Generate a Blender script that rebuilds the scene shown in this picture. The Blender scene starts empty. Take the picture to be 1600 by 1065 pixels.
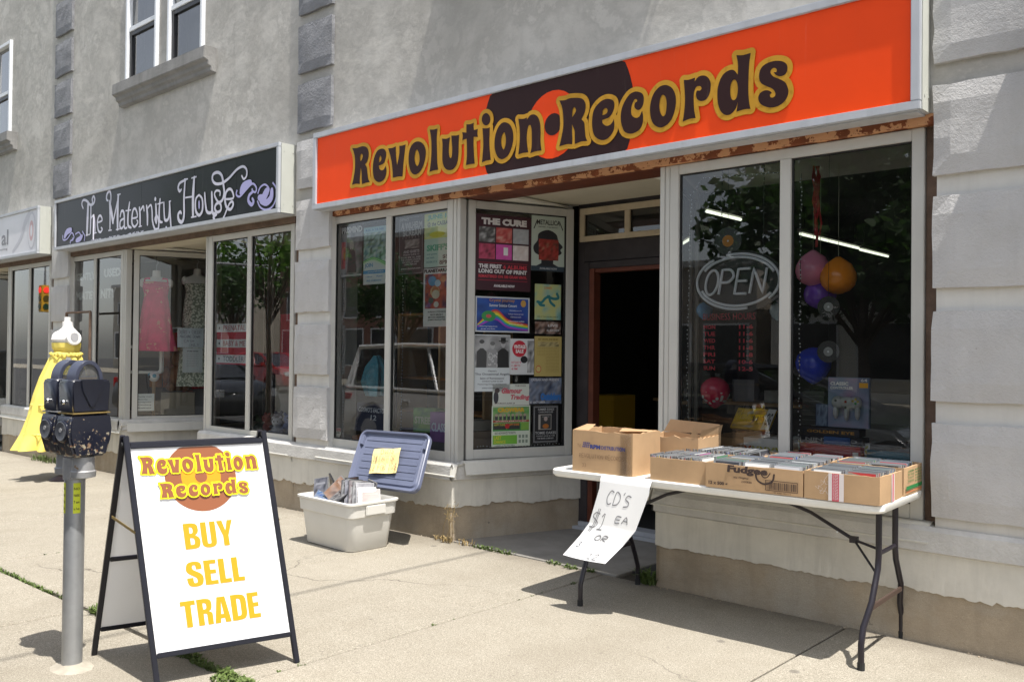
import bpy, bmesh, math, random
from mathutils import Vector, Matrix
from mathutils.geometry import tessellate_polygon
R_ = random.Random(7)
D = bpy.data
S = bpy.context.scene
COL = S.collection
rad = math.radians

# ------------------------------------------------------------------ camera, sky, sun, exposure
cam = D.cameras.new('camera'); cam.sensor_width = 36; cam.lens = 31.376; cam.clip_start = .05; cam.clip_end = 600
cob = D.objects.new('camera', cam); COL.objects.link(cob)
YAW, PIT, ROL = rad(42.0691), rad(.70935), rad(.62877)
f_ = Vector((-math.sin(YAW)*math.cos(PIT), math.cos(YAW)*math.cos(PIT), math.sin(PIT)))
r_ = Vector((math.cos(YAW), math.sin(YAW), 0)); u_ = r_.cross(f_)
r2 = math.cos(ROL)*r_ + math.sin(ROL)*u_; u2 = -math.sin(ROL)*r_ + math.cos(ROL)*u_
cob.matrix_world = Matrix(((r2.x, u2.x, -f_.x, 0), (r2.y, u2.y, -f_.y, 0), (r2.z, u2.z, -f_.z, 1.456), (0, 0, 0, 1)))
S.camera = cob
SUNV = Vector((.37, -.064, 1)).normalized()
W = D.worlds.new('World'); S.world = W; W.use_nodes = True
nt = W.node_tree; bg = nt.nodes['Background']
sky = nt.nodes.new('ShaderNodeTexSky'); sky.sky_type = 'NISHITA'; sky.sun_disc = False
sky.sun_elevation = math.asin(SUNV.z); sky.sun_rotation = math.atan2(SUNV.x, SUNV.y)
sky.dust_density = 1.6; sky.air_density = 1.0; sky.ozone_density = 1.0
hs_ = nt.nodes.new('ShaderNodeHueSaturation'); hs_.inputs['Saturation'].default_value = .42      # thin high cloud whitens the sky
nt.links.new(sky.outputs[0], hs_.inputs['Color']); nt.links.new(hs_.outputs[0], bg.inputs[0]); bg.inputs[1].default_value = .132
sun = D.lights.new('sun', 'SUN'); sun.energy = 4.25; sun.angle = rad(.53); sun.color = (1, .955, .89)
so = D.objects.new('sun', sun); COL.objects.link(so)
so.rotation_euler = SUNV.to_track_quat('Z', 'Y').to_euler()
S.view_settings.view_transform = 'Standard'; S.view_settings.look = 'None'
S.view_settings.exposure = .90; S.view_settings.gamma = 1; S.view_settings.use_curve_mapping = False
S.render.engine = 'CYCLES'
S.cycles.max_bounces = 10; S.cycles.transparent_max_bounces = 16; S.cycles.diffuse_bounces = 5

# ------------------------------------------------------------------ objects
def prop(o, label=None, cat=None, group=None, kind=None):
    if label: o['label'] = label
    if cat: o['category'] = cat
    if group: o['group'] = group
    if kind: o['kind'] = kind
    return o
def empty(name, loc=(0, 0, 0), rz=0, label=None, cat=None, group=None, parent=None):
    o = D.objects.new(name, None); COL.objects.link(o); o.location = loc; o.rotation_euler = (0, 0, rz)
    o.empty_display_size = .1
    if parent: o.parent = parent
    return prop(o, label, cat, group)
class MB:
    def __init__(s): s.v = []; s.f = []; s.m = []; s.c = []
    def add(s, vs, fs, mi=0, col=None):
        b = len(s.v); s.v += [tuple(v) for v in vs]
        for f in fs: s.f.append([b+i for i in f]); s.m.append(mi); s.c.append(col)
        return s
    def box(s, x0, x1, y0, y1, z0, z1, mi=0, col=None, M=None):
        vs = [Vector((x, y, z)) for z in (z0, z1) for y in (y0, y1) for x in (x0, x1)]
        if M: vs = [M @ v for v in vs]
        return s.add(vs, [(0, 2, 3, 1), (4, 5, 7, 6), (0, 1, 5, 4), (2, 6, 7, 3), (0, 4, 6, 2), (1, 3, 7, 5)], mi, col)
    def quad(s, a, b, c, d, mi=0, col=None): return s.add([a, b, c, d], [(0, 1, 2, 3)], mi, col)
    def tube(s, pts, r, n=8, mi=0, cap=True, col=None):
        pts = [Vector(p) for p in pts]; rs = r if isinstance(r, (list, tuple)) else [r]*len(pts)
        vs = []; fs = []; up = None
        for i, p in enumerate(pts):
            t = (pts[min(i+1, len(pts)-1)] - pts[max(i-1, 0)]).normalized()
            if up is None:
                up = Vector((0, 0, 1)) if abs(t.z) < .9 else Vector((1, 0, 0))
            a = t.cross(up).normalized(); b = a.cross(t).normalized(); up = b
            for k in range(n):
                q = 2*math.pi*k/n; vs.append(p + a*math.cos(q)*rs[i] + b*math.sin(q)*rs[i])
        for i in range(len(pts)-1):
            for k in range(n):
                k2 = (k+1) % n; fs.append((i*n+k, i*n+k2, (i+1)*n+k2, (i+1)*n+k))
        if cap: fs.append(tuple(range(n))[::-1]); fs.append(tuple(range((len(pts)-1)*n, len(pts)*n)))
        return s.add(vs, fs, mi, col)
    def lathe(s, prof, c=(0, 0, 0), n=16, mi=0, M=None, sx=1, sy=1, col=None):
        vs = []; fs = []
        for (r, z) in prof:
            for k in range(n):
                q = 2*math.pi*k/n; v = Vector((r*math.cos(q)*sx, r*math.sin(q)*sy, z))
                if M: v = M @ v
                vs.append(v + Vector(c))
        for i in range(len(prof)-1):
            for k in range(n):
                k2 = (k+1) % n; fs.append((i*n+k, i*n+k2, (i+1)*n+k2, (i+1)*n+k))
        fs.append(tuple(range(n))[::-1]); fs.append(tuple(range((len(prof)-1)*n, len(prof)*n)))
        return s.add(vs, fs, mi, col)
    def ball(s, c, rx, ry=None, rz=None, n=14, mi=0, col=None):
        ry = ry or rx; rz = rz or rx; k = n//2
        prof = [(max(1e-4, math.sin(math.pi*i/k)), -math.cos(math.pi*i/k)) for i in range(k+1)]
        return s.lathe(prof, c, n, mi, Matrix.Diagonal((rx, ry, rz)), col=col)
    def prism(s, poly, y0, y1, mi=0, M=None, col=None):   # polygon in xz, extruded along y
        n = len(poly); vs = [Vector((p[0], y, p[1])) for y in (y0, y1) for p in poly]
        if M: vs = [M @ v for v in vs]
        tr = tessellate_polygon([[Vector((p[0], p[1], 0)) for p in poly]])
        fs = [tuple(t) for t in tr] + [tuple(n+i for i in t[::-1]) for t in tr]
        fs += [(i, (i+1) % n, n+(i+1) % n, n+i) for i in range(n)]
        return s.add(vs, fs, mi, col)
    def mesh(s, name, mats, smooth=False, sharp=35, uv=False):
        me = D.meshes.new(name); me.from_pydata(s.v, [], s.f); me.update()
        for m in (mats if isinstance(mats, (list, tuple)) else [mats]): me.materials.append(m)
        me.polygons.foreach_set('material_index', s.m)
        if any(c is not None for c in s.c):
            ca = me.color_attributes.new('Col', 'FLOAT_COLOR', 'CORNER'); data = []
            for f, c in zip(s.f, s.c):
                c = c or (.5, .5, .5)
                if isinstance(c[0], (tuple, list)):
                    for q in c: data += [q[0], q[1], q[2], 1]
                else: data += [c[0], c[1], c[2], 1]*len(f)
            ca.data.foreach_set('color', data)
        if smooth:
            me.polygons.foreach_set('use_smooth', [True]*len(me.polygons))
            me.set_sharp_from_angle(angle=rad(sharp))
        return me
    def build(s, name, mats, parent=None, smooth=False, sharp=35, fixn=False, bevel=0, **k):
        me = s.mesh(name, mats, smooth, sharp)
        if fixn or bevel:
            bm = bmesh.new(); bm.from_mesh(me)
            if fixn: bmesh.ops.recalc_face_normals(bm, faces=bm.faces)
            if bevel:
                es = [e for e in bm.edges if len(e.link_faces) == 2 and e.calc_face_angle(0) > .6]
                bmesh.ops.bevel(bm, geom=es, offset=bevel, segments=2, affect='EDGES', clamp_overlap=True)
            bm.to_mesh(me); bm.free()
        o = D.objects.new(name, me); COL.objects.link(o)
        if parent: o.parent = parent
        return prop(o, **k)
def inst(name, me, parent=None, M=None, **k):
    o = D.objects.new(name, me); COL.objects.link(o)
    if parent: o.parent = parent
    if M is not None: o.matrix_local = M
    return prop(o, **k)
def bxo(name, m, x0, x1, y0, y1, z0, z1, parent=None, bevel=0, **k):
    return MB().box(x0, x1, y0, y1, z0, z1).build(name, m, parent, bevel=bevel, **k)

# ------------------------------------------------------------------ materials
def N(t, ty, **k):
    n = t.nodes.new(ty)
    for a, b in k.items(): setattr(n, a, b)
    return n
def sv(n, i, v):
    n.inputs[i].default_value = (*v, 1) if isinstance(v, tuple) and len(v) == 3 else v
def base_mat(name, col=(.5, .5, .5), rough=.7, metal=0, spec=.5):
    m = D.materials.new(name); m.use_nodes = True; t = m.node_tree; b = t.nodes['Principled BSDF']
    b.inputs['Base Color'].default_value = (*col, 1); b.inputs['Roughness'].default_value = rough
    b.inputs['Metallic'].default_value = metal; b.inputs['Specular IOR Level'].default_value = spec
    return m, t, b
def pos(t, obj=False):
    if obj: return N(t, 'ShaderNodeTexCoord').outputs['Object']
    return N(t, 'ShaderNodeNewGeometry').outputs['Position']
def noise(t, vec, scale, detail=4, rough=.55, out=0):
    n = N(t, 'ShaderNodeTexNoise'); t.links.new(vec, n.inputs['Vector'])
    n.inputs['Scale'].default_value = scale; n.inputs['Detail'].default_value = detail; n.inputs['Roughness'].default_value = rough
    return n.outputs[out]
def ramp(t, fac, stops, interp='LINEAR'):
    r = N(t, 'ShaderNodeValToRGB'); r.color_ramp.interpolation = interp; e = r.color_ramp.elements
    while len(e) < len(stops): e.new(.5)
    for q, (p, c) in zip(e, stops):
        q.position = p; q.color = (*c, 1) if isinstance(c, tuple) else (c, c, c, 1)
    t.links.new(fac, r.inputs[0]); return r.outputs[0]
def mix(t, fac, a, b, mode='MIX'):
    n = N(t, 'ShaderNodeMix', data_type='RGBA', blend_type=mode)
    for i, x in ((0, fac), (6, a), (7, b)):
        if isinstance(x, (int, float)): n.inputs[i].default_value = x
        elif isinstance(x, tuple): n.inputs[i].default_value = (*x, 1)
        else: t.links.new(x, n.inputs[i])
    return n.outputs[2]
def scalev(t, vec, s):
    n = N(t, 'ShaderNodeVectorMath', operation='MULTIPLY'); t.links.new(vec, n.inputs[0]); n.inputs[1].default_value = s
    return n.outputs[0]
def bump(t, b, h, strength, dist):
    n = N(t, 'ShaderNodeBump'); n.inputs['Strength'].default_value = strength; n.inputs['Distance'].default_value = dist
    t.links.new(h, n.inputs['Height']); t.links.new(n.outputs[0], b.inputs['Normal'])
def mul(t, c, v): return tuple(min(1, x*v) for x in c)
def varied(name, col, rough=.8, amp=.18, scale=3, bumps=((40, .3, .004),), spec=.4, metal=0, spots=None, streak=0, fine=0, obj=False, tint=None):
    m, t, b = base_mat(name, col, rough, metal, spec); p = pos(t, obj)
    c1 = mul(t, col, 1-amp); c2 = mul(t, col, 1+amp)
    c = ramp(t, noise(t, p, scale, 6, .6), [(.3, c1), (.7, c2)])
    if tint: c = mix(t, ramp(t, noise(t, p, scale*.37, 5, .6), [(.45, 0), (.62, 1)]), c, tint)
    if streak:
        s = noise(t, scalev(t, p, (9, 9, .9)), 1.3, 5, .6)
        c = mix(t, ramp(t, s, [(.5, 0), (.8, streak)]), c, mul(t, col, .45))
    if fine:
        g = noise(t, p, 260, 2, .6); c = mix(t, ramp(t, g, [(.35, 0), (.5, fine), (.65, 0)]), c, mul(t, col, .5))
    if spots:
        sc, thr, sc_col = spots
        s = noise(t, p, sc, 5, .65); c = mix(t, ramp(t, s, [(thr, 0), (thr+.02, 1)]), c, sc_col)
    t.links.new(c, b.inputs['Base Color'])
    if bumps:
        hh = None
        for sc, st, di in bumps:
            h = noise(t, p, sc, 5, .6)
            if hh is None: hh = h; S0, D0 = st, di
            else:
                n = N(t, 'ShaderNodeMath', operation='MULTIPLY_ADD'); t.links.new(h, n.inputs[0]); n.inputs[1].default_value = di/D0
                t.links.new(hh, n.inputs[2]); hh = n.outputs[0]
        bump(t, b, hh, S0, D0)
    return m
def plain(name, col, rough=.5, metal=0, spec=.5, coat=0):
    m, t, b = base_mat(name, col, rough, metal, spec)
    if coat: b.inputs['Coat Weight'].default_value = coat
    return m
def vcol(name, rough=.55, spec=.3, nz=0):
    m, t, b = base_mat(name, (.5, .5, .5), rough, 0, spec)
    a = N(t, 'ShaderNodeAttribute'); a.attribute_name = 'Col'; c = a.outputs['Color']
    if nz: c = mix(t, ramp(t, noise(t, pos(t, True), nz, 3, .6), [(.3, .12), (.7, 0)]), c, (.05, .05, .05))
    t.links.new(c, b.inputs['Base Color'])
    return m
def glassm(name, rough=.0, tint=(1, 1, 1), ior=1.52, dirt=.02, wav=.0):
    m = D.materials.new(name); m.use_nodes = True; t = m.node_tree; t.nodes.clear()
    o = N(t, 'ShaderNodeOutputMaterial'); fr = N(t, 'ShaderNodeFresnel'); fr.inputs[0].default_value = ior
    tr = N(t, 'ShaderNodeBsdfTransparent'); tr.inputs[0].default_value = (*tint, 1)
    gl = N(t, 'ShaderNodeBsdfGlossy'); gl.inputs['Roughness'].default_value = rough
    mt = N(t, 'ShaderNodeMath', operation='MULTIPLY'); mt.inputs[1].default_value = 2.3; mt.use_clamp = True
    t.links.new(fr.outputs[0], mt.inputs[0])
    mx = N(t, 'ShaderNodeMixShader'); t.links.new(mt.outputs[0], mx.inputs[0]); t.links.new(tr.outputs[0], mx.inputs[1]); t.links.new(gl.outputs[0], mx.inputs[2])
    if wav:
        bn = N(t, 'ShaderNodeBump'); bn.inputs['Strength'].default_value = 1; bn.inputs['Distance'].default_value = wav
        t.links.new(noise(t, pos(t), 1.1, 1), bn.inputs['Height']); t.links.new(bn.outputs[0], gl.inputs['Normal'])
    last = mx.outputs[0]
    if dirt:
        df = N(t, 'ShaderNodeBsdfDiffuse'); df.inputs[0].default_value = (.6, .6, .58, 1)
        m2 = N(t, 'ShaderNodeMixShader'); t.links.new(last, m2.inputs[1]); t.links.new(df.outputs[0], m2.inputs[2])
        t.links.new(ramp(t, noise(t, pos(t), 3.5, 6, .7), [(.4, dirt*.4), (.75, dirt*2)]), m2.inputs[0]); last = m2.outputs[0]
    t.links.new(last, o.inputs[0]); return m
def emis(name, col, st):
    m = D.materials.new(name); m.use_nodes = True; t = m.node_tree; b = t.nodes['Principled BSDF']
    b.inputs['Base Color'].default_value = (*col, 1); b.inputs['Emission Color'].default_value = (*col, 1); b.inputs['Emission Strength'].default_value = st
    return m

def stucco():
    m, t, b = base_mat('grey_stucco', (.3, .3, .3), .92, 0, .3); p = pos(t)
    w_ = N(t, 'ShaderNodeVectorMath', operation='MULTIPLY_ADD'); nz_ = N(t, 'ShaderNodeTexNoise'); t.links.new(p, nz_.inputs['Vector']); nz_.inputs['Scale'].default_value = 1.1; nz_.inputs['Detail'].default_value = 3
    t.links.new(nz_.outputs['Color'], w_.inputs[0]); w_.inputs[1].default_value = (.3, .3, .3); t.links.new(p, w_.inputs[2]); q = w_.outputs[0]
    c = ramp(t, noise(t, q, .8, 7, .62), [(.32, (.39, .372, .335)), (.5, (.495, .473, .43)), (.68, (.58, .557, .51))])
    c = mix(t, ramp(t, noise(t, q, 3.1, 8, .7), [(.42, 0), (.55, .5), (.60, 0)]), c, (.33, .315, .285))
    c = mix(t, ramp(t, noise(t, scalev(t, q, (5, 5, .7)), 1.2, 5, .6), [(.55, 0), (.8, .4)]), c, (.33, .316, .286))
    c = mix(t, ramp(t, noise(t, p, 42, 3, .6), [(.6, 0), (.75, .25)]), c, (.3, .29, .27))
    t.links.new(c, b.inputs['Base Color'])
    h1 = noise(t, q, 1.7, 5, .55); h2 = noise(t, p, 120, 3, .6); a = N(t, 'ShaderNodeMath', operation='MULTIPLY_ADD'); t.links.new(h2, a.inputs[0]); a.inputs[1].default_value = .05; t.links.new(h1, a.inputs[2])
    bump(t, b, a.outputs[0], .42, .05); return m
M_stucco = stucco()
M_quoin_dark = varied('blue_grey_paint', (.225, .228, .24), .9, .16, 6, ((48, .7, .016), (150, .6, .009)))
M_quoin = varied('pale_grey_paint', (.505, .495, .485), .88, .07, 4, ((60, .6, .010), (160, .5, .006)), spots=(9, .70, (.38, .36, .34)), streak=.18)
M_joint = varied('pale_joint_paint', (.60, .585, .545), .85, .08, 3, ((30, .3, .004),), streak=.25)
M_ledge = varied('ledge_grey_paint', (.54, .53, .505), .88, .12, 6, ((60, .6, .010),), streak=.2)
M_render = varied('chalky_white_render', (.60, .575, .51), .9, .12, 3, ((20, .4, .008), (90, .3, .003)), streak=.35)
M_base = varied('brown_concrete', (.42, .345, .25), .93, .22, 4, ((30, .5, .012), (140, .4, .004)), spots=(16, .7, (.15, .13, .11)), tint=(.47, .42, .34), streak=.35, fine=.5)
M_alu = varied('brushed_window_frame', (.52, .51, .47), .5, .05, 2, ((12, .08, .002),), streak=.12)
M_sill = varied('sill_flashing', (.60, .585, .53), .45, .05, 3, ((8, .1, .003),), streak=.2)
M_signmetal = varied('sign_frame_metal', (.48, .50, .53), .5, .08, 3, ((9, .1, .003),), streak=.3)
M_signend = varied('sign_end_panel', (.50, .51, .46), .55, .05, 4, ((60, .1, .002),), streak=.25)
M_wood = varied('peeling_brown_fascia', (.19, .055, .02), .8, .4, 6, ((50, .6, .01),), spots=(9, .52, (.58, .30, .15)))
M_woodgrey = varied('weathered_brown_fascia', (.13, .085, .06), .85, .3, 8, ((50, .5, .01),), spots=(40, .7, (.25, .18, .13)))
M_soffit = varied('recess_ceiling_paint', (.58, .54, .43), .85, .08, 2, ((20, .2, .004),))
M_dark = varied('dark_door_paint', (.035, .030, .032), .6, .3, 6, ((30, .2, .003),))
M_redwood = varied('red_brown_jamb', (.12, .034, .018), .55, .2, 8, ((30, .2, .003),))
M_beige = varied('beige_transom_paint', (.52, .44, .31), .6, .1, 8, ((30, .2, .003),), streak=.2)
M_white = varied('white_window_paint', (.74, .76, .78), .5, .04, 4, ((30, .1, .002),))
M_glass = glassm('shop_glass', tint=(.93, .955, .94), dirt=.006, wav=.0006)
M_glass2 = glassm('upper_glass', tint=(.55, .58, .62), dirt=.03, wav=.002)
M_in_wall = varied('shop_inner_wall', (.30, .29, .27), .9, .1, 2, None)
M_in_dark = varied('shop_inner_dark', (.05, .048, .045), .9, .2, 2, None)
M_in_ceil = varied('display_ceiling', (.78, .77, .70), .9, .1, 2, None)
M_in_floor = varied('display_floor', (.28, .25, .20), .8, .15, 3, None)
M_black = plain('black_plastic', (.015, .015, .017), .4)
M_rubber = plain('black_rubber', (.02, .02, .02), .85)
M_print = vcol('printed_paper', .5, .35)
M_card_v = vcol('printed_card', .75, .2, 30)

# ------------------------------------------------------------------ drawing on flat things
class Fr:
    def __init__(s, o, u, v, n=None):
        s.o = Vector(o); s.u = Vector(u).normalized(); s.v = Vector(v).normalized()
        s.n = Vector(n).normalized() if n else s.u.cross(s.v).normalized()
    def p(s, a, b, off=0): return s.o + s.u*a + s.v*b + s.n*off
    def sub(s, a, b, off=0, rot=0):
        c, q = math.cos(rot), math.sin(rot)
        return Fr(s.p(a, b, off), s.u*c + s.v*q, s.v*c - s.u*q, s.n)
def parse(st, dx=0, dy=0):
    out = []
    for tok in st.split():
        c = tok.endswith('c'); a, b = tok.rstrip('c').split(','); out.append((float(a)/1000+dx, float(b)/1000+dy, c))
    return out
def smooth(pts, closed=True, n=4):
    P = [Vector((p[0], p[1])) for p in pts]; C = [len(p) > 2 and p[2] for p in pts]; k = len(P); out = []
    for i in range(k if closed else k-1):
        a, b = P[i], P[(i+1) % k]; j, l = (i-1) % k, (i+2) % k
        pa = P[j] if (closed or i > 0) else a; pb = P[l] if (closed or i < k-2) else b
        ta = (b-a) if C[i] else (b-pa)*.5; tb = (b-a) if C[(i+1) % k] else (pb-a)*.5
        for q in range(n):
            t = q/n; out.append(a*(2*t**3-3*t*t+1) + ta*(t**3-2*t*t+t) + b*(3*t*t-2*t**3) + tb*(t**3-t*t))
    if not closed: out.append(P[-1])
    return out
def fill(mb, fr, loops, off, mi=0, col=None):
    allp = [p for l in loops for p in l]
    tr = tessellate_polygon([[Vector((p[0], p[1], 0)) for p in l] for l in loops])
    mb.add([fr.p(p[0], p[1], off) for p in allp], [tuple(t) for t in tr], mi, col)
def ribbon(mb, fr, pts, w, off, closed=False, mi=0, col=None, inc=3e-6, caps=True):
    P = [Vector(p[:2]) for p in pts]; k = len(P); vs = []; fs = []
    ws = w if isinstance(w, list) else [w]*k
    for i in range(k):
        a = P[(i-1) % k] if (closed or i > 0) else P[i]; b = P[(i+1) % k] if (closed or i < k-1) else P[i]
        t = b-a
        t = t.normalized() if t.length > 1e-9 else Vector((1, 0))
        n = Vector((-t.y, t.x))*ws[i]/2
        vs += [fr.p(P[i].x+n.x, P[i].y+n.y, off+i*inc), fr.p(P[i].x-n.x, P[i].y-n.y, off+i*inc)]
    for i in range(k if closed else k-1):
        j = (i+1) % k; fs.append((2*i, 2*i+1, 2*j+1, 2*j))
    mb.add(vs, fs, mi, col)
    if caps and not closed:
        for e, sg, o2 in ((0, -1, off-inc), (k-1, 1, off+k*inc)):
            ell(mb, fr, P[e].x, P[e].y, ws[e]/2, ws[e]/2, o2-2e-5*(1 if e == 0 else -1), mi, col, 8)
def ell(mb, fr, cx, cy, rx, ry, off, mi=0, col=None, n=28):
    mb.add([fr.p(cx+rx*math.cos(2*math.pi*i/n), cy+ry*math.sin(2*math.pi*i/n), off) for i in range(n)], [tuple(range(n))], mi, col)
def rect(mb, fr, x0, y0, x1, y1, off, mi=0, col=None):
    mb.quad(fr.p(x0, y0, off), fr.p(x1, y0, off), fr.p(x1, y1, off), fr.p(x0, y1, off), mi, col)
def blurpic(mb, fr, x0, y0, x1, y1, off, pal, nx=10, ny=10, seed=1, sc=2.2, mi=0, con=1.6):
    from mathutils import noise as nz
    g = []
    for j in range(ny+1):
        for i in range(nx+1):
            v = nz.noise(Vector((i/nx*sc*3+seed*7.3, j/ny*sc*3, seed*3.1)))*.5*con+.5
            v2 = nz.noise(Vector((i/nx*sc*5, j/ny*sc*5+seed*5.1, seed*9.7)))*.3
            q = max(0, min(.999, v+v2))*(len(pal)-1); a, b = pal[int(q)], pal[int(q)+1]; t = q-int(q)
            g.append(tuple(a[c]*(1-t)+b[c]*t for c in range(3)))
    for j in range(ny):
        for i in range(nx):
            X = [x0+(x1-x0)*(i+d)/nx for d in (0, 1)]; Y = [y0+(y1-y0)*(j+d)/ny for d in (0, 1)]
            mb.add([fr.p(X[0], Y[0], off), fr.p(X[1], Y[0], off), fr.p(X[1], Y[1], off), fr.p(X[0], Y[1], off)], [(0, 1, 2, 3)], mi,
                   (g[j*(nx+1)+i], g[j*(nx+1)+i+1], g[(j+1)*(nx+1)+i+1], g[(j+1)*(nx+1)+i]))
_tc = {}
def text_mesh(s, bold=0):
    key = (s, bold)
    if key not in _tc:
        cu = D.curves.new('text', 'FONT'); cu.body = s; cu.size = 1; cu.resolution_u = 2; cu.offset = bold; cu.fill_mode = 'FRONT'
        o = D.objects.new('text', cu); me = D.meshes.new_from_object(o)
        vs = [tuple(v.co) for v in me.vertices]; fs = [tuple(p.vertices) for p in me.polygons]
        D.objects.remove(o); D.curves.remove(cu); D.meshes.remove(me)
        if vs: bb = (min(v[0] for v in vs), max(v[0] for v in vs), min(v[1] for v in vs), max(v[1] for v in vs))
        else: bb = (0, 1, 0, 1)
        _tc[key] = (vs, fs, bb)
    return _tc[key]
def text(mb, fr, s, x0, y0, x1, y1, off, mi=0, col=None, bold=.02, shear=0, keep=False, cap=None):
    """lettering fitted into the rectangle x0..x1, y0..y1"""
    vs, fs, bb = text_mesh(s, bold)
    kx = (x1-x0)/(bb[1]-bb[0]); ky = (y1-y0)/(bb[3]-bb[2])
    if keep: kx = min(kx, ky*1.05); x0 = (x0+x1)/2 - kx*(bb[1]-bb[0])/2
    mb.add([fr.p(x0+(v[0]-bb[0])*kx+(v[1]-bb[2])*ky*shear, y0+(v[1]-bb[2])*ky, off) for v in vs], fs, mi, col)
def glyph_contours(g, dx=0, dy=0, n=4):
    return smooth(parse(g[1], dx, dy), True, n), [smooth(parse(h, dx, dy), True, n) for h in g[2]]
def groovy(mb, fr, word, T, ring, off, mi_fill, mi_ring, n=4, colf=None, colr=None):
    """word: iterable of glyph keys; T maps (x,y) of the source lettering to panel coordinates"""
    k = 0
    for g in GROOVY:
        if g[0] not in word: continue
        o, hs = glyph_contours(g, n=n)
        o = [Vector(T(p)) for p in o]; hs = [[Vector(T(p)) for p in h] for h in hs]
        if ring:
            fill(mb, fr, [o], off+k*2e-5, mi_ring, colr)
            P = o; ribbon(mb, fr, P, ring*2, off+3e-4+k*8e-5, True, mi_ring, colr, inc=4e-7)
            for i in range(0, len(P), 2): ell(mb, fr, P[i].x, P[i].y, ring, ring, off+1.6e-3+k*8e-5+i*4e-7, mi_ring, colr, 12)
        fill(mb, fr, [o]+hs, off+(.0035 if ring else 0)+k*1e-5, mi_fill, colf); k += 1
IMPACT = {
 'B': ([(0,0,1),(0,1,1),(.3,1,0),(.46,.93,0),(.5,.78,0),(.48,.62,0),(.38,.52,1),(.5,.43,0),(.54,.27,0),(.49,.07,0),(.33,0,0)], [[(.2,.16,1),(.2,.43,1),(.3,.41,0),(.335,.35,0),(.335,.22,0),(.3,.17,0)],[(.2,.6,1),(.2,.85,1),(.28,.83,0),(.31,.77,0),(.31,.67,0),(.28,.61,0)]]),
 'U': ([(0,1,1),(.2,1,1),(.2,.22,0),(.215,.16,0),(.26,.14,0),(.305,.16,0),(.32,.22,0),(.32,1,1),(.52,1,1),(.52,.25,0),(.46,.05,0),(.26,-.01,0),(.06,.05,0),(0,.25,0)], []),
 'Y': ([(0,1,1),(.2,1,1),(.29,.6,1),(.38,1,1),(.57,1,1),(.385,.4,1),(.385,0,1),(.185,0,1),(.185,.4,1)], []),
 'S': ([(.5,.68,1),(.31,.68,1),(.31,.77,0),(.3,.84,0),(.26,.86,0),(.21,.84,0),(.2,.76,0),(.24,.66,0),(.42,.53,0),(.51,.4,0),(.52,.22,0),(.46,.05,0),(.26,-.01,0),(.06,.05,0),(0,.25,0),(0,.36,1),(.2,.36,1),(.2,.22,0),(.22,.15,0),(.26,.14,0),(.31,.16,0),(.32,.26,0),(.28,.36,0),(.1,.5,0),(.01,.62,0),(0,.77,0),(.06,.95,0),(.26,1.01,0),(.45,.95,0),(.5,.8,0)], []),
 'E': ([(0,0,1),(0,1,1),(.4,1,1),(.4,.84,1),(.2,.84,1),(.2,.6,1),(.38,.6,1),(.38,.44,1),(.2,.44,1),(.2,.16,1),(.42,.16,1),(.42,0,1)], []),
 'L': ([(0,0,1),(0,1,1),(.2,1,1),(.2,.17,1),(.39,.17,1),(.39,0,1)], []),
 'T': ([(0,1,1),(.5,1,1),(.5,.83,1),(.35,.83,1),(.35,0,1),(.15,0,1),(.15,.83,1),(0,.83,1)], []),
 'R': ([(0,0,1),(0,1,1),(.3,1,0),(.46,.93,0),(.5,.76,0),(.47,.58,0),(.38,.51,1),(.48,.45,0),(.5,.36,0),(.5,0,1),(.31,0,1),(.31,.36,0),(.29,.42,0),(.2,.44,1),(.2,0,1)], [[(.2,.6,1),(.2,.84,1),(.28,.83,0),(.31,.77,0),(.31,.67,0),(.28,.61,0)]]),
 'A': ([(0,0,1),(.14,1,1),(.42,1,1),(.56,0,1),(.36,0,1),(.345,.17,1),(.215,.17,1),(.2,0,1)], [[(.235,.33,1),(.28,.82,1),(.325,.33,1)]]),
 'D': ([(0,0,1),(0,1,1),(.25,1,0),(.44,.95,0),(.52,.8,0),(.53,.5,0),(.52,.2,0),(.44,.05,0),(.25,0,0)], [[(.2,.16,1),(.2,.84,1),(.29,.82,0),(.325,.74,0),(.33,.5,0),(.325,.26,0),(.29,.18,0)]])}
def impact(mb, fr, s, x0, y0, x1, y1, off, mi):
    gap = .05; wd = [max(p[0] for p in IMPACT[c][0]) for c in s]; tot = sum(wd)+gap*(len(s)-1); k = (x1-x0)/tot; h = y1-y0; x = x0
    for c, w in zip(s, wd):
        o, hs = IMPACT[c]; f = lambda L: [(x+p.x*k, y0+p.y*h) for p in smooth(L, True, 3)]
        fill(mb, fr, [f(o)]+[f(q) for q in hs], off, mi); x += (w+gap)*k
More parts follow.
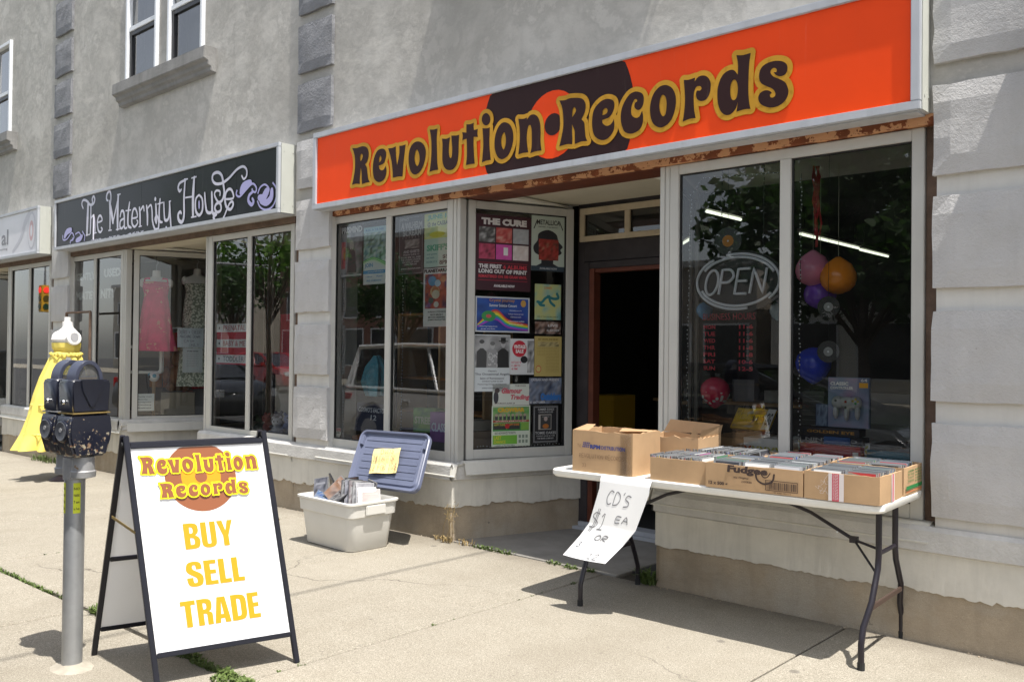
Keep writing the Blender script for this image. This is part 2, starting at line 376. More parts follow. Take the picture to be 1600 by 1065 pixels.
HAND = {'A': ["0,0 4,10 8,0","1.5,4 6.5,4"], 'B': ["0,0 0,10 5,9 5,6 0,5 6,4 6,1 0,0"], 'C': ["7,9 3,10 0,5 3,0 7,1"], 'D': ["0,0 0,10 5,9 7,5 5,1 0,0"], 'E': ["6,10 0,10 0,0 6,0","0,5 5,5"],
 'F': ["6,10 0,10 0,0","0,5 5,5"], 'G': ["7,9 3,10 0,5 3,0 7,1 7,4 4,4"], 'H': ["0,0 0,10","0,5 6,5","6,0 6,10"], 'I': ["1,0 1,10"], 'J': ["5,10 5,2 2,0 0,2"], 'K': ["0,0 0,10","6,10 0,4 6,0"], 'L': ["0,10 0,0 6,0"],
 'M': ["0,0 1,10 4,3 7,10 8,0"], 'N': ["0,0 0,10 6,0 6,10"], 'O': ["3,10 0,7 0,3 3,0 6,3 6,7 3,10"], 'P': ["0,0 0,10 5,9 6,7 5,5 0,4"], 'R': ["0,0 0,10 5,9 5,6 0,5 6,0"], 'S': ["6,9 2,10 0,7 5,4 5,1 0,0"],
 'T': ["0,10 7,10","3.5,10 3.5,0"], 'U': ["0,10 0,2 3,0 6,2 6,10"], 'V': ["0,10 3,0 6,10"], 'W': ["0,10 2,0 4,8 6,0 8,10"], 'X': ["0,0 6,10","0,10 6,0"], 'Y': ["0,10 3,5 6,10","3,5 3,0"], 'Z': ["0,10 6,10 0,0 6,0"],
 '$': ["6,9 2,9.5 0,7 6,4 5,1 0,1","3.5,12 2.2,-2","5,12 3.7,-2"], '1': ["0,8 2,10 2,0","0,0 5,0"], '2': ["0,8 3,10 5,7 0,0 6,0"], '3': ["0,9 4,10 5,7 2,5.5 5,3 3,0 0,1"], '0': ["3,10 0,7 0,3 3,0 6,3 6,7 3,10"], '!': ["1,10 1,3","1,1 1,0"], "'": ["1,10 0,8"], '-': ["0,5 5,5"], '+': ["0,5 6,5","3,8 3,2"], ' ': []}
def hand(mb, fr, s, x0, y0, x1, y1, w, off, mi=0, col=None, jit=.3, seed=3):
    rr = random.Random(seed); adv = []
    for c in s:
        pts = [tuple(map(float, q.split(','))) for st in HAND[c] for q in st.split()]
        adv.append((max([p[0] for p in pts]) if pts else 4)+2.6)
    k = (x1-x0)/sum(adv); h = (y1-y0)/10; x = x0; n = 0
    for c, a in zip(s, adv):
        dy = rr.uniform(-1, 1)*jit*h*2; sk = rr.uniform(.9, 1.08)
        for st in HAND[c]:
            P = [(float(q.split(',')[0]), float(q.split(',')[1])) for q in st.split()]
            P = [(x+p[0]*k+rr.uniform(-.2, .2)*k, y0+dy+p[1]*h*sk) for p in P]
            if len(P) == 2: P = [P[0], ((P[0][0]+P[1][0])/2+rr.uniform(-.2, .2)*k, (P[0][1]+P[1][1])/2), P[1]]
            ribbon(mb, fr, smooth([(p[0], p[1], len(P) > 4 and c in 'MNWE') for p in P], False, 3), w, off+n*2e-5, False, mi, col, caps=False); n += 1
        x += a*k

# contours of the groovy lettering and of the curly script, in millimetres on their sign faces
GROOVY=[
('R', '-2049,159c -1985,152 -1914,156 -1857,139 -1829,99 -1830,56 -1848,19 -1873,0c -1851,-29 -1840,-78 -1829,-127 -1807,-157c -1857,-155 -1911,-161c -1915,-124 -1918,-68 -1932,-14c -1935,-66 -1940,-113 -1940,-156c -1991,-147 -2045,-151c -2025,-95 -2007,-8 -2011,73 -2029,128', ['-1913,92 -1906,71 -1918,44 -1937,37 -1942,63 -1932,90']),
('e', '-1665,100 -1622,86 -1603,48 -1614,3 -1638,-25 -1695,-35c -1686,-62 -1661,-77 -1631,-73 -1607,-47c -1597,-93 -1611,-138 -1647,-165 -1702,-168 -1749,-137 -1769,-79 -1769,-8 -1749,53 -1713,91', ['-1676,44 -1663,25 -1669,2 -1693,-9c -1693,21 -1684,40']),
('v', '-1580,90c -1526,87 -1485,93c -1484,46 -1477,-8 -1467,-60c -1454,-19 -1441,33 -1442,90c -1403,87 -1367,91c -1379,16 -1392,-74 -1399,-160c -1451,-154 -1516,-156c -1523,-87 -1542,1', []),
('o', '-1222,93 -1166,68 -1132,19 -1131,-41 -1152,-98 -1189,-145 -1245,-164 -1290,-144 -1320,-91 -1329,-21 -1317,45 -1278,85', ['-1232,31 -1209,0 -1200,-39 -1204,-76 -1224,-100 -1247,-78 -1259,-31 -1250,13']),
('l', '-1087,164c -1042,157 -1001,159c -1006,74 -1001,-37 -996,-111 -985,-160c -1036,-158 -1084,-164c -1070,-87 -1064,9 -1071,99', []),
('u', '-949,73c -902,65 -860,70c -869,17 -871,-41 -863,-78 -849,-89 -837,-68 -836,-3 -847,80c -798,73 -762,74c -766,2 -767,-70 -779,-133 -814,-172 -866,-178 -914,-155 -939,-104 -942,-31 -941,27', []),
('t', '-687,139c -647,134 -609,139c -612,113 -608,84c -567,86c -572,57 -566,27c -611,35c -609,-36 -603,-107 -595,-165c -642,-162 -687,-165c -678,-97 -679,-26 -683,32c -728,28c -724,60 -732,88c -686,77c', []),
('i', '-521,84c -479,76 -446,78c -449,3 -446,-74 -433,-160c -476,-159 -522,-166c -515,-106 -510,-37 -515,34', []),
('j', '-486,188 -455,169 -442,135 -454,107 -485,98 -516,117 -529,150 -517,180', []),
('p', '-306,92 -254,69 -223,19 -216,-45 -234,-106 -268,-153 -320,-170 -364,-149 -391,-97 -398,-31 -384,32 -350,78', ['-305,20 -292,-5 -287,-41 -293,-79 -308,-102 -325,-80 -333,-40 -327,-3']),
('n', '-171,94c -126,86 -89,89c -91,74c -60,100 -23,99 10,76 31,29 36,-34 36,-96 46,-161c -7,-158 -56,-165c -44,-122 -43,-59 -46,-2 -55,27 -63,33 -77,24 -87,-15 -89,-65 -83,-116 -74,-156c -123,-153 -167,-157c -159,-105 -154,-42 -157,22', []),
('Q', '200,155c 250,150 291,155 348,147 393,133 419,103 423,67 414,34 389,-3c 413,-30 419,-78 425,-123 440,-155c 392,-150 336,-159c 334,-103 333,-71 310,-22c 312,-74 315,-119 313,-157c 271,-150 203,-155c 220,-98 236,-23 233,55 222,109', ['329,89 343,68 337,50 311,24c 311,55 317,79']),
('f', '607,93 645,74 655,45 646,9 616,-26 559,-36c 563,-57 587,-77 617,-79 639,-64 651,-44c 656,-79 651,-115 625,-148 588,-167 541,-161 498,-128 480,-75 478,-18 489,37 523,74 565,93', ['589,37 601,23 597,5 578,-4 559,-4c 562,21 574,34']),
('c', '826,99 866,79 879,47 873,6 852,-18 827,-16 809,5 812,29 826,35 829,44 819,53 805,48 790,21 784,-15 791,-46 817,-65 846,-62 867,-28c 874,-60 873,-102 857,-136 825,-155 782,-160 737,-141 715,-101 705,-50 710,4 731,49 764,86 793,99', []),
('q', '1044,97 1081,74 1106,29 1111,-19 1103,-70 1083,-114 1050,-146 1002,-156 960,-134 935,-95 925,-39 930,14 951,63 985,93 1013,101', ['1020,43 1038,24 1045,-13 1043,-54 1035,-82 1018,-89 1001,-64 993,-27 996,13 1007,38']),
('r', '1164,105c 1198,100 1242,104c 1239,82c 1261,103 1292,107 1323,93 1344,62 1347,28 1339,-13 1315,-41 1284,-44 1259,-29 1249,-2 1252,19 1262,23 1274,20 1285,27 1283,41 1268,49 1249,45 1236,17 1234,-32 1238,-88 1248,-139c 1207,-137 1160,-145c 1169,-87 1174,-21 1170,51', []),
('d', '1512,180c 1553,172 1602,174c 1594,123 1590,45 1589,-34 1594,-103 1603,-146c 1567,-142 1515,-147c 1524,-93c 1509,-130 1480,-154 1451,-156 1421,-136 1400,-95 1392,-45 1393,9 1407,55 1431,88 1466,102 1496,97 1522,66c 1522,128', ['1503,41 1517,22 1523,-11 1520,-47 1512,-69 1497,-77 1483,-67 1475,-33 1476,9 1487,36']),
('s', '1772,93 1804,79 1822,55 1821,24 1805,7 1780,5 1756,17 1743,35 1756,33 1761,44 1753,56 1739,59 1726,51 1724,34 1740,12 1772,-7 1810,-35 1828,-74 1827,-109 1806,-141 1768,-160 1724,-160 1686,-145 1660,-123 1650,-92 1660,-68 1685,-57 1713,-62 1732,-79 1721,-85 1724,-101 1738,-106 1752,-98 1752,-80 1735,-56 1696,-33 1665,-9 1654,27 1662,67 1689,90 1733,98', []),
]
SCRIPT=[
(30, 0, '-1719,180 -1759,236 -1723,280 -1623,264 -1511,201 -1414,211 -1385,259 -1423,299 -1458,267 -1446,225 -1486,193'),
(50, 0, '-1573,238 -1584,32 -1594,-159'),
(14, 0, '-1631,-163 -1508,-161'),
(30, 0, '-1491,199 -1491,23 -1497,-151'),
(28, 0, '-1485,33 -1433,59 -1383,24 -1359,-152'),
(12, 0, '-1388,-158 -1312,-156'),
(28, 0, '-1298,-35 -1169,-21 -1206,38 -1265,33 -1298,-35 -1270,-129 -1210,-159 -1158,-128 -1189,-105'),
(30, 0, '-1016,200 -1056,224 -1042,283 -975,310 -938,251 -946,153'),
(28, 0, '-977,196 -952,24 -950,-156'),
(45, 0, '-945,133 -870,-73'),
(26, 0, '-870,-73 -726,238'),
(45, 0, '-741,230 -752,54 -744,-163'),
(14, 0, '-991,-157 -900,-158'),
(14, 0, '-788,-164 -689,-163'),
(14, 0, '-770,243 -682,243'),
(30, 0, '-683,-21 -653,39 -598,29 -574,-41 -565,-159 -505,-164'),
(28, 0, '-574,-51 -671,-71 -683,-139 -635,-161 -571,-129'),
(34, 0, '-447,120 -479,-12 -474,-138 -398,-173'),
(14, 0, '-544,33 -406,30'),
(28, 0, '-371,-70 -246,-62 -290,28 -353,24 -381,-69 -368,-137 -304,-171 -233,-130 -255,-100'),
(34, 0, '-198,37 -180,-59 -174,-173'),
(24, 0, '-176,-3 -106,42 -84,-12'),
(12, 0, '-211,-180 -129,-177'),
(34, 0, '-25,39 -2,-67 2,-174'),
(28, 0, '2,8 74,38 106,-30 120,-143 182,-241 250,-247 267,-175 226,-97 178,-121 199,-169'),
(34, 0, '192,35 206,-77 209,-174'),
(44, 0, '177,97 179,87'),
(30, 0, '288,80 273,-47 286,-158 344,-177'),
(14, 0, '231,31 356,36'),
(30, 0, '375,34 389,-95 410,-160 476,-157 502,-87 503,30'),
(30, 0, '503,30 521,-116 544,-245'),
(12, 0, '488,30 535,34'),
(34, 0, '437,-241 441,-247'),
(30, 0, '756,131 720,116 688,160 729,205 853,222'),
(36, 0, '836,225 817,38 823,-143 784,-213 716,-191 697,-131 738,-102 764,-121'),
(14, 0, '811,232 894,226'),
(42, 0, '1024,226 1006,18 1012,-177'),
(14, 0, '967,225 1072,228'),
(14, 0, '972,-183 1084,-184'),
(16, 0, '842,35 1005,30'),
(30, 0, '1130,32 1190,-10 1207,-80 1194,-146 1136,-177 1075,-135 1057,-64 1070,3 1128,32'),
(26, 1, '1132,-36 1136,-101'),
(30, 0, '1243,40 1262,-74 1295,-156 1373,-172 1402,-119'),
(34, 0, '1382,32 1393,-71 1403,-175 1457,-188'),
(28, 0, '1542,-17 1540,22 1473,38 1436,3 1491,-66 1559,-112 1561,-167 1494,-180 1448,-140 1476,-96 1580,-75 1623,-3 1606,77 1573,174 1497,218 1407,210 1393,157 1455,110 1575,100 1706,134 1848,200 1960,216 2024,178 2026,117 1978,93 1942,128'),
(28, 0, '1639,-66 1792,-71 1768,4 1709,26 1652,-6 1639,-74 1671,-147 1744,-177 1793,-136 1771,-103 1714,-128 1615,-253'),
(34, 0, '1480,-202 1427,-216 1443,-253'),
(80, 1, '1939,-30 1980,18 2090,42'),
(18, 1, '1861,1 1848,-43 1912,-69 2009,-23 2131,30 2200,-15 2187,-58 2133,-37 2132,-15'),
(34, 1, '2133,-52 2079,-76 2067,-127 2123,-170 2156,-144 2135,-112'),
(75, 1, '2256,-117 2322,-125 2374,-79 2399,-60'),
(60, 1, '2284,-154 2376,-176 2453,-139 2464,-68'),
(16, 1, '2228,-78 2267,-23 2346,-3 2412,-40'),
(16, 1, '2476,0 2541,-69 2531,-162 2469,-227 2365,-242 2272,-207 2223,-143'),
(70, 1, '-2253,-130 -2182,-76 -2061,-61'),
(18, 1, '-2316,-105 -2301,-167 -2178,-166 -2035,-98 -1961,-163 -2020,-178'),
(18, 1, '-2078,-233 -2067,-199 -1983,-191'),
(60, 1, '-1888,-208 -1794,-196 -1726,-167'),
(16, 1, '-1927,-127 -1821,-111 -1749,-160'),
(16, 1, '-1717,-105 -1645,-169 -1654,-231'),
]

# ------------------------------------------------------------------ the ground
def gz(x): return 0 if x > -5 else .0105*(x+5)
M_slab = None
def slab_mat():
    m, t, b = base_mat('pavement_concrete', (.4, .36, .29), .92, 0, .3); p = pos(t)
    c = ramp(t, noise(t, p, .9, 6, .6), [(.3, (.265, .242, .197)), (.7, (.33, .303, .248))])
    c = mix(t, ramp(t, noise(t, p, 5.5, 6, .7), [(.35, .35), (.62, 0)]), c, (.22, .195, .15))
    c = mix(t, ramp(t, noise(t, p, 190, 3, .7), [(.38, .85), (.52, 0)]), c, (.15, .13, .10))
    c = mix(t, ramp(t, noise(t, p, 75, 4, .75), [(.40, .55), (.5, 0)]), c, (.17, .15, .115))
    c = mix(t, ramp(t, noise(t, p, 95, 3, .7), [(.55, 0), (.66, .5)]), c, (.47, .44, .37))
    c = mix(t, ramp(t, noise(t, p, 330, 2, .5), [(.56, 0), (.72, .7)]), c, (.66, .61, .52))
    v = N(t, 'ShaderNodeTexVoronoi', feature='F1'); v.inputs['Scale'].default_value = 1.9; t.links.new(p, v.inputs['Vector'])
    c = mix(t, ramp(t, v.outputs['Distance'], [(.035, .6), (.055, 0)]), c, (.10, .09, .08))      # old chewing gum
    v2 = N(t, 'ShaderNodeTexVoronoi', feature='F1'); v2.inputs['Scale'].default_value = 7; t.links.new(p, v2.inputs['Vector'])
    c = mix(t, ramp(t, v2.outputs['Distance'], [(.05, .5), (.075, 0)]), c, (.16, .14, .12))
    w1 = N(t, 'ShaderNodeVectorMath', operation='MULTIPLY_ADD'); n1 = N(t, 'ShaderNodeTexNoise'); t.links.new(p, n1.inputs['Vector']); n1.inputs['Scale'].default_value = 2.3; n1.inputs['Detail'].default_value = 5
    t.links.new(n1.outputs['Color'], w1.inputs[0]); w1.inputs[1].default_value = (.5, .5, 0); t.links.new(p, w1.inputs[2])
    v3 = N(t, 'ShaderNodeTexVoronoi', feature='DISTANCE_TO_EDGE'); v3.inputs['Scale'].default_value = .42; t.links.new(w1.outputs[0], v3.inputs['Vector'])
    mk = ramp(t, noise(t, p, .55, 2), [(.5, 0), (.56, .8)]); ck = ramp(t, v3.outputs['Distance'], [(.0010, 1), (.0028, 0)])
    mm = N(t, 'ShaderNodeMath', operation='MULTIPLY'); t.links.new(mk, mm.inputs[0]); t.links.new(ck, mm.inputs[1])
    c = mix(t, mm.outputs[0], c, (.07, .06, .05))                                     # hairline cracks
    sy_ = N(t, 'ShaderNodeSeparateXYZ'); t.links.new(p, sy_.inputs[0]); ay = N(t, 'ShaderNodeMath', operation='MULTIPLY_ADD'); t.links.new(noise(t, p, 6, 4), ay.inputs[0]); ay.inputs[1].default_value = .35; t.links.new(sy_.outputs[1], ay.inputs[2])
    c = mix(t, ramp(t, ay.outputs[0], [(0, 0), (1, 1)]), c, c) if False else c
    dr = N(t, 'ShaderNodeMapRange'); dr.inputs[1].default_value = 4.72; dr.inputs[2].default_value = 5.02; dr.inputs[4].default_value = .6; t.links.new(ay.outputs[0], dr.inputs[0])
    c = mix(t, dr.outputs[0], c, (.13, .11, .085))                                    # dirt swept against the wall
    big = ramp(t, noise(t, scalev(t, p, (1, .6, 1)), 1.6, 6, .65), [(.5, 0), (.72, .38)]); c = mix(t, big, c, (.19, .165, .125))
    t.links.new(c, b.inputs['Base Color'])
    bump(t, b, noise(t, p, 150, 4, .7), .45, .005); return m
M_slab = slab_mat()
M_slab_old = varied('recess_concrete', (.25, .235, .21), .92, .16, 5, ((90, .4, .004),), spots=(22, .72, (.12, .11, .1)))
M_road = varied('asphalt', (.055, .055, .055), .9, .15, 3, ((120, .5, .006),))
M_sillstone = varied('grey_window_ledge', (.24, .235, .225), .9, .15, 4, ((40, .5, .008),), streak=.4)
M_soil = plain('joint_dirt', (.05, .042, .03), .95)
ground = MB()
ground.quad((-150, -120, -.4), (150, -120, -.4), (150, 120, -.4), (-150, 120, -.4)).build('ground', M_road, kind='structure')
road = MB().quad((-120, -15, -.14), (60, -15, -.14), (60, .86, -.14), (-120, .86, -.14)).build('road', M_road, kind='structure')
sw = MB()
for a, b_ in ((-60, -5), (-5, 12)):
    sw.quad((a, 1.02, gz(a)-.02), (b_, 1.02, gz(b_)-.02), (b_, 6.0, gz(b_)-.02), (a, 6.0, gz(a)-.02))
sidewalk = sw.build('sidewalk', M_soil, kind='structure')
def slab(name, x0, x1, y0, y1, mat, z=0, g=.010, dz=0):
    rr = R_.uniform
    b = MB(); x0 += g*rr(.5, 1.1)*.8; x1 -= g*rr(.5, 1.1)*.8; y0 += g; y1 -= g; t1, t2 = rr(-.002, .002), rr(-.002, .002)
    z0, z1 = gz(x0)+z+t1, gz(x1)+z+t2; q = .006
    top = [(x0+q, y0+q, z0), (x1-q, y0+q, z1), (x1-q, y1-q, z1+dz), (x0+q, y1-q, z0+dz)]
    rim = [(x0, y0, z0-q), (x1, y0, z1-q), (x1, y1, z1-q+dz), (x0, y1, z0-q+dz)]
    bot = [(v[0], v[1], v[2]-.05) for v in rim]
    fs = [(0, 1, 2, 3)]+[((i+1) % 4, i, 4+i, 4+(i+1) % 4) for i in range(4)]+[(4+(i+1) % 4, 4+i, 8+i, 8+(i+1) % 4) for i in range(4)]
    b.add(top+rim+bot, fs); return b.build(name, mat, sidewalk)
xs = [-1.88-1.61*k for k in range(-7, 21)]
for i in range(len(xs)-1):
    slab('paving_slab', xs[i+1], xs[i], 2.14, 4.80, M_slab)
    slab('paving_slab', xs[i+1], xs[i], 1.05, 2.13, M_slab)
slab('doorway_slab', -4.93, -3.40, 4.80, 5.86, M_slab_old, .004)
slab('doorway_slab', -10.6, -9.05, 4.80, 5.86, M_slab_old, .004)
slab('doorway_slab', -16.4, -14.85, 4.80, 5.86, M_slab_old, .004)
kb = empty('kerb', kind=None) if False else None
kerb = MB()
for i in range(len(xs)-1):
    kerb.box(xs[i+1]+.004, xs[i]-.004, .86, 1.045, -.3, gz((xs[i]+xs[i+1])/2)-.003)
kerb.build('kerb', M_slab, kind='structure', bevel=.012)
far = MB(); far.box(-120, 60, -21, -15.15, -.3, -.12)
far.build('far_pavement', M_slab, kind='structure')
MB().box(-120, 60, -15.15, -15, -.3, -.10).build('far_kerb', M_slab, kind='structure')

# ------------------------------------------------------------------ the building
bld = empty('shop_building', (-4, 4.8, 0), label='two storey grey stucco shop building with blocky grey corner pilasters', cat='building')
def B(mb, name, m, **k):
    o = mb.build(name, m, None, **k); o.parent = bld; o.location = -bld.location; return o
PER = 5.6
UW = []      # upper window openings
for c0 in (-15.26, -9.66, -4.06, 1.54):
    UW += [(c0-.915, c0-.14, 4.60, 6.0), (c0+.115, c0+.89, 4.60, 6.0)]
def wall_holes(x0, x1, z0, z1, y, holes, depth):
    mb = MB(); X = sorted({x0, x1, *[h[0] for h in holes], *[h[1] for h in holes]}); Z = sorted({z0, z1, *[h[2] for h in holes], *[h[3] for h in holes]})
    for i in range(len(X)-1):
        for j in range(len(Z)-1):
            cx, cz = (X[i]+X[i+1])/2, (Z[j]+Z[j+1])/2
            if any(h[0] < cx < h[1] and h[2] < cz < h[3] for h in holes): continue
            mb.quad((X[i], y, Z[j]), (X[i+1], y, Z[j]), (X[i+1], y, Z[j+1]), (X[i], y, Z[j+1]))
    for a, b, c, d in holes:
        mb.quad((a, y, c), (a, y, d), (a, y+depth, d), (a, y+depth, c)); mb.quad((b, y, d), (b, y, c), (b, y+depth, c), (b, y+depth, d))
        mb.quad((a, y, d), (b, y, d), (b, y+depth, d), (a, y+depth, d)); mb.quad((a, y, c), (a, y+depth, c), (b, y+depth, c), (b, y, c))
    return mb
XL, XR = -30, 9
w_ = wall_holes(XL, XR, 2.70, 8.2, 4.80, UW, .14)
w_.quad((XL, 4.8, 8.2), (XR, 4.8, 8.2), (XR, 5.2, 8.2), (XL, 5.2, 8.2)).quad((XL, 5.2, 8.2), (XR, 5.2, 8.2), (XR, 5.2, 2.7), (XL, 5.2, 2.7))
w_.quad((XL, 4.80, 2.7), (XL, 5.2, 2.7), (XR, 5.2, 2.7), (XR, 4.8, 2.7))
w_.quad((XR, 4.8, 2.7), (XR, 5.2, 2.7), (XR, 5.2, 8.2), (XR, 4.8, 8.2))
B(w_, 'wall', M_stucco)
# roof, rear and floor of the building shell
sh = MB().box(XL, XR, 5.2, 13, 7.9, 8.1).box(XL, XR, 13, 13.2, 0, 8.1)
sh.box(XL, XL+.2, 5.2, 12.99, 0, 7.89).box(XR-.2, XR, 5.2, 12.99, 0, 7.89); B(sh, 'rear_wall', M_stucco)
# pilasters: a recessed band with blocks standing proud
zb = [.655, 1.235, 1.80, 2.375, 2.935, 3.455, 4.0, 4.543, 5.09, 5.64, 6.19, 6.74, 7.29]
zt = [1.12, 1.685, 2.262, 2.825, 3.37, 3.90, 4.442, 4.99, 5.535, 6.085, 6.635, 7.185, 7.735]
blk = {}
def rough_block(wd, h, seed):
    """a hand-trowelled block: slightly wavy edges and face"""
    rr = random.Random(seed); nx, nz = 6, 5; mb = MB(); g = []
    for j in range(nz+1):
        for i in range(nx+1):
            ex = 1 if i in (0, nx) else 0; ez = 1 if j in (0, nz) else 0
            g.append((i/nx*wd + (rr.uniform(-.005, .005) if ex else 0), (-.040 if not (ex or ez) else -.030)+rr.uniform(-.003, .003), j/nz*h+(rr.uniform(-.005, .005) if ez else 0)))
    n = len(g); back = [(x, .004, z) for x, y, z in g]; fs = []
    for j in range(nz):
        for i in range(nx): a = j*(nx+1)+i; fs.append((a, a+1, a+nx+2, a+nx+1))
    per = [i for i in range(nx+1)]+[(j+1)*(nx+1)-1+0 for j in range(1, nz+1)]+[nz*(nx+1)+i for i in range(nx-1, -1, -1)]+[j*(nx+1) for j in range(nz-1, 0, -1)]
    for a, b in zip(per, per[1:]+per[:1]): fs.append((b, a, n+a, n+b))
    mb.add(g+back, fs); return mb
pil = [(-18.20, .53), (-12.70, .535), (-7.012, .512), (-1.446, .512), (4.15, .52)]
for k, (px, wd) in enumerate(pil):
    B(MB().quad((px+.012, 4.795, gz(px)+.56), (px+wd-.012, 4.795, gz(px)+.56), (px+wd-.012, 4.795, 2.72), (px+.012, 4.795, 2.72))
      .quad((px+wd-.012, 4.795, .4), (px+wd-.012, 5.1, .4), (px+wd-.012, 5.1, 2.72), (px+wd-.012, 4.795, 2.72))
      .quad((px+.012, 5.1, .4), (px+.012, 4.795, .4), (px+.012, 4.795, 2.72), (px+.012, 5.1, 2.72)), 'pilaster_core', M_joint)
    for j, (a, b_) in enumerate(zip(zb, zt)):
        lo = j < 5 or (k == 3 and j < 6)
        key = (k*31+j) % 9; kk = (key, lo)
        mb = rough_block(wd, b_-a, kk[0]*7+k)
        o = mb.build('quoin_block', M_quoin if lo else M_quoin_dark, None); o.parent = bld
        o.location = Vector((px, 4.798, a)) - bld.location
# window pairs upstairs
def upper_window(x0, x1, z0, z1):
    o = B(MB().box(x0+.002, x0+.045, 4.76, 4.86, z0, z1).box(x1-.045, x1-.002, 4.76, 4.86, z0, z1).box(x0+.045, x1-.045, 4.762, 4.858, z1-.05, z1)
          .box(x0+.045, x1-.045, 4.79, 4.855, z0, z0+.02), 'window', M_white, bevel=.004)
    a, b_ = x0+.046, x1-.046; zm = z0+.62
    up = MB().box(a, b_, 4.785, 4.83, zm, zm+.055); up.build('upper_sash', M_white, o, bevel=.004)
    MB().quad((a, 4.825, zm+.05), (b_, 4.825, zm+.05), (b_, 4.825, z1-.05), (a, 4.825, z1-.05)).build('pane', M_glass2, o)
    sc = MB().box(a, a+.05, 4.795, 4.835, z0+.021, zm-.002).box(b_-.04, b_, 4.795, 4.835, z0+.021, zm-.002).box(a+.05, b_-.04, 4.797, 4.833, zm-.05, zm-.003).box(a+.05, b_-.04, 4.797, 4.833, z0+.021, z0+.08)
    sc.build('storm_screen_frame', M_black, o)
    MB().quad((a+.05, 4.82, z0+.08), (b_-.04, 4.82, z0+.08), (b_-.04, 4.82, zm-.05), (a+.05, 4.82, zm-.05)).build('lower_pane', M_glass2, o)
    MB().box(a-.04, b_+.04, 5.0, 5.02, z0-.1, z1+.1).build('blind', M_in_wall, o)
    return o
for h in UW: upper_window(*h)
for c0 in (-15.26, -9.66, -4.06, 1.54):
    s0 = MB().prism([(4.81, 4.598), (4.66, 4.59), (4.655, 4.46), (4.70, 4.44), (4.705, 4.40), (4.735, 4.385), (4.74, 4.34), (4.81, 4.33)], c0-1.02, c0+1.13,
                   M=Matrix(((0, 1, 0, 0), (1, 0, 0, 0), (0, 0, 1, 0), (0, 0, 0, 1))))
    B(s0, 'window_sill', M_sillstone, fixn=True, bevel=.006)
# the stretch of brownish mullion between paired windows is wall; plinth, ledge and sills of each shop front follow
def ragged(x0, x1, y, zt_, zb_, amp, seed, th=.006, step=.035, swap=None):
    """coat of render with a crumbling lower edge, standing th proud of the concrete"""
    rr = random.Random(seed); n = max(2, int((x1-x0)/step)); mb = MB(); vs = []; z = zb_; fs = []
    for i in range(n+1):
        x = x0+(x1-x0)*i/n; z += (zb_-z)*.12+rr.uniform(-1, 1)*amp*.35
        if rr.random() < .04: z += rr.choice((-1, 1))*amp
        g = gz(x)
        vs += [(x, y, zt_+g*.5), (x, y, z+g), (x, y+th+.006, z+g)]
    for i in range(n):
        a = 3*i; fs += [(a+1, a+4, a+3, a), (a+2, a+5, a+4, a+1)]
    return mb.add(vs, fs)
ROT = lambda a, b: Matrix.Translation(Vector((a[0], a[1], 0))) @ Matrix.Rotation(math.atan2(b[1]-a[1], b[0]-a[0]), 4, 'Z')
def run(a, b, seed, m=None):
    """plinth along a ground segment a->b (outside on the right hand side): concrete base, render, ledge"""
    d0 = (Vector(b)-Vector(a)).normalized(); a = tuple(Vector(a)-d0*.012); b = tuple(Vector(b)+d0*.012)
    L = math.hypot(b[0]-a[0], b[1]-a[1]); Mx = ROT(a, b); g0, g1 = gz(a[0]), gz(b[0])
    def put(mb, name, mat, **k):
        mb.v = [tuple(Mx @ Vector(v)) for v in mb.v]; B(mb, name, mat, **k)
    nb = max(2, int(L/.25)); mb = MB(); vs = []; rr = random.Random(seed)
    for i in range(nb+1):
        x = L*i/nb; g = g0+(g1-g0)*i/nb
        for z in (-.08, .06, .16, .42): vs.append((x, (0 if z != -.08 else -.006)+rr.uniform(-.002, .002), z+g))
    mb.add(vs, [(4*i+j, 4*(i+1)+j, 4*(i+1)+j+1, 4*i+j+1) for i in range(nb) for j in range(3)]); put(mb, 'concrete_base', M_base)
    rr = random.Random(seed+5); n = max(3, int(L/.018)); vs = []; fs = []; z = .26; mb = MB()
    for i in range(n+1):
        x = L*i/n; g = g0+(g1-g0)*i/n; z += (.258-z)*.22+rr.uniform(-1, 1)*.0065
        if rr.random() < .035: z += rr.choice((-.018, .014, .02))
        vs += [(x, -.014, .50), (x, -.015, .42), (x, -.016+rr.uniform(-.001, .001), z+g+rr.uniform(-.0022, .0022)), (x, .002, z+g-.002)]
    for i in range(n):
        for j in range(3): fs.append((4*i+j+1, 4*i+5+j, 4*i+4+j, 4*i+j))
    mb.add(vs, fs); put(mb, 'render_coat', M_render)
    n = max(2, int(L/.2)); vs = []; fs = []; mb = MB()
    for i in range(n+1):
        x = L*i/n
        for y, z in ((.03, .60), (-.018, .597), (-.036, .575), (-.040, .475), (-.012, .462)): vs.append((x, y+rr.uniform(-.0015, .0015), z+rr.uniform(-.002, .002)))
    for i in range(n):
        for j in range(4): fs.append((5*i+j+1, 5*i+6+j, 5*i+5+j, 5*i+j))
    mb.add(vs, fs); put(mb, 'ledge', M_ledge)

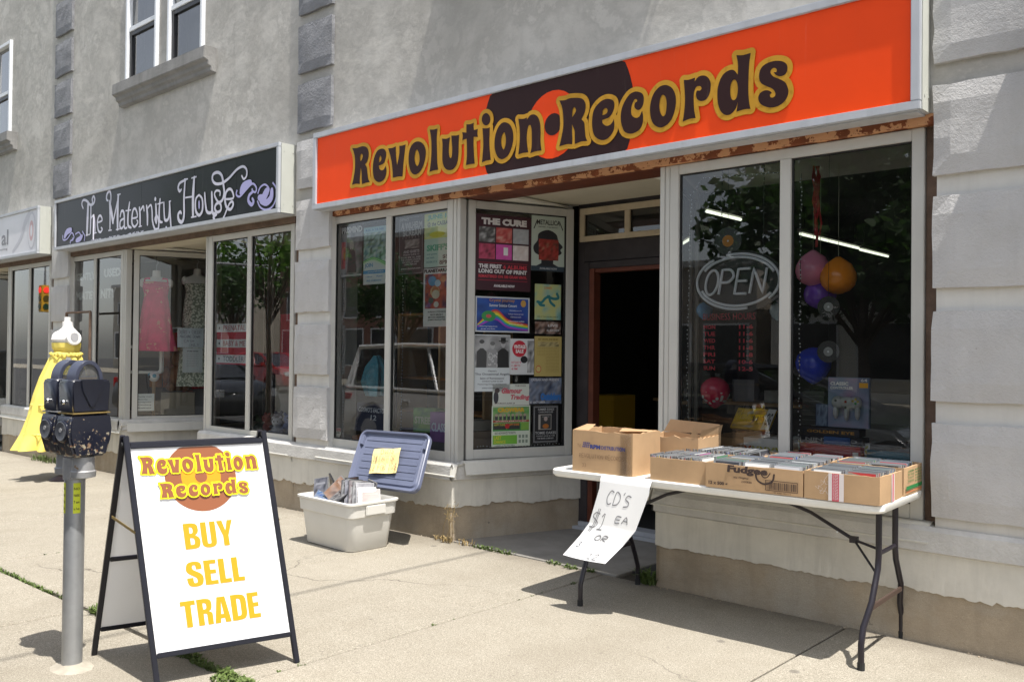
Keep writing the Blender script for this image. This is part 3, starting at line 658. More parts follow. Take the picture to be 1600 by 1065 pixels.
# ------------------------------------------------------------------ shop fronts
def shop_window(a, b, muls, z0=.613, z1=2.643, flip=False):
    """aluminium window along a->b seen from its right hand side; muls = positions of mullions along it"""
    L = math.hypot(b[0]-a[0], b[1]-a[1]); Mx = ROT(a, b)
    def T(mb): mb.v = [tuple(Mx @ Vector(v)) for v in mb.v]; return mb
    z0, z1 = z0+gz(a[0]), z1
    fr = MB().box(0, .062, 0, .06, z0, z1).box(L-.064, L, 0, .06, z0, z1).box(.0625, L-.0645, .002, .058, z1-.062, z1-.001).box(.0625, L-.0645, .002, .058, z0+.001, z0+.076)
    o = B(T(fr), 'shop_window', M_alu, bevel=.003)
    edges = [.062]+[m_ for m_ in muls]+[L-.064]
    for m_ in muls: T(MB().box(m_-.033, m_+.033, .001, .056, z0+.0765, z1-.0625)).build('mullion', M_alu, o, bevel=.003)
    g = [(.062, )]; cuts = [.062]+[x for m_ in muls for x in (m_-.033, m_+.033)]+[L-.064]
    for i in range(0, len(cuts), 2):
        x0, x1 = cuts[i], cuts[i+1]; za, zb_ = z0+.076, z1-.062
        T(MB().quad((x0, .026, za), (x1, .026, za), (x1, .026, zb_), (x0, .026, zb_))).build('pane', M_glass, o)
        gk = MB()
        for p, q, r, s_ in ((x0, x0+.008, za, zb_), (x1-.008, x1, za, zb_), (x0+.008, x1-.008, za, za+.008), (x0+.008, x1-.008, zb_-.008, zb_)): gk.box(p, q, .016, .036, r, s_)
        T(gk).build('gasket', M_rubber, o)
    return o
def sill(a, b, ext=(.0, .0), lip=True):
    L = math.hypot(b[0]-a[0], b[1]-a[1]); Mx = ROT(a, b); g = gz(a[0])
    sec = [(.03, .6125), (-.035, .612), (-.045, .604), (-.072, .524), (-.080, .520), (-.080, .513), (-.066, .514), (-.040, .596), (.03, .600)]
    mb = MB().prism([(p[0], p[1]+g) for p in sec], -ext[0], L+ext[1], M=Matrix(((0, 1, 0, 0), (1, 0, 0, 0), (0, 0, 1, 0), (0, 0, 0, 1))))
    mb.v = [tuple(Mx @ Vector(v)) for v in mb.v]
    return B(mb, 'sill', M_sill, fixn=True)
def shopfront(dx, pl, fascia, idx, zf=2.7):
    Lx0, Lx1, Rx0, Rx1 = -6.578+dx[0], -5.004+dx[1], -3.037+dx[2], -1.508+dx[3]
    A = (Lx1+.05, 4.90); Bk = (Lx1+.424, 5.85)
    C = (Rx0-.05, 4.90); Cb = (Rx0-.424, 5.85)
    shop_window((Lx0, 4.84), (Lx1, 4.84), [.80])
    shop_window((A[0]+.03, A[1]+.035), (Bk[0]+.005, Bk[1]-.03), [])
    shop_window((Rx0, 4.84), (Rx1, 4.84), [.768])
    shop_window((Cb[0], Cb[1]-.03), (C[0]-.03, C[1]+.035), [])
    g = gz(Lx0)
    for x0 in (Lx1+.004, Rx0-.075):
        B(MB().box(x0, x0+.034, 4.842, 4.90, .613+g, 2.643).box(x0+.036, x0+.072, 4.846, 4.915, .613+g, 2.643), 'corner_post', M_alu, bevel=.003)
    sill((Lx0-.075, 4.835), (Lx1+.13, 4.835)); sill((Lx1+.115, 4.86), (Bk[0]+.03, Bk[1]+.02))
    sill((Rx0-.075, 4.835), (Rx1+.05, 4.835)); sill((Cb[0]-.03, Cb[1]+.02), (Rx0-.082, 4.86))
    # plinth
    p0, p1 = pl
    run((p0, 4.80), (Lx1+.07, 4.80), idx*10+1); run((Lx1+.07, 4.80), (Bk[0]+.02, 5.90), idx*10+2)
    run((Cb[0]-.02, 5.90), (Rx0-.04, 4.80), idx*10+3); run((Rx0-.04, 4.80), (p1, 4.80), idx*10+4)
    # jamb fill beside the pilasters
    B(MB().box(Lx0-.03, Lx0-.004, 4.86, 5.0, .56, 2.66), 'window_jamb', M_woodgrey); B(MB().box(Rx1+.004, Rx1+.055, 4.86, 5.0, .56, 2.66), 'window_jamb', M_woodgrey)
    # lintel board with the wide underside seen over the recess
    B(MB().box(Lx0-.02, Rx1+.055, 4.803, 4.86, 2.646, 2.698), 'fascia_board', fascia)
    B(MB().box(Lx1+.08, Rx0-.08, 4.862, 5.13, 2.648, 2.698), 'lintel_soffit', M_redwood if idx == 1 else M_soffit)
    B(MB().box(Lx1-.2, Rx0+.2, 5.132, 5.93, 2.69, 2.74), 'recess_ceiling', M_soffit)
    # door wall, transom and doorway
    W0, W1 = Bk[0]+.01, Cb[0]-.01; y = 5.90; d0, d1 = W0+.075, W0+1.0; cw = MB()
    cw.box(W0-.02, d0-.03, y, y+.08, 0+g, 2.69).box(d1+.03, W1+.02, y, y+.08, g, 2.69).box(d0-.03, d1+.03, y+.001, y+.079, 2.655, 2.69).box(d0-.03, d1+.03, y+.001, y+.079, 2.21, 2.37)
    dw = B(cw, 'door_wall', M_dark)
    MB().box(d0-.028, d1+.028, y-.02, y+.06, 2.372, 2.654).build('x', M_beige) if False else None
    tr = MB().box(W0+.008, d1+.04, y-.022, y-.001, 2.375, 2.42).box(W0+.008, d1+.04, y-.022, y-.001, 2.60, 2.652).box(W0+.008, W0+.055, y-.0225, y-.001, 2.4205, 2.5995).box(d1-.01, d1+.04, y-.0225, y-.001, 2.4205, 2.5995).box(W0+.46, W0+.51, y-.0225, y-.001, 2.4205, 2.5995)
    tw = B(tr, 'transom_window', M_beige, bevel=.003)
    MB().quad((W0+.05, y+.004, 2.41), (d1, y+.004, 2.41), (d1, y+.004, 2.61), (W0+.05, y+.004, 2.61)).build('pane', M_glass, tw)
    MB().box(W0-.02, d1+.06, y+.03, y+.04, 2.36, 2.66).build('blind', M_in_dark, tw)
    B(MB().box(d0-.026, d0+.03, y-.012, y+.085, .085+g, 2.205).box(d1-.03, d1+.026, y-.012, y+.085, .085+g, 2.205).box(d0+.0305, d1-.0305, y-.012, y+.085, 2.15, 2.2045), 'door_frame', M_dark, bevel=.004)
    B(MB().box(d0+.0305, d0+.078, y-.006, y+.08, .085+g, 2.149).box(d0+.0785, d1-.0305, y+.006, y+.08, 2.118, 2.149), 'door_stop', M_redwood)
    B(MB().box(W0+.04, d1+.03, y-.035, y-.013, .0851+g, 2.24), 'architrave', M_dark) if False else None
    B(MB().box(d0-.09, d1+.09, y-.06, y+.12, g, .045+g).box(d0-.05, d1+.05, y-.03, y+.12, .0455+g, .082+g), 'doorstep', M_signmetal, bevel=.004)
    # inside: display decks, floor, walls, ceilings
    x0, x1 = Lx0-.3, Rx1+.2
    B(MB().box(x0, Lx1+.03, 4.90, 5.75, .56, .60), 'display_deck', M_in_floor)
    B(MB().box(Rx0-.03, x1, 4.90, 5.75, .56, .60), 'display_deck', M_in_floor)
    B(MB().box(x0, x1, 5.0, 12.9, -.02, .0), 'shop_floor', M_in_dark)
    B(MB().box(x0, Lx1+.35, 4.88, 5.9, 2.66, 2.68), 'display_ceiling', M_in_ceil)
    B(MB().box(Rx0-.35, x1, 4.88, 5.9, 2.66, 2.68), 'display_ceiling', M_in_ceil)
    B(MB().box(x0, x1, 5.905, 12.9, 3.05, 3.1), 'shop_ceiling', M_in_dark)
    B(MB().box(x0, Lx1+.35, 5.86, 5.90, 2.68, 3.05), 'bulkhead', M_in_ceil)
    B(MB().box(Rx0-.35, x1, 5.86, 5.90, 2.68, 3.05), 'bulkhead', M_in_ceil)
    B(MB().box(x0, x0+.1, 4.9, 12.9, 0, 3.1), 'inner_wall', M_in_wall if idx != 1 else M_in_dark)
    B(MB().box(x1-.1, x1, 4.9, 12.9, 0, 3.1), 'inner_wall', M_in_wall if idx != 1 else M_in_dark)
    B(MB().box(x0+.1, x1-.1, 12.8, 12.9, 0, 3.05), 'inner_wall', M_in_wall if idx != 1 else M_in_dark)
    return Lx0, Lx1, Rx0, Rx1
LIGHTFR = Fr
shopfront((0, 0, 0, 0), (-7.05, -.8), M_wood, 1)
dm = (-5.732, -5.70, -5.65, -5.625)
shopfront(dm, (-12.72, -7.05), M_woodgrey, 2)
shopfront((-11.5, -11.45, -11.42, -11.40), (-18.2, -12.72), M_woodgrey, 3)
run((-.8, 4.80), (4.6, 4.80), 77); run((-24, 4.80), (-18.2, 4.80), 78)
# the next shop to the right is closed off by a plain bay (outside the picture)
B(MB().box(-.95, 4.15, 4.86, 4.90, .6, 2.69), 'boarded_front', M_alu)
B(MB().box(-24, -18.2, 4.86, 4.90, .5, 2.69), 'boarded_front', M_alu)
B(MB().box(4.67, 9, 4.80, 4.90, -.1, 2.69), 'ground_floor_wall', M_stucco); B(MB().box(-30, -24, 4.80, 4.90, -.5, 2.69), 'ground_floor_wall', M_stucco)

# ------------------------------------------------------------------ shop signs
def sign_box(x0, x1, z0, z1, yf, bar, label, seams=(), face=None, name='shop_sign'):
    t = empty(name, (x0, 4.80, z0), label=label, cat='sign'); l, h, d = x1-x0, z1-z0, yf-4.797
    MB().box(.003, l-.003, d+.031, 0, .003, h-.003).build('housing', M_signmetal, t)
    fr = MB().box(0, l, d, d+.03, 0, bar).box(0, l, d, d+.03, h-bar, h).box(0, bar, d+.0005, d+.0295, bar, h-bar).box(l-bar, l, d+.0005, d+.0295, bar, h-bar)
    fr.build('frame', M_signmetal, t, bevel=.004)
    e = MB().box(l-.0025, l+.004, d+.0305, -.002, .004, h-.004)
    for zz in (.08, h-.08):
        for yy in (d+.06, -.03): e.box(l+.004, l+.007, yy-.006, yy+.006, zz-.006, zz+.006)
    e.build('end_panel', M_signend, t, bevel=.001)
    us = MB().box(.02, l-.02, d+.031, -.002, -.006, .0025)
    for k in range(int(l/1.2)): us.box(1.2*k+.6, 1.2*k+.604, d+.031, -.004, -.0075, -.006)
    us.build('underside', M_signmetal, t)
    cuts = [bar]+[s_ for s_ in seams]+[l-bar]
    for a, b_ in zip(cuts, cuts[1:]):
        MB().box(a+.0015, b_-.0015, d+.018, d+.024, bar-.004, h-bar+.004).build('face_panel', face, t)
    return t, Fr((0, d+.018, 0), (1, 0, 0), (0, 0, 1), (0, -1, 0))
def gloss_mat(name, col, rough=.5, coat=.03):
    m, t, b = base_mat(name, col, rough, 0, .5); b.inputs['Coat Weight'].default_value = coat; b.inputs['Specular IOR Level'].default_value = .22; b.inputs['Coat Roughness'].default_value = .08
    p = pos(t, True); c = ramp(t, noise(t, p, 1.5, 4, .6), [(.3, mul(t, col, .93)), (.7, mul(t, col, 1.05))])
    c = mix(t, ramp(t, noise(t, scalev(t, p, (14, 1, 1)), 2, 5, .7), [(.62, 0), (.85, .14)]), c, (.5, .45, .4))
    t.links.new(c, b.inputs['Base Color']); return m
M_orange = gloss_mat('orange_sign_face', (.95, .070, .003))
M_brown = gloss_mat('dark_brown_vinyl', (.030, .009, .008))
M_gold = gloss_mat('ochre_vinyl', (.58, .30, .025))
sx0, sx1, sz0, sz1 = -6.597, -1.474, 2.692, 3.366
sg, fr = sign_box(sx0, sx1, sz0, sz1, 4.648, .046, 'long orange light box sign reading Revolution Records with a dark brown record', (), M_orange)
# record disc cut by the frame
d_ = MB(); cx, cz, rr_ = -3.862-sx0, 3.005-sz0, .665; lo, hi = .046, sz1-sz0-.046
def cutdisc(cx, cz, r, lo, hi, n=80):
    P = []
    for i in range(n):
        a = 2*math.pi*i/n; x, z = cx+r*math.cos(a), cz+r*math.sin(a)
        if z > hi or z < lo:
            z = min(max(z, lo), hi); q = math.sqrt(max(0, r*r-(z-cz)**2)); x = cx+min(max(x-cx, -q), q)
        P.append((x, z))
    return P
P = []
for p in cutdisc(cx, cz, rr_, lo, hi):
    if not P or (Vector(p)-Vector(P[-1])).length > 1e-4: P.append(p)
fill(d_, fr, [P], .0012, 0); ell(d_, fr, cx, cz, .232, .232, .0024, 1); ell(d_, fr, cx+.005, cz, .075, .075, .0036, 0)
d_.build('record_emblem', [M_brown, M_orange], sg)
lt = MB(); T0 = lambda p: (p.x-4-sx0, p.y+3-sz0)
groovy(lt, fr, 'RevolutijpnQfcqrds', T0, .031, .0040, 0, 1)
lt.build('lettering', [M_brown, M_gold], sg)
# The Maternity House
M_blackface = gloss_mat('black_sign_face', (.012, .012, .016), .4, .12)
M_lilacw = plain('pale_lilac_vinyl', (.62, .61, .70), .4); M_lav = plain('lavender_vinyl', (.42, .40, .68), .4)
mx0, mx1 = -12.24, -7.076
sg, fr = sign_box(mx0, mx1, 2.712, 3.362, 4.612, .040, 'black sign reading The Maternity House in curly pale lettering', [1.20, 2.42, 3.60, 4.42][:4], M_blackface)
lt = MB()
for k, (w, c, st) in enumerate(SCRIPT):
    pts = [(p[0]-9.66-mx0, p[1]+3-2.712, 0) for p in parse(st)]
    P = smooth(pts, False, 4); P = [p for p in P if True]; n = len(P)
    P = [Vector((min(max(p.x, .045), mx1-mx0-.045), min(max(p.y, .043), .607))) for p in P]
    ws = [w*1.12/1000*(1 if w < 20 else (.62+.38*math.sin(math.pi*min(1, max(0, (i+1)/(n+1)))))) for i in range(n)]
    ribbon(lt, fr, P, ws, .0012+k*1e-4, False, 1 if c else 0, caps=w > 20, inc=2e-6)
lt.build('lettering', [M_lilacw, M_lav], sg)
ph = MB(); text(ph, fr, '905 - 575 - 4757', 1.1, .041, 2.5, .058, .001, 0, None, .01)
ph.build('phone_number', M_lilacw, sg)
MB().box(1.195, 1.20, -.186, -.172, .05, .36).build('curling_film_edge', M_lilacw, sg)
# pale sign of the third shop
M_paleface = gloss_mat('pale_sign_face', (.70, .70, .74), .4, .1)
sg, fr = sign_box(-17.95, -12.80, 2.712, 3.362, 4.612, .040, 'white shop sign with a grey swirl and red medallion at the far left edge', [], M_paleface)
lt = MB(); ox = 17.95
ell(lt, fr, -13.05+ox, .33, .14, .26, .002, 0, n=36); ell(lt, fr, -13.05+ox, .33, .12, .23, .003, 1, n=36); ell(lt, fr, -13.05+ox, .33, .075, .14, .004, 2, n=30); ell(lt, fr, -13.05+ox, .33, .04, .08, .005, 1)
ribbon(lt, fr, smooth([(-13.75+ox, .08, 0), (-13.45+ox, .25, 0), (-13.3+ox, .45, 0), (-13.1+ox, .58, 0)], False, 6), [.05+.004*i for i in range(19)], .0012, False, 0, caps=False)
text(lt, fr, 'al', -14.19+ox, .20, -13.92+ox, .42, .002, 3, None, .02); text(lt, fr, 'hairdressing', -14.6+ox, .12, -13.95+ox, .165, .002, 3, None, .01)
lt.build('lettering', [plain('pale_grey_swirl', (.55, .55, .60), .5), M_paleface, plain('faded_red', (.60, .40, .42), .5), plain('grey_letters', (.25, .25, .27), .5)], sg)
# sign of the next shop to the right, just outside the picture: its shadow falls across the right hand pilaster
sign_box(-.915, 4.2, 2.692, 3.366, 4.60, .046, 'plain pale sign box of the neighbouring shop at the right', (), M_paleface)

# ------------------------------------------------------------------ folding table
M_tabletop = varied('white_moulded_plastic', (.78, .77, .72), .45, .03, 6, ((300, .25, .001),), spots=(7, .72, (.62, .60, .53)), obj=True)
M_leg = plain('dark_brown_enamel', (.012, .009, .014), .35)
M_brace = plain('worn_brown_flat_bar', (.07, .045, .035), .5)
TZ = rad(2.7); TC = Vector((-2.43, 4.455, 0)); TH = .775
tbl = empty('folding_table', TC, TZ, 'long white plastic folding table with dark curved legs set out below the right hand window', 'table')
tl, tw_ = .945, .355
def rrect(l, w, r, n=5):
    P = []
    for cx, cy, a in ((l-r, w-r, 0), (-l+r, w-r, 90), (-l+r, -w+r, 180), (l-r, -w+r, 270)):
        for i in range(n+1): q = rad(a+90*i/n); P.append((cx+r*math.cos(q), cy+r*math.sin(q)))
    return P
P0 = rrect(tl, tw_, .06); k = len(P0); mb = MB(); vs = []
for ins, z in ((.006, TH), (0, TH-.006), (0, TH-.030), (.010, TH-.042), (.03, TH-.042), (.032, TH-.012)):
    vs += [(x-(ins if x > 0 else -ins), y-(ins if y > 0 else -ins), z) for x, y in P0]
mb.add(vs, [tuple(range(k))]+[(r*k+(i+1) % k, r*k+i, (r+1)*k+i, (r+1)*k+(i+1) % k) for r in range(5) for i in range(k)]+[tuple(5*k+i for i in range(k))[::-1]])
mb.build('tabletop', M_tabletop, tbl, smooth=True, sharp=40, fixn=True)
for sx, xo in ((-1, -.74), (1, .865)):
    for sy in (-1, 1):
        yt, yf = sy*.13, sy*.315
        if sx > 0: xf = xo-.02
        else: xf = xo
        prof = [(xo, yt, TH-.035), (xo, yt, .50), (xo, yt+sy*.012, .44), (xo, yt+sy*.10, .30), (xf, yf-sy*.03, .19), (xf, yf, .12), (xf, yf, .02)]
        P = []
        for a, b_ in zip(prof, prof[1:]):
            for q in (0, .5): P.append(Vector(a).lerp(Vector(b_), q))
        P.append(Vector(prof[-1]))
        lg = MB().tube(P, .0145, 10).build('leg', M_leg, tbl, smooth=True)
        MB().tube([(xf, yf, .0), (xf, yf, .035)], .017, 10).build('foot_cap', M_rubber, lg, smooth=True)
    MB().box(xo-.006, xo+.006, -.235, .235, .262, .287).build('crossbar', M_brace if sx > 0 else M_leg, tbl, bevel=.002)
    MB().tube([(xo, -.13, .51), (xo, .13, .51)], .0105, 8).build('stretcher', M_leg, tbl, smooth=True)
    MB().tube([(xo, -.17, TH-.032), (xo, .17, TH-.032)], .012, 8).build('hinge_bar', M_leg, tbl, smooth=True)
    xm = xo-sx*.66
    br = MB().tube([(xm, 0, TH-.045), (xm+sx*.28, 0, TH-.13), (xm+sx*.50, 0, .535)], .0095, 8).tube([(xm+sx*.50, 0, .535), (xo, -.06, .512)], .007, 8).tube([(xm+sx*.50, 0, .535), (xo, -.13, .40)], .006, 8)
    br.box(xm+sx*.5-.02, xm+sx*.5+.02, -.012, .012, .52, .552).tube([(xm, -.09, TH-.042), (xm, .09, TH-.042)], .009, 8)
    b0 = br.build('folding_brace', M_leg, tbl, smooth=True)
    MB().ball((xm+sx*.42, -.012, .565), .005).build('rivet', M_white, b0)
def tw(x, y, z=0):   # world -> table-aligned object matrix
    return Matrix.Translation((x, y, z)) @ Matrix.Rotation(TZ, 4, 'Z')
# ------------------------------------------------------------------ cartons
M_card = varied('brown_cardboard', (.46, .30, .165), .85, .08, 6, ((60, .15, .002),), obj=True, streak=.12)
M_cardin = varied('inner_cardboard', (.40, .26, .14), .9, .1, 6, ((60, .2, .002),), obj=True)
M_ink = plain('dark_print_ink', (.05, .03, .025), .7); M_bluink = plain('blue_print_ink', (.03, .05, .22), .6); M_pencil = plain('faint_marker', (.20, .12, .07), .8)
def carton(name, x, y, z, w, d, h, label, rz=0, th=.005, ragged_top=0, seed=1, group=None, cat='cardboard box', flaps=()):
    rr = random.Random(seed)
    t = empty(name, (x, y, z), rz+TZ, label, cat, group)
    def wall(nm, a, b_, inn, hh=None):
        a = Vector(a); b_ = Vector(b_); nseg = 10; mb = MB(); vs = []; fs = []
        n = Vector(inn)*th
        for i in range(nseg+1):
            p = a.lerp(b_, i/nseg); zt_ = (hh or h)+rr.uniform(-1, 1)*ragged_top
            bow = math.sin(math.pi*i/nseg)*.003*(1 if ragged_top else .4)
            vs += [(p.x-n.x*bow/th*1, p.y-n.y*bow/th, 0), (p.x-n.x*bow/th*2, p.y-n.y*bow/th*2, zt_), (p.x+n.x, p.y+n.y, zt_), (p.x+n.x, p.y+n.y, 0)]
        for i in range(nseg):
            q = 4*i; fs += [(q, q+4, q+5, q+1), (q+1, q+5, q+6, q+2), (q+2, q+6, q+7, q+3)]
        fs += [(0, 1, 2, 3), (4*nseg+3, 4*nseg+2, 4*nseg+1, 4*nseg)]
        return mb.add(vs, fs).build(nm, M_card, t, fixn=False)
    wall('front_panel', (0, 0, 0), (w, 0, 0), (0, 1, 0)); wall('back_panel', (w, d, 0), (0, d, 0), (0, -1, 0))
    wall('side_panel', (w, 0, 0), (w, d, 0), (-1, 0, 0)); wall('side_panel', (0, d, 0), (0, 0, 0), (1, 0, 0))
    MB().box(.004, w-.004, .004, d-.004, .001, .005).build('bottom_panel', M_cardin, t)
    return t
zt_ = TH+.0005
# box with printing at the left end
t = carton('cardboard_box', -3.205, 4.085, zt_, .405, .30, .236, 'open brown cardboard box printed RPM Distribution at the left end of the table', 0, .005, .004, 3)
fr = Fr((0, 0, 0), (1, 0, 0), (0, 0, 1), (0, -1, 0)); ink = MB()
text(ink, fr, 'RPM', .128, .136, .198, .160, .009, 0, None, .05); text(ink, fr, 'DISTRIBUTION', .205, .136, .36, .158, .009, 0, None, .02)
for i in range(4):
    for j in range(3): rect(ink, fr, .075+.012*i+.003*j, .142+.011*j, .084+.012*i+.003*j, .149+.011*j, .009, 0)
ink.build('printing', M_bluink, t)
hw = MB(); hand(hw, fr, 'REVOLUTION RECORDS', .055, .083, .36, .106, .002, .0092, seed=4); hand(hw, fr, '33', .075, .03, .105, .048, .002, .0092, seed=5)
hand(hw, fr, 'TO', .04, .14, .068, .156, .002, .0092, seed=6)
hw.build('handwriting', M_pencil, t)
fl = MB(); fl.quad((0, .003, .236), (.11, .003, .238), (.10, .09, .268), (.004, .14, .262)).quad((.15, .298, .236), (.401, .298, .236), (.36, .24, .232), (.19, .20, .226))
fl.build('torn_flap', M_cardin, t)
tp = MB().quad((.33, -.0082, .002), (.40, -.0082, .002), (.40, -.0082, .23), (.33, -.0082, .23))
M_tape = glassm('clear_packing_tape', .25, (.93, .90, .82), 1.45, .05); tp.build('packing_tape', M_tape, t)
# empty box behind
t = carton('cardboard_box', -3.0, 4.47, zt_, .38, .30, .20, 'empty open cardboard box with torn edges standing behind the RPM box', rad(1.5), .005, .008, 8)
fl = MB().quad((0, .298, .2), (.38, .298, .2), (.37, .31, .262), (.04, .31, .276)).quad((.378, 0, .2), (.378, .298, .2), (.392, .30, .262), (.395, .02, .245))
fl.quad((.33, .0, .2), (.378, .0, .2), (.37, -.01, .27), (.35, -.005, .262)); fl.build('torn_flap', M_card, t)
# shallow trays that hold the CDs
trays = []
t = carton('cardboard_tray', -2.685, 4.105, zt_, .335, .36, .122, 'plain brown cardboard tray of CDs immediately right of the RPM box', 0, .004, .002, 11); trays.append(t)
t = carton('cardboard_tray', -2.343, 4.098, zt_, .512, .37, .125, 'brown biscuit carton tray marked 12 x 500 g full of CDs', 0, .004, .003, 12); trays.append(t); t2 = t
t = carton('cardboard_tray', -1.825, 4.122, zt_, .350, .34, .130, 'cardboard tray closed with red fragile tape at the front right corner', 0, .004, .002, 13); trays.append(t); t3 = t
t = carton('cardboard_tray', -2.70, 4.475, zt_, .45, .315, .125, 'brown tray of CDs at the back of the table beside the window post', 0, .004, .002, 14); trays.append(t)
t = carton('cardboard_tray', -2.24, 4.48, zt_, .38, .31, .125, 'brown tray of CDs in the middle of the back row', 0, .004, .002, 15); trays.append(t)
t = carton('cardboard_tray', -1.85, 4.485, zt_, .36, .31, .138, 'carton tray with green print on its end at the back right corner', 0, .004, .002, 16); trays.append(t); t6 = t
ink = MB(); cutl = .122
text(ink, fr, 'Fudgee', .12, .076, .335, .1235, .0065, 0, None, .05, .12); ribbon(ink, fr, smooth([(.275, .088, 0), (.285, .06, 0), (.32, .045, 0), (.36, .06, 0), (.37, .095, 0)], False, 6), .009, .0066, False, 0)
ribbon(ink, fr, smooth([(.30, .098, 0), (.315, .078, 0), (.335, .08, 0), (.35, .10, 0)], False, 5), .005, .0068, False, 0)
text(ink, fr, 'the Original', .155, .056, .235, .068, .0065, 0, None, .01, .2); text(ink, fr, 'COOKIES', .20, .040, .255, .049, .0065, 0, None, .02); text(ink, fr, '12 x 500 g', .02, .012, .125, .034, .0065, 0, None, .04)
for a in (.325, .487): rect(ink, fr, a, .016, a+.003, .066, .0065, 0)
rect(ink, fr, .325, .063, .49, .066, .0067, 0); rect(ink, fr, .325, .016, .49, .019, .0067, 0)
x = .333; rq = random.Random(4)
while x < .48: w = rq.choice((.0018, .003, .0045)); rect(ink, fr, x, .022, x+w, .058, .0066, 0); x += w+rq.choice((.002, .0035))
text(ink, fr, '1 00 6801 9011 5', .36, .005, .455, .012, .0066, 0, None, 0)
ink.build('printing', M_ink, t2)
frs = Fr((.350, 0, 0), (0, 1, 0), (0, 0, 1), (1, 0, 0)); M_redtape = plain('red_tape_print', (.55, .06, .10), .5); M_whitetape = plain('white_tape', (.70, .64, .62), .35)
tp = MB(); rect(tp, fr, .118, .0, .190, .129, .0062, 0); rect(tp, fr, .136, .0, .168, .129, .0068, 1); rect(tp, frs, .155, 0, .20, .129, .0062, 0); rect(tp, frs, .168, 0, .185, .129, .0068, 1)
for i in range(9):
    text(tp, Fr(fr.p(.164, .006+i*.0135, .0072), (0, 0, 1), (-1, 0, 0), (0, -1, 0)), 'FRAGILE', 0, 0, .012, .024, 0, 0, None, 0)
tp.build('packing_tape', [M_whitetape, M_redtape], t3)
cr = MB(); rr = random.Random(3)
for i in range(9):
    P = [(.06+rr.uniform(0, .06), .06+rr.uniform(-.03, .03))]
    for _ in range(3): P.append((P[-1][0]+rr.uniform(-.02, .02), P[-1][1]+rr.uniform(-.02, .02)))
    ribbon(cr, fr, P, .0012, .0062+i*3e-5, False, 0, caps=False)
cr.build('crease', M_whitetape, t3)
frs = Fr((.36, 0, 0), (0, 1, 0), (0, 0, 1), (1, 0, 0)); ink = MB()
M_grn = plain('green_print', (.02, .19, .05), .6); M_org = plain('orange_print', (.55, .16, .05), .6)
rect(ink, frs, .02, .028, .29, .046, .0062, 0); rect(ink, frs, .02, .014, .29, .019, .0062, 1)
for i in range(4): text(ink, frs, ['GREEN', 'BEST FOOD', 'QUALITY', 'PRODUCE'][i], .05, .112-i*.016, .15, .122-i*.016, .0062, 0, None, .01)
for i in range(5): text(ink, frs, ['MADE OF', 'FRESH', 'PACKED', 'WASHED', 'KEEP'][i], .17, .114-i*.014, .28, .122-i*.014, .0062, 0, None, .01)
ink.build('printing', [M_grn, M_org], t6)
# ------------------------------------------------------------------ CDs in the trays
M_cdcase = D.materials.new('clear_cd_case'); M_cdcase.use_nodes = True
b = M_cdcase.node_tree.nodes['Principled BSDF']; b.inputs['Base Color'].default_value = (.22, .23, .24, 1); b.inputs['Roughness'].default_value = .12; b.inputs['Specular IOR Level'].default_value = .9
M_cddark = plain('black_cd_tray', (.03, .03, .035), .2, 0, .8); M_cdcol = vcol('cd_booklet', .2, .8)
inserts = [((.75, .75, .73), (.4, .4, .4)), ((.05, .05, .06), (.3, .3, .32)), ((.5, .05, .05), (.7, .6, .5)), ((.55, .10, .35), (.8, .7, .75)), ((.08, .12, .35), (.3, .5, .7)), ((.7, .5, .05), (.8, .3, .1)),
           ((.25, .2, .15), (.6, .5, .4)), ((.02, .02, .02), (.08, .05, .04)), ((.6, .6, .62), (.8, .8, .8)), ((.1, .25, .15), (.5, .5, .3))]
cdm = []
for i, (c1, c2) in enumerate(inserts):
    mb = MB(); w, h, d = .142, .124, .0098
    mb.box(-w/2, w/2, 0, d*.28, 0, h, 0).box(-w/2, w/2, d*.72, d, 0, h, 0)
    mb.box(-w/2+.001, w/2-.001, d*.281, d*.719, .001, h-.001, 1 if i % 3 else 0)
    mb.box(-w/2+.0005, -w/2+.0015, d*.3, d*.7, .002, h-.002, 2, c1).box(w/2-.0015, w/2+.0003, d*.25, d*.75, .002, h-.002, 2, c2)
    mb.quad((-w/2+.012, -.0003, .003), (w/2-.002, -.0003, .003), (w/2-.002, -.0003, h-.003), (-w/2+.012, -.0003, h-.003), 2, c1)
    frq = Fr((-w/2+.012, -.0003, .003), (1, 0, 0), (0, 0, 1), (0, -1, 0))
    blurpic(mb, frq, .012, .02, w-.03, h*.8, .0003, [c1, c2, c1, (.4, .3, .25)], 5, 5, i+3, 1.5, 2)
    mb.quad((-w/2+.001, d+.0003, h-.002), (w/2-.001, d+.0003, h-.002), (w/2-.001, d+.0003, .002), (-w/2+.001, d+.0003, .002), 2, c2)
    cdm.append(mb.mesh('cd_case', [M_cdcase, M_cddark, M_cdcol]))
rr = random.Random(21); cdn = 0
CDN = ['white edged', 'black edged', 'dark red', 'pink', 'blue', 'yellow', 'brown', 'plain black', 'pale grey', 'green']
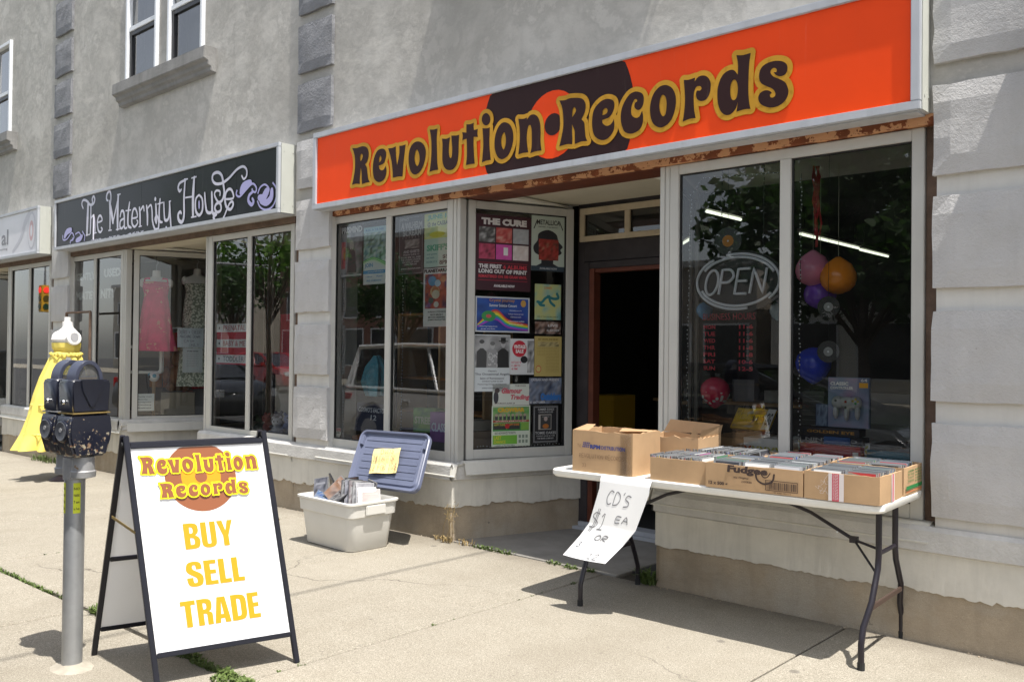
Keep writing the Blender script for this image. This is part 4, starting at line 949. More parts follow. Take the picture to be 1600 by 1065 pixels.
def cd_row(tray, x, y, dx, dy, n, ang, label, group, lean=0, off=0, hz=.008):
    """row of cases starting at tray-local x,y stepping dx,dy; ang turns each case"""
    global cdn
    base = Matrix.Translation(tray.location) @ Matrix.Rotation(tray.rotation_euler.z, 4, 'Z')
    for i in range(n):
        m_ = cdm[rr.choice([0, 1, 1, 7, 8, 1, 0, 6, 4, 2, 9, 7, 1, 6, 7]) if rr.random() < .93 else rr.choice([3, 5, 2])]
        L = Matrix.Translation((x+dx*i+rr.uniform(-.002, .002), y+dy*i+rr.uniform(-.002, .002), hz+rr.uniform(0, .006))) @ Matrix.Rotation(ang+rr.uniform(-.03, .03), 4, 'Z') @ Matrix.Rotation(lean+rr.uniform(-.05, .05), 4, 'X')
        kd_ = cdm.index(m_); fr_i = i/max(1, n-1); ps_ = 'first' if i == 0 else 'last' if i == n-1 else ('early' if fr_i < .34 else 'midway' if fr_i < .67 else 'late')
        o = inst('cd_case', m_, None, None, label=f"{CDN[kd_]} CD case {ps_} in {label}", cat='CD case', group=group); o.matrix_world = base @ L; cdn += 1
g = 'CD cases in the plain tray next to the RPM box'
cd_row(trays[0], .014, .083, .0118, 0, 26, rad(90), 'the front row of the plain tray', g, -.12); cd_row(trays[0], .014, .245, .0118, 0, 26, rad(90), 'the rear row of the plain tray', g, -.10)
g = 'CD cases in the biscuit carton tray'
for c_ in range(3): cd_row(trays[1], .098+.158*c_, .012, 0, .0134, 24, 0, ('the left file', 'the middle file', 'the right file')[c_]+' of the biscuit carton tray', g, -.22, hz=.014)
g = 'CD cases in the tray with red tape'
for c_ in range(2): cd_row(trays[2], .092+.158*c_, .012, 0, .0134, 23, 0, ('the left file', 'the right file')[c_]+' of the red taped tray', g, -.2, hz=.014)
g = 'CD cases in the back row of trays'
for c_ in range(2): cd_row(trays[3], .016, .085+.148*c_, .0150, 0, 27, rad(90), ('the front row', 'the window side row')[c_]+' of the back left tray', g, -.15, hz=.014)
for c_ in range(2): cd_row(trays[4], .10+.17*c_, .02, 0, .0180, 15, 0, ('the left file', 'the right file')[c_]+' of the back middle tray', g, -.25, hz=.014)
for c_ in range(2): cd_row(trays[5], .09+.16*c_, .02, 0, .0175, 16, 0, ('the left file', 'the right file')[c_]+' of the green printed tray', g, -.2, hz=.016)
fl = MB(); rr = random.Random(5)
# ------------------------------------------------------------------ price sheet hanging from the table edge
M_paper = varied('white_paper', (.85, .85, .84), .6, .02, 3, ((5, .15, .004),), obj=True)
M_marker = plain('grey_marker', (.22, .22, .23), .7)
SX = Vector((-2.985, 4.07, 0)); su = Vector((math.cos(TZ), math.sin(TZ), 0)); sn = Vector((su.y, -su.x, 0))
def sheet_pt(u, v):    # u 0..1 across, v 0..1 from the table top down
    W_ = .325; key = [(0, .0, .777, 0), (.12, -.012, .745, 0), (.18, -.014, .70, -.004), (.55, -.022, .50, -.065), (.72, -.035, .415, -.125), (1, -.085, .31, -.20)]
    for a, b in zip(key, key[1:]):
        if v <= b[0]+1e-6:
            q = (v-a[0])/(b[0]-a[0]); dn, z, sh = (a[i]+(b[i]-a[i])*q for i in (1, 2, 3)); break
    z -= u*.006; cu = .018*math.sin(math.pi*u)*v
    wv = 1-.12*v
    return SX + su*(u*W_*wv+sh+.03*v*(1-u)*0) + sn*(-dn+cu) + Vector((0, 0, z))
sm = MB(); nu, nv = 16, 100; vs = [sheet_pt(i/nu, j/nv) for j in range(nv+1) for i in range(nu+1)]
sm.add(vs, [(j*(nu+1)+i, (j+1)*(nu+1)+i, (j+1)*(nu+1)+i+1, j*(nu+1)+i+1) for j in range(nv) for i in range(nu)])
po = sm.build('price_sheet', M_paper, None, smooth=True, sharp=80, label='large white sheet hand lettered CDs $1 each hanging off the front edge of the table', cat='paper sign')
class Curved:
    def p(s, a, b, off=0):
        q = sheet_pt(a, b); du = (sheet_pt(a+.01, b)-q).normalized(); dv = (sheet_pt(a, min(1, b+.01))-sheet_pt(a, min(1, b+.01)-.01)).normalized()
        n = du.cross(dv); n = n if n.dot(sn) > 0 else -n
        return q+n*(off+.0012)
hw = MB(); ch = Curved()
def hsheet(s, x0, y0, x1, y1, seed): # y grows downward on the sheet
    fl_ = type('F', (), {'p': staticmethod(lambda a, b, off=0: ch.p(a, y1+y0-b if False else (y0+(y1-b)), off))})
    hand(hw, fl_, s, x0, y0, x1, y1, .013, .0004, 0, None, .1, seed)
hsheet("CD'S", .22, .20, .74, .33, 2); hsheet('$1', .05, .42, .42, .60, 3); hsheet('EA', .55, .43, .84, .50, 4); hsheet('OR', .36, .66, .66, .72, 5); hsheet('3', .10, .78, .22, .85, 6); hsheet('12', .56, .89, .80, .97, 7)
hw.build('handwriting', M_marker, po)
MB().box(-2.99, -2.86, 4.075, 4.09, .777, .779).build('tape_strip', M_whitetape, po) if False else None

# ------------------------------------------------------------------ storage bin of DVDs and its lid
M_bin = varied('stone_grey_plastic', (.64, .625, .58), .5, .04, 4, ((200, .1, .001),), spots=(14, .76, (.35, .33, .30)), obj=True)
M_lid = varied('navy_plastic_lid', (.12, .135, .20), .38, .1, 5, ((150, .15, .001),), spots=(18, .73, (.30, .31, .40)), obj=True)
binT = empty('storage_bin', (-5.445, 4.195, 0), rad(-1.5), 'pale grey plastic storage bin full of DVDs on the pavement', 'storage bin')
def tub(l, w, r): return rrect(l, w, r, 5)
mb = MB(); lv = [(.285, .175, 0, .05), (.290, .180, .008, .05), (.318, .205, .245, .055), (.334, .220, .252, .058), (.340, .226, .335, .06), (.352, .238, .343, .062), (.352, .238, .356, .062), (.335, .221, .360, .058), (.322, .21, .33, .05), (.28, .172, .02, .05)]
vs = []; k = 24
for l, w, z, r in lv: vs += [(x, y, z) for x, y in tub(l, w, r)]
k = len(tub(1, 1, .1)); mb.add(vs, [(r*k+i, r*k+(i+1) % k, (r+1)*k+(i+1) % k, (r+1)*k+i) for r in range(len(lv)-1) for i in range(k)]+[tuple(range(k))[::-1], tuple((len(lv)-1)*k+i for i in range(k))])
mb.build('tub', M_bin, binT, smooth=True, sharp=38)
rb = MB()
for x in (-.10, .10):
    rb.prism([(x-.012, .0), (x+.012, 0), (x+.014, .245), (x-.014, .245)], -.213, -.175)
for y in (-.075, .075):
    rb.box(.300, .326, y-.008, y+.008, .0, .245)
rb.build('rib', M_bin, binT, bevel=.004) if False else None
for (a, b, c, d_) in ((.342, .356, -.09, .09), (-.356, -.342, -.09, .09)): MB().box(a, b, c, d_, .262, .335).build('handle', M_bin, binT, bevel=.006)
gr = MB()
for i in range(3): gr.box(.3415, .3425, -.155+i*.02, -.148+i*.02, .275, .325)
gr.build('slot', M_sill, binT) if False else None
# lid: navy, lying back against the wall
BL, BR, TRc, TL = Vector((-5.72, 4.44, .40)), Vector((-4.95, 4.46, .415)), Vector((-5.075, 4.70, .85)), Vector((-5.86, 4.69, .70))
TRc = Vector((-5.07, 4.70, .855))
lu = (BR-BL); lvv = (TL-BL+TRc-BR)/2; ln = lu.cross(lvv).normalized(); ln = ln if ln.y < 0 else -ln
lidT = empty('plastic_cover', (-5.33, 4.44, .37), 0, 'dark blue plastic bin lid propped up behind the DVDs against the wall', 'lid')
LM = Matrix((lu.normalized(), lvv.normalized(), ln)).transposed().to_4x4(); cen = (BL+BR+TL+TRc)/4; LM.translation = cen - lidT.location
hl, hw_ = lu.length/2*1.06, lvv.length/2*1.10
mb = MB(); lv = [(1, 1, .0, .07), (1, 1, .028, .07), (.985, .98, .034, .07), (.955, .93, .030, .06), (.93, .89, .004, .05), (.88, .82, .001, .05), (.86, .79, .012, .05), (.5, .4, .012, .04)]
vs = []
for a, b_, z, r in lv: vs += [tuple(LM @ Vector((x, y, z))) for x, y in rrect(hl*a, hw_*b_, r)]
k = len(rrect(1, 1, .1)); mb.add(vs, [(r*k+i, r*k+(i+1) % k, (r+1)*k+(i+1) % k, (r+1)*k+i) for r in range(len(lv)-1) for i in range(k)]+[tuple((len(lv)-1)*k+i for i in range(k)), tuple(range(k))[::-1]])
mb.build('lid_shell', M_lid, lidT, smooth=True, sharp=40)
for i in range(6):
    y = -.62+i*.25
    rbm = MB(); rbm.prism([(-hl*.80, hw_*y), (hl*.80, hw_*y), (hl*.80, hw_*(y+.13)), (-hl*.80, hw_*(y+.13))], -.011, -.016, M=LM @ Matrix.Rotation(rad(90), 4, 'X') @ Matrix.Scale(-1, 4, (0, 1, 0)) if False else LM @ Matrix(((1, 0, 0, 0), (0, 0, 1, 0), (0, -1, 0, 0), (0, 0, 0, 1))))
    rbm.build('rib', M_lid, lidT, fixn=True, bevel=.004)
for sx in (-1, 1):
    MB().box(sx*hl*.9-.012, sx*hl*.9+.012, hw_*.45, hw_*.80, .005, .032, M=LM).build('clip', M_lid, lidT, bevel=.003)
M_ynote = varied('yellow_note_paper', (.82, .66, .29), .7, .03, 4, ((8, .2, .003),), obj=True)
nf = Fr(cen+LM.to_3x3() @ Vector((-.02, -.02, .036)), lu, lvv, ln).sub(0, 0, 0, rad(6)); nn = MB()
for i in range(6):
    for j in range(5):
        P = [nf.p(-.15+(i+a)*.05, -.115+(j+b_)*.046, .006*math.sin((i+a)*1.1)+.004*math.cos((j+b_)*1.7)) for a, b_ in ((0, 0), (1, 0), (1, 1), (0, 1))]
        nn.quad(*P)
no = nn.build('note', M_ynote, None, label='yellow handwritten DVDs price note stuck inside the blue bin lid', cat='note')
hw = MB(); hand(hw, nf, 'DVDS', -.05, .06, .10, .10, .0035, .0115, seed=1); hand(hw, nf, '1$ EACH OR', -.12, -.01, .12, .035, .0032, .012, seed=2); hand(hw, nf, '12 FOR 10$', -.14, -.09, .155, -.04, .0035, .012, seed=3)
hw.build('handwriting', M_pencil, no)
# DVDs
M_dvd = vcol('dvd_sleeve', .2, .7); M_dvdcase = plain('grey_dvd_case', (.18, .18, .19), .25, 0, .7); M_dvdblack = plain('black_dvd_case', (.02, .02, .022), .3, 0, .6)
rr = random.Random(12)
dv = [((.10, .08, .08), (.2, .08, .07), (.3, .2, .16)), ((.03, .10, .40), (.04, .15, .4), (.4, .45, .5)), ((.26, .26, .27), (.5, .5, .5), (.05, .05, .06)), ((.12, .08, .07), (.5, .25, .12), (.7, .5, .4)), ((.32, .32, .34), (.6, .6, .58), (.12, .05, .06)), ((.03, .03, .04), (.2, .2, .25), (.5, .5, .55))]
dvm = []
for i, (a, b_, c) in enumerate(dv):
    mb = MB(); w, h, d = .135, .19, .014
    mb.box(-w/2, w/2, 0, d, 0, h, 1 if i % 2 else 0); frq = Fr((-w/2, -.0004, 0), (1, 0, 0), (0, 0, 1), (0, -1, 0))
    blurpic(mb, frq, .003, .004, w-.003, h-.004, 0, [a, b_, c, a], 6, 8, i+30, 1.2, 2)
    rect(mb, frq, .02, h*.72, w-.02, h*.80, .0004, 2, c)
    mb.box(-w/2-.0006, -w/2+.0002, .001, d-.001, .004, h-.004, 2, a); mb.quad((w/2-.003, d+.0004, .004), (-w/2+.003, d+.0004, .004), (-w/2+.003, d+.0004, h-.004), (w/2-.003, d+.0004, h-.004), 2, b_)
    mb.c = [None if c is None else (tuple(tuple(v*.45 for v in q) for q in c) if isinstance(c[0], (tuple, list)) else tuple(v*.5 for v in c)) for c in mb.c]
    dvm.append(mb.mesh('dvd_case', [M_dvdblack, M_dvdcase, M_dvd]))
dl = [ # x, y, z, yaw, lean, roll, kind, label
 (-.27, -.08, .22, 15, -18, -12, 5, 'dark DVD case leaning at the far left corner of the bin'), (-.25, .04, .23, -20, 12, 20, 2, 'pale DVD case tilted at the back left of the bin'),
 (-.20, -.12, .20, 30, -60, 5, 1, 'bright blue DVD case lying near the left front of the bin'), (-.12, -.05, .24, 12, -25, 38, 3, 'DVD case with a brown picture cover sticking up on its corner'),
 (-.04, .08, .22, 65, -8, 10, 2, 'white DVD case standing upright behind the brown picture case'), (.02, .02, .22, 62, -20, 8, 4, 'pale cased DVD first in the leaning row at the middle'),
 (.055, -.02, .23, 62, -24, 6, 2, 'silver DVD case second in the leaning row at the middle'), (.09, -.01, .235, 60, -26, 5, 5, 'black DVD case in the middle of the leaning row'),
 (.13, .0, .24, 60, -28, 4, 4, 'white spined DVD case tallest in the leaning row'), (.165, .01, .235, 58, -30, 4, 2, 'white DVD case just right of the tallest one'), (.20, .02, .23, 58, -33, 3, 5, 'black DVD case leaning at the right of the row'),
 (.25, .0, .21, 55, -40, 0, 4, 'pinkish DVD case sunk low near the right end of the bin'), (.28, .02, .205, 55, -44, 0, 0, 'last DVD case at the right end of the bin'), (.0, -.13, .22, 5, -62, -6, 2, 'pale blue edged DVD case lying flat at the bin front'),
 (.12, .12, .22, -10, -12, 6, 5, 'dark DVD case upright against the back wall of the bin'), (-.10, .13, .22, 10, -6, -10, 0, 'DVD case with reddish cover upright at the bin back')]
BM = Matrix.Translation(binT.location) @ Matrix.Rotation(rad(-1.5), 4, 'Z')
for x, y, z, ya, le, ro, kd, lb in dl:
    o = inst('dvd_case', dvm[kd], None, None, label=lb, cat='DVD case', group='DVD cases in the storage bin')
    o.matrix_world = BM @ Matrix.Translation((x*.97, y*.85, z+.125)) @ Matrix.Rotation(rad(ya), 4, 'Z') @ Matrix.Rotation(rad(ro), 4, 'Y') @ Matrix.Rotation(rad(le), 4, 'X') @ Matrix.Translation((0, 0, -.06))
for i in range(10):   # the layer below that carries them
    o = inst('dvd_case', dvm[i % 6], None, None, label='DVD case in the hidden bottom layer of the storage bin', cat='DVD case', group='DVD cases in the bottom layer of the bin')
    o.matrix_world = BM @ Matrix.Translation((-.17+.085*(i % 5), -.04+.08*(i//5), .255)) @ Matrix.Rotation(rad(rr.uniform(80, 100)), 4, 'Z') @ Matrix.Rotation(rad(-88), 4, 'X') @ Matrix.Translation((0, 0, -.09))

# ------------------------------------------------------------------ sandwich board
M_abframe = varied('navy_black_enamel', (.009, .009, .015), .35, .2, 8, None, obj=True)
M_abpanel = varied('white_sign_sheet', (.84, .84, .84), .35, .02, 2, None, obj=True)
M_abbrown = plain('brown_sign_print', (.27, .09, .035), .4); M_abyel = plain('bright_yellow_print', (.86, .74, .006), .5); M_aborg = plain('golden_yellow_print', (.78, .30, .002), .6); M_brass = plain('brass_stay', (.45, .33, .13), .4, .7)
FLf, FRf = Vector((-3.69, 1.845, 0)), Vector((-3.526, 2.437, 0)); BLf = Vector((-4.311, 1.84, 0)); BRf = BLf+(FRf-FLf)+Vector((.0, .02, 0))
TLf = Vector((-3.925, 1.80, 1.045)); TRf = TLf + (FRf-FLf)
ab = empty('sandwich_board', (FLf+BRf)/2, 0, 'white sandwich board in a black frame reading Buy Sell Trade', 'sandwich board')
def L_(p): return Vector(p)-ab.location
def bar(a, b_, w, d, nrm):
    a, b_ = L_(a), L_(b_); t = (b_-a).normalized(); n = Vector(nrm); n = (n-t*n.dot(t)).normalized(); s_ = t.cross(n)
    mb = MB(); vs = []
    for p in (a, b_): vs += [p+n*d/2*i+s_*w/2*j for i, j in ((-1, -1), (1, -1), (1, 1), (-1, 1))]
    return mb.add(vs, [(0, 1, 2, 3), (7, 6, 5, 4), (0, 4, 5, 1), (1, 5, 6, 2), (2, 6, 7, 3), (3, 7, 4, 0)])
def merge(*m):
    r = MB()
    for q in m: r.add(q.v, q.f)
    return r
ahead = (FRf-FLf).normalized()
for nm, a, b_, ta, tb in (('front_frame', FLf, FRf, TLf, TRf), ('back_frame', BLf, BRf, TLf+Vector((-.035, 0, 0)), TRf+Vector((-.035, 0, 0)))):
    up = (ta-a).normalized(); n = ahead.cross(up).normalized(); n = n if (n.x > 0) == (nm == 'front_frame') else -n
    H = (ta-a).length; at = lambda k, s_: (a if s_ == 0 else b_)+up*(H*k)
    m_ = merge(bar(a, ta+up*.02, .024, .024, n), bar(b_, tb+up*.02, .024, .024, n), bar(at(.975, 0)+ahead*.013, at(.975, 1)-ahead*.013, .024, .0235, n), bar(at(.125, 0)+ahead*.013, at(.125, 1)-ahead*.013, .022, .0235, n))
    if nm == 'back_frame': m_ = merge(m_, bar(at(.46, 0)+ahead*.013, at(.46, 1)-ahead*.013, .022, .0235, n))
    m_.build(nm, M_abframe, ab, fixn=True, bevel=.003)
    pf = Fr(L_(at(.125, 0)), ahead, up, n); pw = (b_-a).length; ph = H*.85
    mb = MB(); P = [(0, 0), (pw, 0), (pw, ph), (0, ph)]
    mb.add([pf.p(x, y, o_) for o_ in (-.004, .003) for x, y in P], [(3, 2, 1, 0), (4, 5, 6, 7), (0, 1, 5, 4), (1, 2, 6, 5), (2, 3, 7, 6), (3, 0, 4, 7)]); mb.build('panel', M_abpanel, ab, fixn=True)
    if nm == 'front_frame': AF, AW, AH = pf, pw, ph
pr = MB(); iw, ih = AW-.026, AH; px = lambda u: .013+u*iw; py = lambda v: .01+v*(AH-.03)
DCX, DCY, DR = px(.485), py(.848), .158
P = []
for p in cutdisc(DCX, DCY, DR, 0, AH-.014, 60):
    if not P or (Vector(p)-Vector(P[-1])).length > 1e-4: P.append(p)
fill(pr, AF, [P], .0036, 0); ell(pr, AF, DCX, DCY, .088, .088, .0042, 2); ell(pr, AF, DCX, DCY, .027, .027, .0047, 0)
def word_map(keys, x0, x1, y0, y1, tilt):
    A = [p for g in GROOVY if g[0] in keys for p in parse(g[1])]
    ax0, ax1 = min(p[0] for p in A), max(p[0] for p in A)
    xm = lambda q: x0+(q-ax0)/(ax1-ax0)*(x1-x0)
    s = (y1-y0)/.42
    return lambda p: (xm(p.x), y0+(p.y+.20)*s+(p.x-ax0)*tilt)
groovy(pr, AF, 'Revolutijpn', word_map('Revolutijpn', px(.052), px(.93), py(.878)-.010, py(.878)+.092, -.002), .0075, .0052, 0, 1, 3)
groovy(pr, AF, 'Qfcqrds', word_map('Qfcqrds', px(.17), px(.83), py(.748)-.004, py(.748)+.082, -.004), .0075, .0085, 0, 1, 3)
impact(pr, AF, 'BUY', px(.30), py(.484), px(.672), py(.614), .0045, 2); impact(pr, AF, 'SELL', px(.282), py(.296), px(.712), py(.420), .0045, 2); impact(pr, AF, 'TRADE', px(.205), py(.100), px(.795), py(.230), .0045, 2)
pr.build('lettering', [M_abbrown, M_abyel, M_aborg], ab)
for s_ in (0, 1):
    o_ = ahead*(AW+.012 if s_ else -.012)
    p1 = FLf+(TLf-FLf)*.63+o_; p2 = BLf+(TLf-BLf)*.66+o_
    bar(p1+Vector((.01, 0, -.01)), p2, .012, .003, ahead).build('stay', M_brass, ab, fixn=True)
    MB().tube([L_((TRf if s_ else TLf)+ahead*(-.016)+Vector((-.01, 0, -.02))), L_((TRf if s_ else TLf)+ahead*.016+Vector((-.01, 0, -.02)))], .012, 10).build('hinge', M_rubber, ab)

# ------------------------------------------------------------------ double parking meter
M_galv = varied('galvanised_post', (.36, .37, .38), .42, .12, 10, ((60, .2, .002),), metal=.55, streak=.3, obj=True)
M_cast = varied('cast_grey_metal', (.33, .33, .33), .5, .2, 12, ((40, .4, .004),), metal=.35, obj=True, spots=(20, .66, (.25, .17, .10)))
def chipped():
    m, t, b = base_mat('chipped_black_blue_paint', (.02, .024, .04), .3, 0, .5); p = pos(t, True)
    n1 = noise(t, p, 34, 5, .62)
    zr = N(t, 'ShaderNodeSeparateXYZ'); t.links.new(p, zr.inputs[0])
    zz = N(t, 'ShaderNodeMapRange'); zz.inputs[1].default_value = 1.20; zz.inputs[2].default_value = 1.02; zz.inputs[3].default_value = -.08; zz.inputs[4].default_value = .09; t.links.new(zr.outputs[2], zz.inputs[0])
    ad = N(t, 'ShaderNodeMath', operation='ADD'); t.links.new(n1, ad.inputs[0]); t.links.new(zz.outputs[0], ad.inputs[1])
    chip = ramp(t, ad.outputs[0], [(.635, 0), (.645, 1)])
    cc = ramp(t, noise(t, p, 60, 3), [(.4, (.33, .30, .22)), (.6, (.18, .09, .045))])
    t.links.new(mix(t, chip, (.011, .013, .024), cc), b.inputs['Base Color'])
    rr_ = ramp(t, chip, [(0, .28), (1, .8)]); t.links.new(rr_, b.inputs['Roughness'])
    bump(t, b, noise(t, p, 90, 4), .2, .002); b.inputs['Coat Weight'].default_value = .3; return m
M_meter = chipped(); M_grout = varied('pale_post_grout', (.34, .31, .255), .95, .2, 12, ((60, .5, .006),))
pm = empty('parking_meter', (-4.215, 1.700, 0), 0, 'double headed parking meter with chipped dark paint on a galvanised post', 'parking meter')
MB().lathe([(.044, -.02), (.044, .86)], n=24).build('post', M_galv, pm, smooth=True)
MB().lathe([(.105, -.004), (.09, .004), (.062, .010), (.046, .022)], n=11, sx=1.15, sy=.9).build('post_grout', M_grout, pm, smooth=True)
HX = .088
yk = MB().lathe([(.050, .855), (.052, .90), (.050, .955)], n=20)
for sx in (-1, 1): yk.lathe([(.028, .868), (.052, .874), (.054, .90), (.048, .905), (.046, .965)], (sx*HX, 0, 0), 16)
yk.box(-HX, HX, -.03, .03, .872, .925); yk.build('yoke', M_cast, pm, smooth=True, sharp=40)
M_ring = plain('worn_disc_rim', (.10, .105, .12), .35, .3)
M_stick = plain('yellow_green_sticker', (.62, .68, .03), .5)
st = MB()
for a0, a1 in ((-118, -78), (-30, 10)):
    for i in range(6):
        qa, qb = rad(a0+(a1-a0)*i/6), rad(a0+(a1-a0)*(i+1)/6)
        st.quad(*[(.0448*math.cos(q), .0448*math.sin(q), z) for q, z in ((qa, .705), (qb, .705), (qb, .842), (qa, .842))])
so_ = st.build('sticker', M_stick, pm)
stx = MB()
for a0, words in ((-115, ['WARNING', 'TOW AWAY', 'ZONE', 'NO PARKING']), (-29, ['NO', 'PARKING', '7 am', 'to 9 am'])):
    for i, w_s in enumerate(words):
        frc = type('F', (), {'p': staticmethod(lambda a, b, off=0, a0=a0: Vector((.0452*math.cos(rad(a0)+a/.045), .0452*math.sin(rad(a0)+a/.045), b)))})
        text(stx, frc, w_s, .002, .81-.03*i, .026, .822-.03*i, 0, 0, None, .02)
stx.build('sticker_text', M_ink, so_)
def meter_head(sx):
    x0 = 0
    # vault: bulging profile in y-z extruded in x
    prof = [(-.072, .968), (.072, .968), (.080, .985), (.098, 1.04), (.104, 1.09), (.098, 1.135), (.088, 1.160), (-.088, 1.160), (-.098, 1.135), (-.104, 1.09), (-.098, 1.04), (-.080, .985)]
    sw = Matrix(((0, 1, 0, 0), (1, 0, 0, 0), (0, 0, 1, 0), (0, 0, 0, 1)))
    Tm = Matrix.Translation((x0, 0, 0))
    v = MB().prism(prof, -.058, .058, M=Tm @ sw); hd = v.build('meter_head', M_meter, pm, fixn=True, bevel=.010, smooth=True, sharp=50)
    MB().box(x0-.060, x0+.060, -.089, .089, 1.1605, 1.166).build('seam_band', M_brass if sx > 0 else M_cast, hd)
    MB().prism([(-.086, 1.166), (.086, 1.166), (.091, 1.300), (.080, 1.312), (-.080, 1.312), (-.091, 1.300)], -.056, .056, M=Tm @ sw).build('housing', M_meter, hd, fixn=True, bevel=.006, smooth=True, sharp=50)
    # coin door and lock
    MB().lathe([(.048, 0), (.048, .004), (.044, .007), (.040, .004), (.0, .004)], (x0, -.1005, 1.085), 24, M=Matrix.Rotation(rad(90), 4, 'X')).build('coin_door', M_meter, hd, smooth=True, sharp=30)
    MB().lathe([(.041, 0), (.043, .003), (.040, .0045), (.037, .003)], (x0, -.107, 1.085), 28, M=Matrix.Rotation(rad(90), 4, 'X')).build('disc_rim', M_ring, hd, smooth=True)
    MB().lathe([(.010, 0), (.010, .006), (.001, .006)], (x0, -.106, 1.09), 12, M=Matrix.Rotation(rad(90), 4, 'X')).build('lock', M_cast, hd)
    MB().lathe([(.0125, 0), (.0125, .006), (.009, .011), (.001, .012)], (x0-.012, -.0885, 1.212), 14, M=Matrix.Rotation(rad(90), 4, 'X')).build('key_lock', plain('chrome', (.6, .6, .6), .2, 1), hd, smooth=True)
    # V shaped shield on the broad faces
    for s2 in (-1, 1):
        MB().prism([(-.055, 1.312), (.055, 1.312), (.045, 1.26), (.008, 1.19), (-.008, 1.19), (-.045, 1.26)], s2*.055, s2*.062, M=Tm @ sw).build('shield', M_meter, hd, fixn=True, bevel=.003)
    # arched dome: hoop with glass
    arc = []; n = 16
    for i in range(n+1):
        a = math.pi*i/n; arc.append((.068*math.cos(a), 1.306+.092*math.sin(a)))
    for i in range(n, -1, -1):
        a = math.pi*i/n; arc.append((.050*math.cos(a), 1.306+.074*math.sin(a)))
    MB().prism(arc, -.034, .034, M=Tm @ sw).build('dome_hoop', M_meter2, hd, fixn=True, bevel=.006, smooth=True, sharp=60)
    gl = [(.050*math.cos(math.pi*i/n), 1.306+.074*math.sin(math.pi*i/n)) for i in range(n+1)]
    for s2 in (-1, 1):
        q = MB(); fill(q, Fr((x0+s2*.026, 0, 0), (0, 1, 0), (0, 0, 1)), [gl], 0); q.build('dome_window', M_domeglass, hd)
    dl_ = MB().box(x0-.014, x0+.014, -.048, .048, 1.312, 1.322, 0).box(x0-.016, x0+.016, -.046, .046, 1.322, 1.327, 1)
    dl_.build('display', [M_orgprint, M_bluink], hd)
M_meter2 = varied('steel_blue_paint', (.05, .056, .085), .32, .15, 9, ((60, .15, .002),), obj=True)
M_domeglass = glassm('scuffed_dome_glass', .12, (.45, .47, .5), 1.5, .12); M_orgprint = plain('orange_meter_label', (.65, .25, .03), .5)
for sx in (-1, 1):
    before = set(D.objects); meter_head(sx)
    for o in set(D.objects)-before:
        if o.parent == pm: o.matrix_local = Matrix.Translation((sx*HX, 0, 0)) @ Matrix.Rotation(rad(9), 4, 'Z')

# ------------------------------------------------------------------ mannequins
M_manq = varied('white_mannequin_plastic', (.80, .79, .77), .4, .03, 4, None, obj=True)
M_yel = varied('yellow_cotton', (.80, .66, .15), .75, .08, 9, ((90, .2, .003),), obj=True)
def rings(mb, rs, n=28, fold=0, nf=7, mi=0, close=(True, True), seed=1, twist=0):
    """rs: (cx, cy, z, rx, ry, foldamp)"""
    vs = []; rr = random.Random(seed); ph = [rr.uniform(0, 6) for _ in range(4)]
    for (cx, cy, z, rx, ry, fa) in rs:
        for k in range(n):
            a = 2*math.pi*k/n
            w = 1+fa*(math.sin(nf*a+ph[0]+z*1.5)+.55*math.sin((nf*2-3)*a+ph[1]-z*2)+.3*math.sin((nf+4)*a+ph[2]))
            vs.append((cx+rx*w*math.cos(a), cy+ry*w*math.sin(a), z+fa*.03*math.sin(3*a+ph[3])))
    m = len(rs); fs = [(r*n+k, r*n+(k+1) % n, (r+1)*n+(k+1) % n, (r+1)*n+k) for r in range(m-1) for k in range(n)]
    if close[0]: fs.append(tuple(range(n))[::-1])
    if close[1]: fs.append(tuple((m-1)*n+k for k in range(n)))
    return mb.add(vs, fs, mi)
def interp(keys, n):
    out = []
    for i in range(n+1):
        t = i/n*(len(keys)-1); j = min(int(t), len(keys)-2); q = t-j; q = q*q*(3-2*q)*.5+q*.5
        out.append(tuple(a+(b_-a)*q for a, b_ in zip(keys[j], keys[j+1])))
    return out
def torso_mesh():
    k = [(0, 0, 0, .135, .095, 0), (0, 0, .06, .150, .105, 0), (0, 0, .18, .118, .085, 0), (0, -.01, .28, .125, .095, 0), (0, -.022, .36, .150, .115, 0), (0, -.01, .43, .165, .090, 0), (0, 0, .475, .150, .070, 0), (0, .005, .505, .085, .058, 0), (0, .005, .525, .050, .050, 0), (0, .0, .60, .046, .046, 0), (0, 0, .605, .03, .03, 0)]
    return rings(MB(), interp(k, 30), 24)
# the outdoor mannequin in a long yellow dress
my = empty('mannequin', (-10.62, 4.17, 0), rad(32), 'headless white mannequin torso in a long yellow dress outside the maternity shop', 'mannequin')
MT = Matrix.Rotation(rad(-28), 4, 'Z'); tm = torso_mesh(); tm.v = [tuple(MT @ Vector((x*1.05, y*1.2, z*.82+1.25))) for x, y, z in tm.v]; tm.build('torso', M_manq, my, smooth=True, sharp=60)
for sx in (-1, 1):
    MB().lathe([(.078, 0), (.086, .02), (.080, .045), (.056, .052), (.054, .046), (.001, .046)], MT @ Vector((sx*.145, -.01, 1.555)), 20, M=MT @ Matrix.Rotation(rad(sx*78), 4, 'Y')).build('arm_cap', M_manq, my, smooth=True, sharp=40)
    MB().lathe([(.046, .0), (.046, .004), (.001, .004)], MT @ Vector((sx*.192, -.01, 1.565)), 16, M=MT @ Matrix.Rotation(rad(sx*78), 4, 'Y')).build('arm_plate', plain('grey_felt', (.3, .3, .31), .8), my)
MB().tube([(0, 0, 1.74), (0, 0, 1.80)], .036, 14).build('neck_block', M_manq, my, smooth=True)
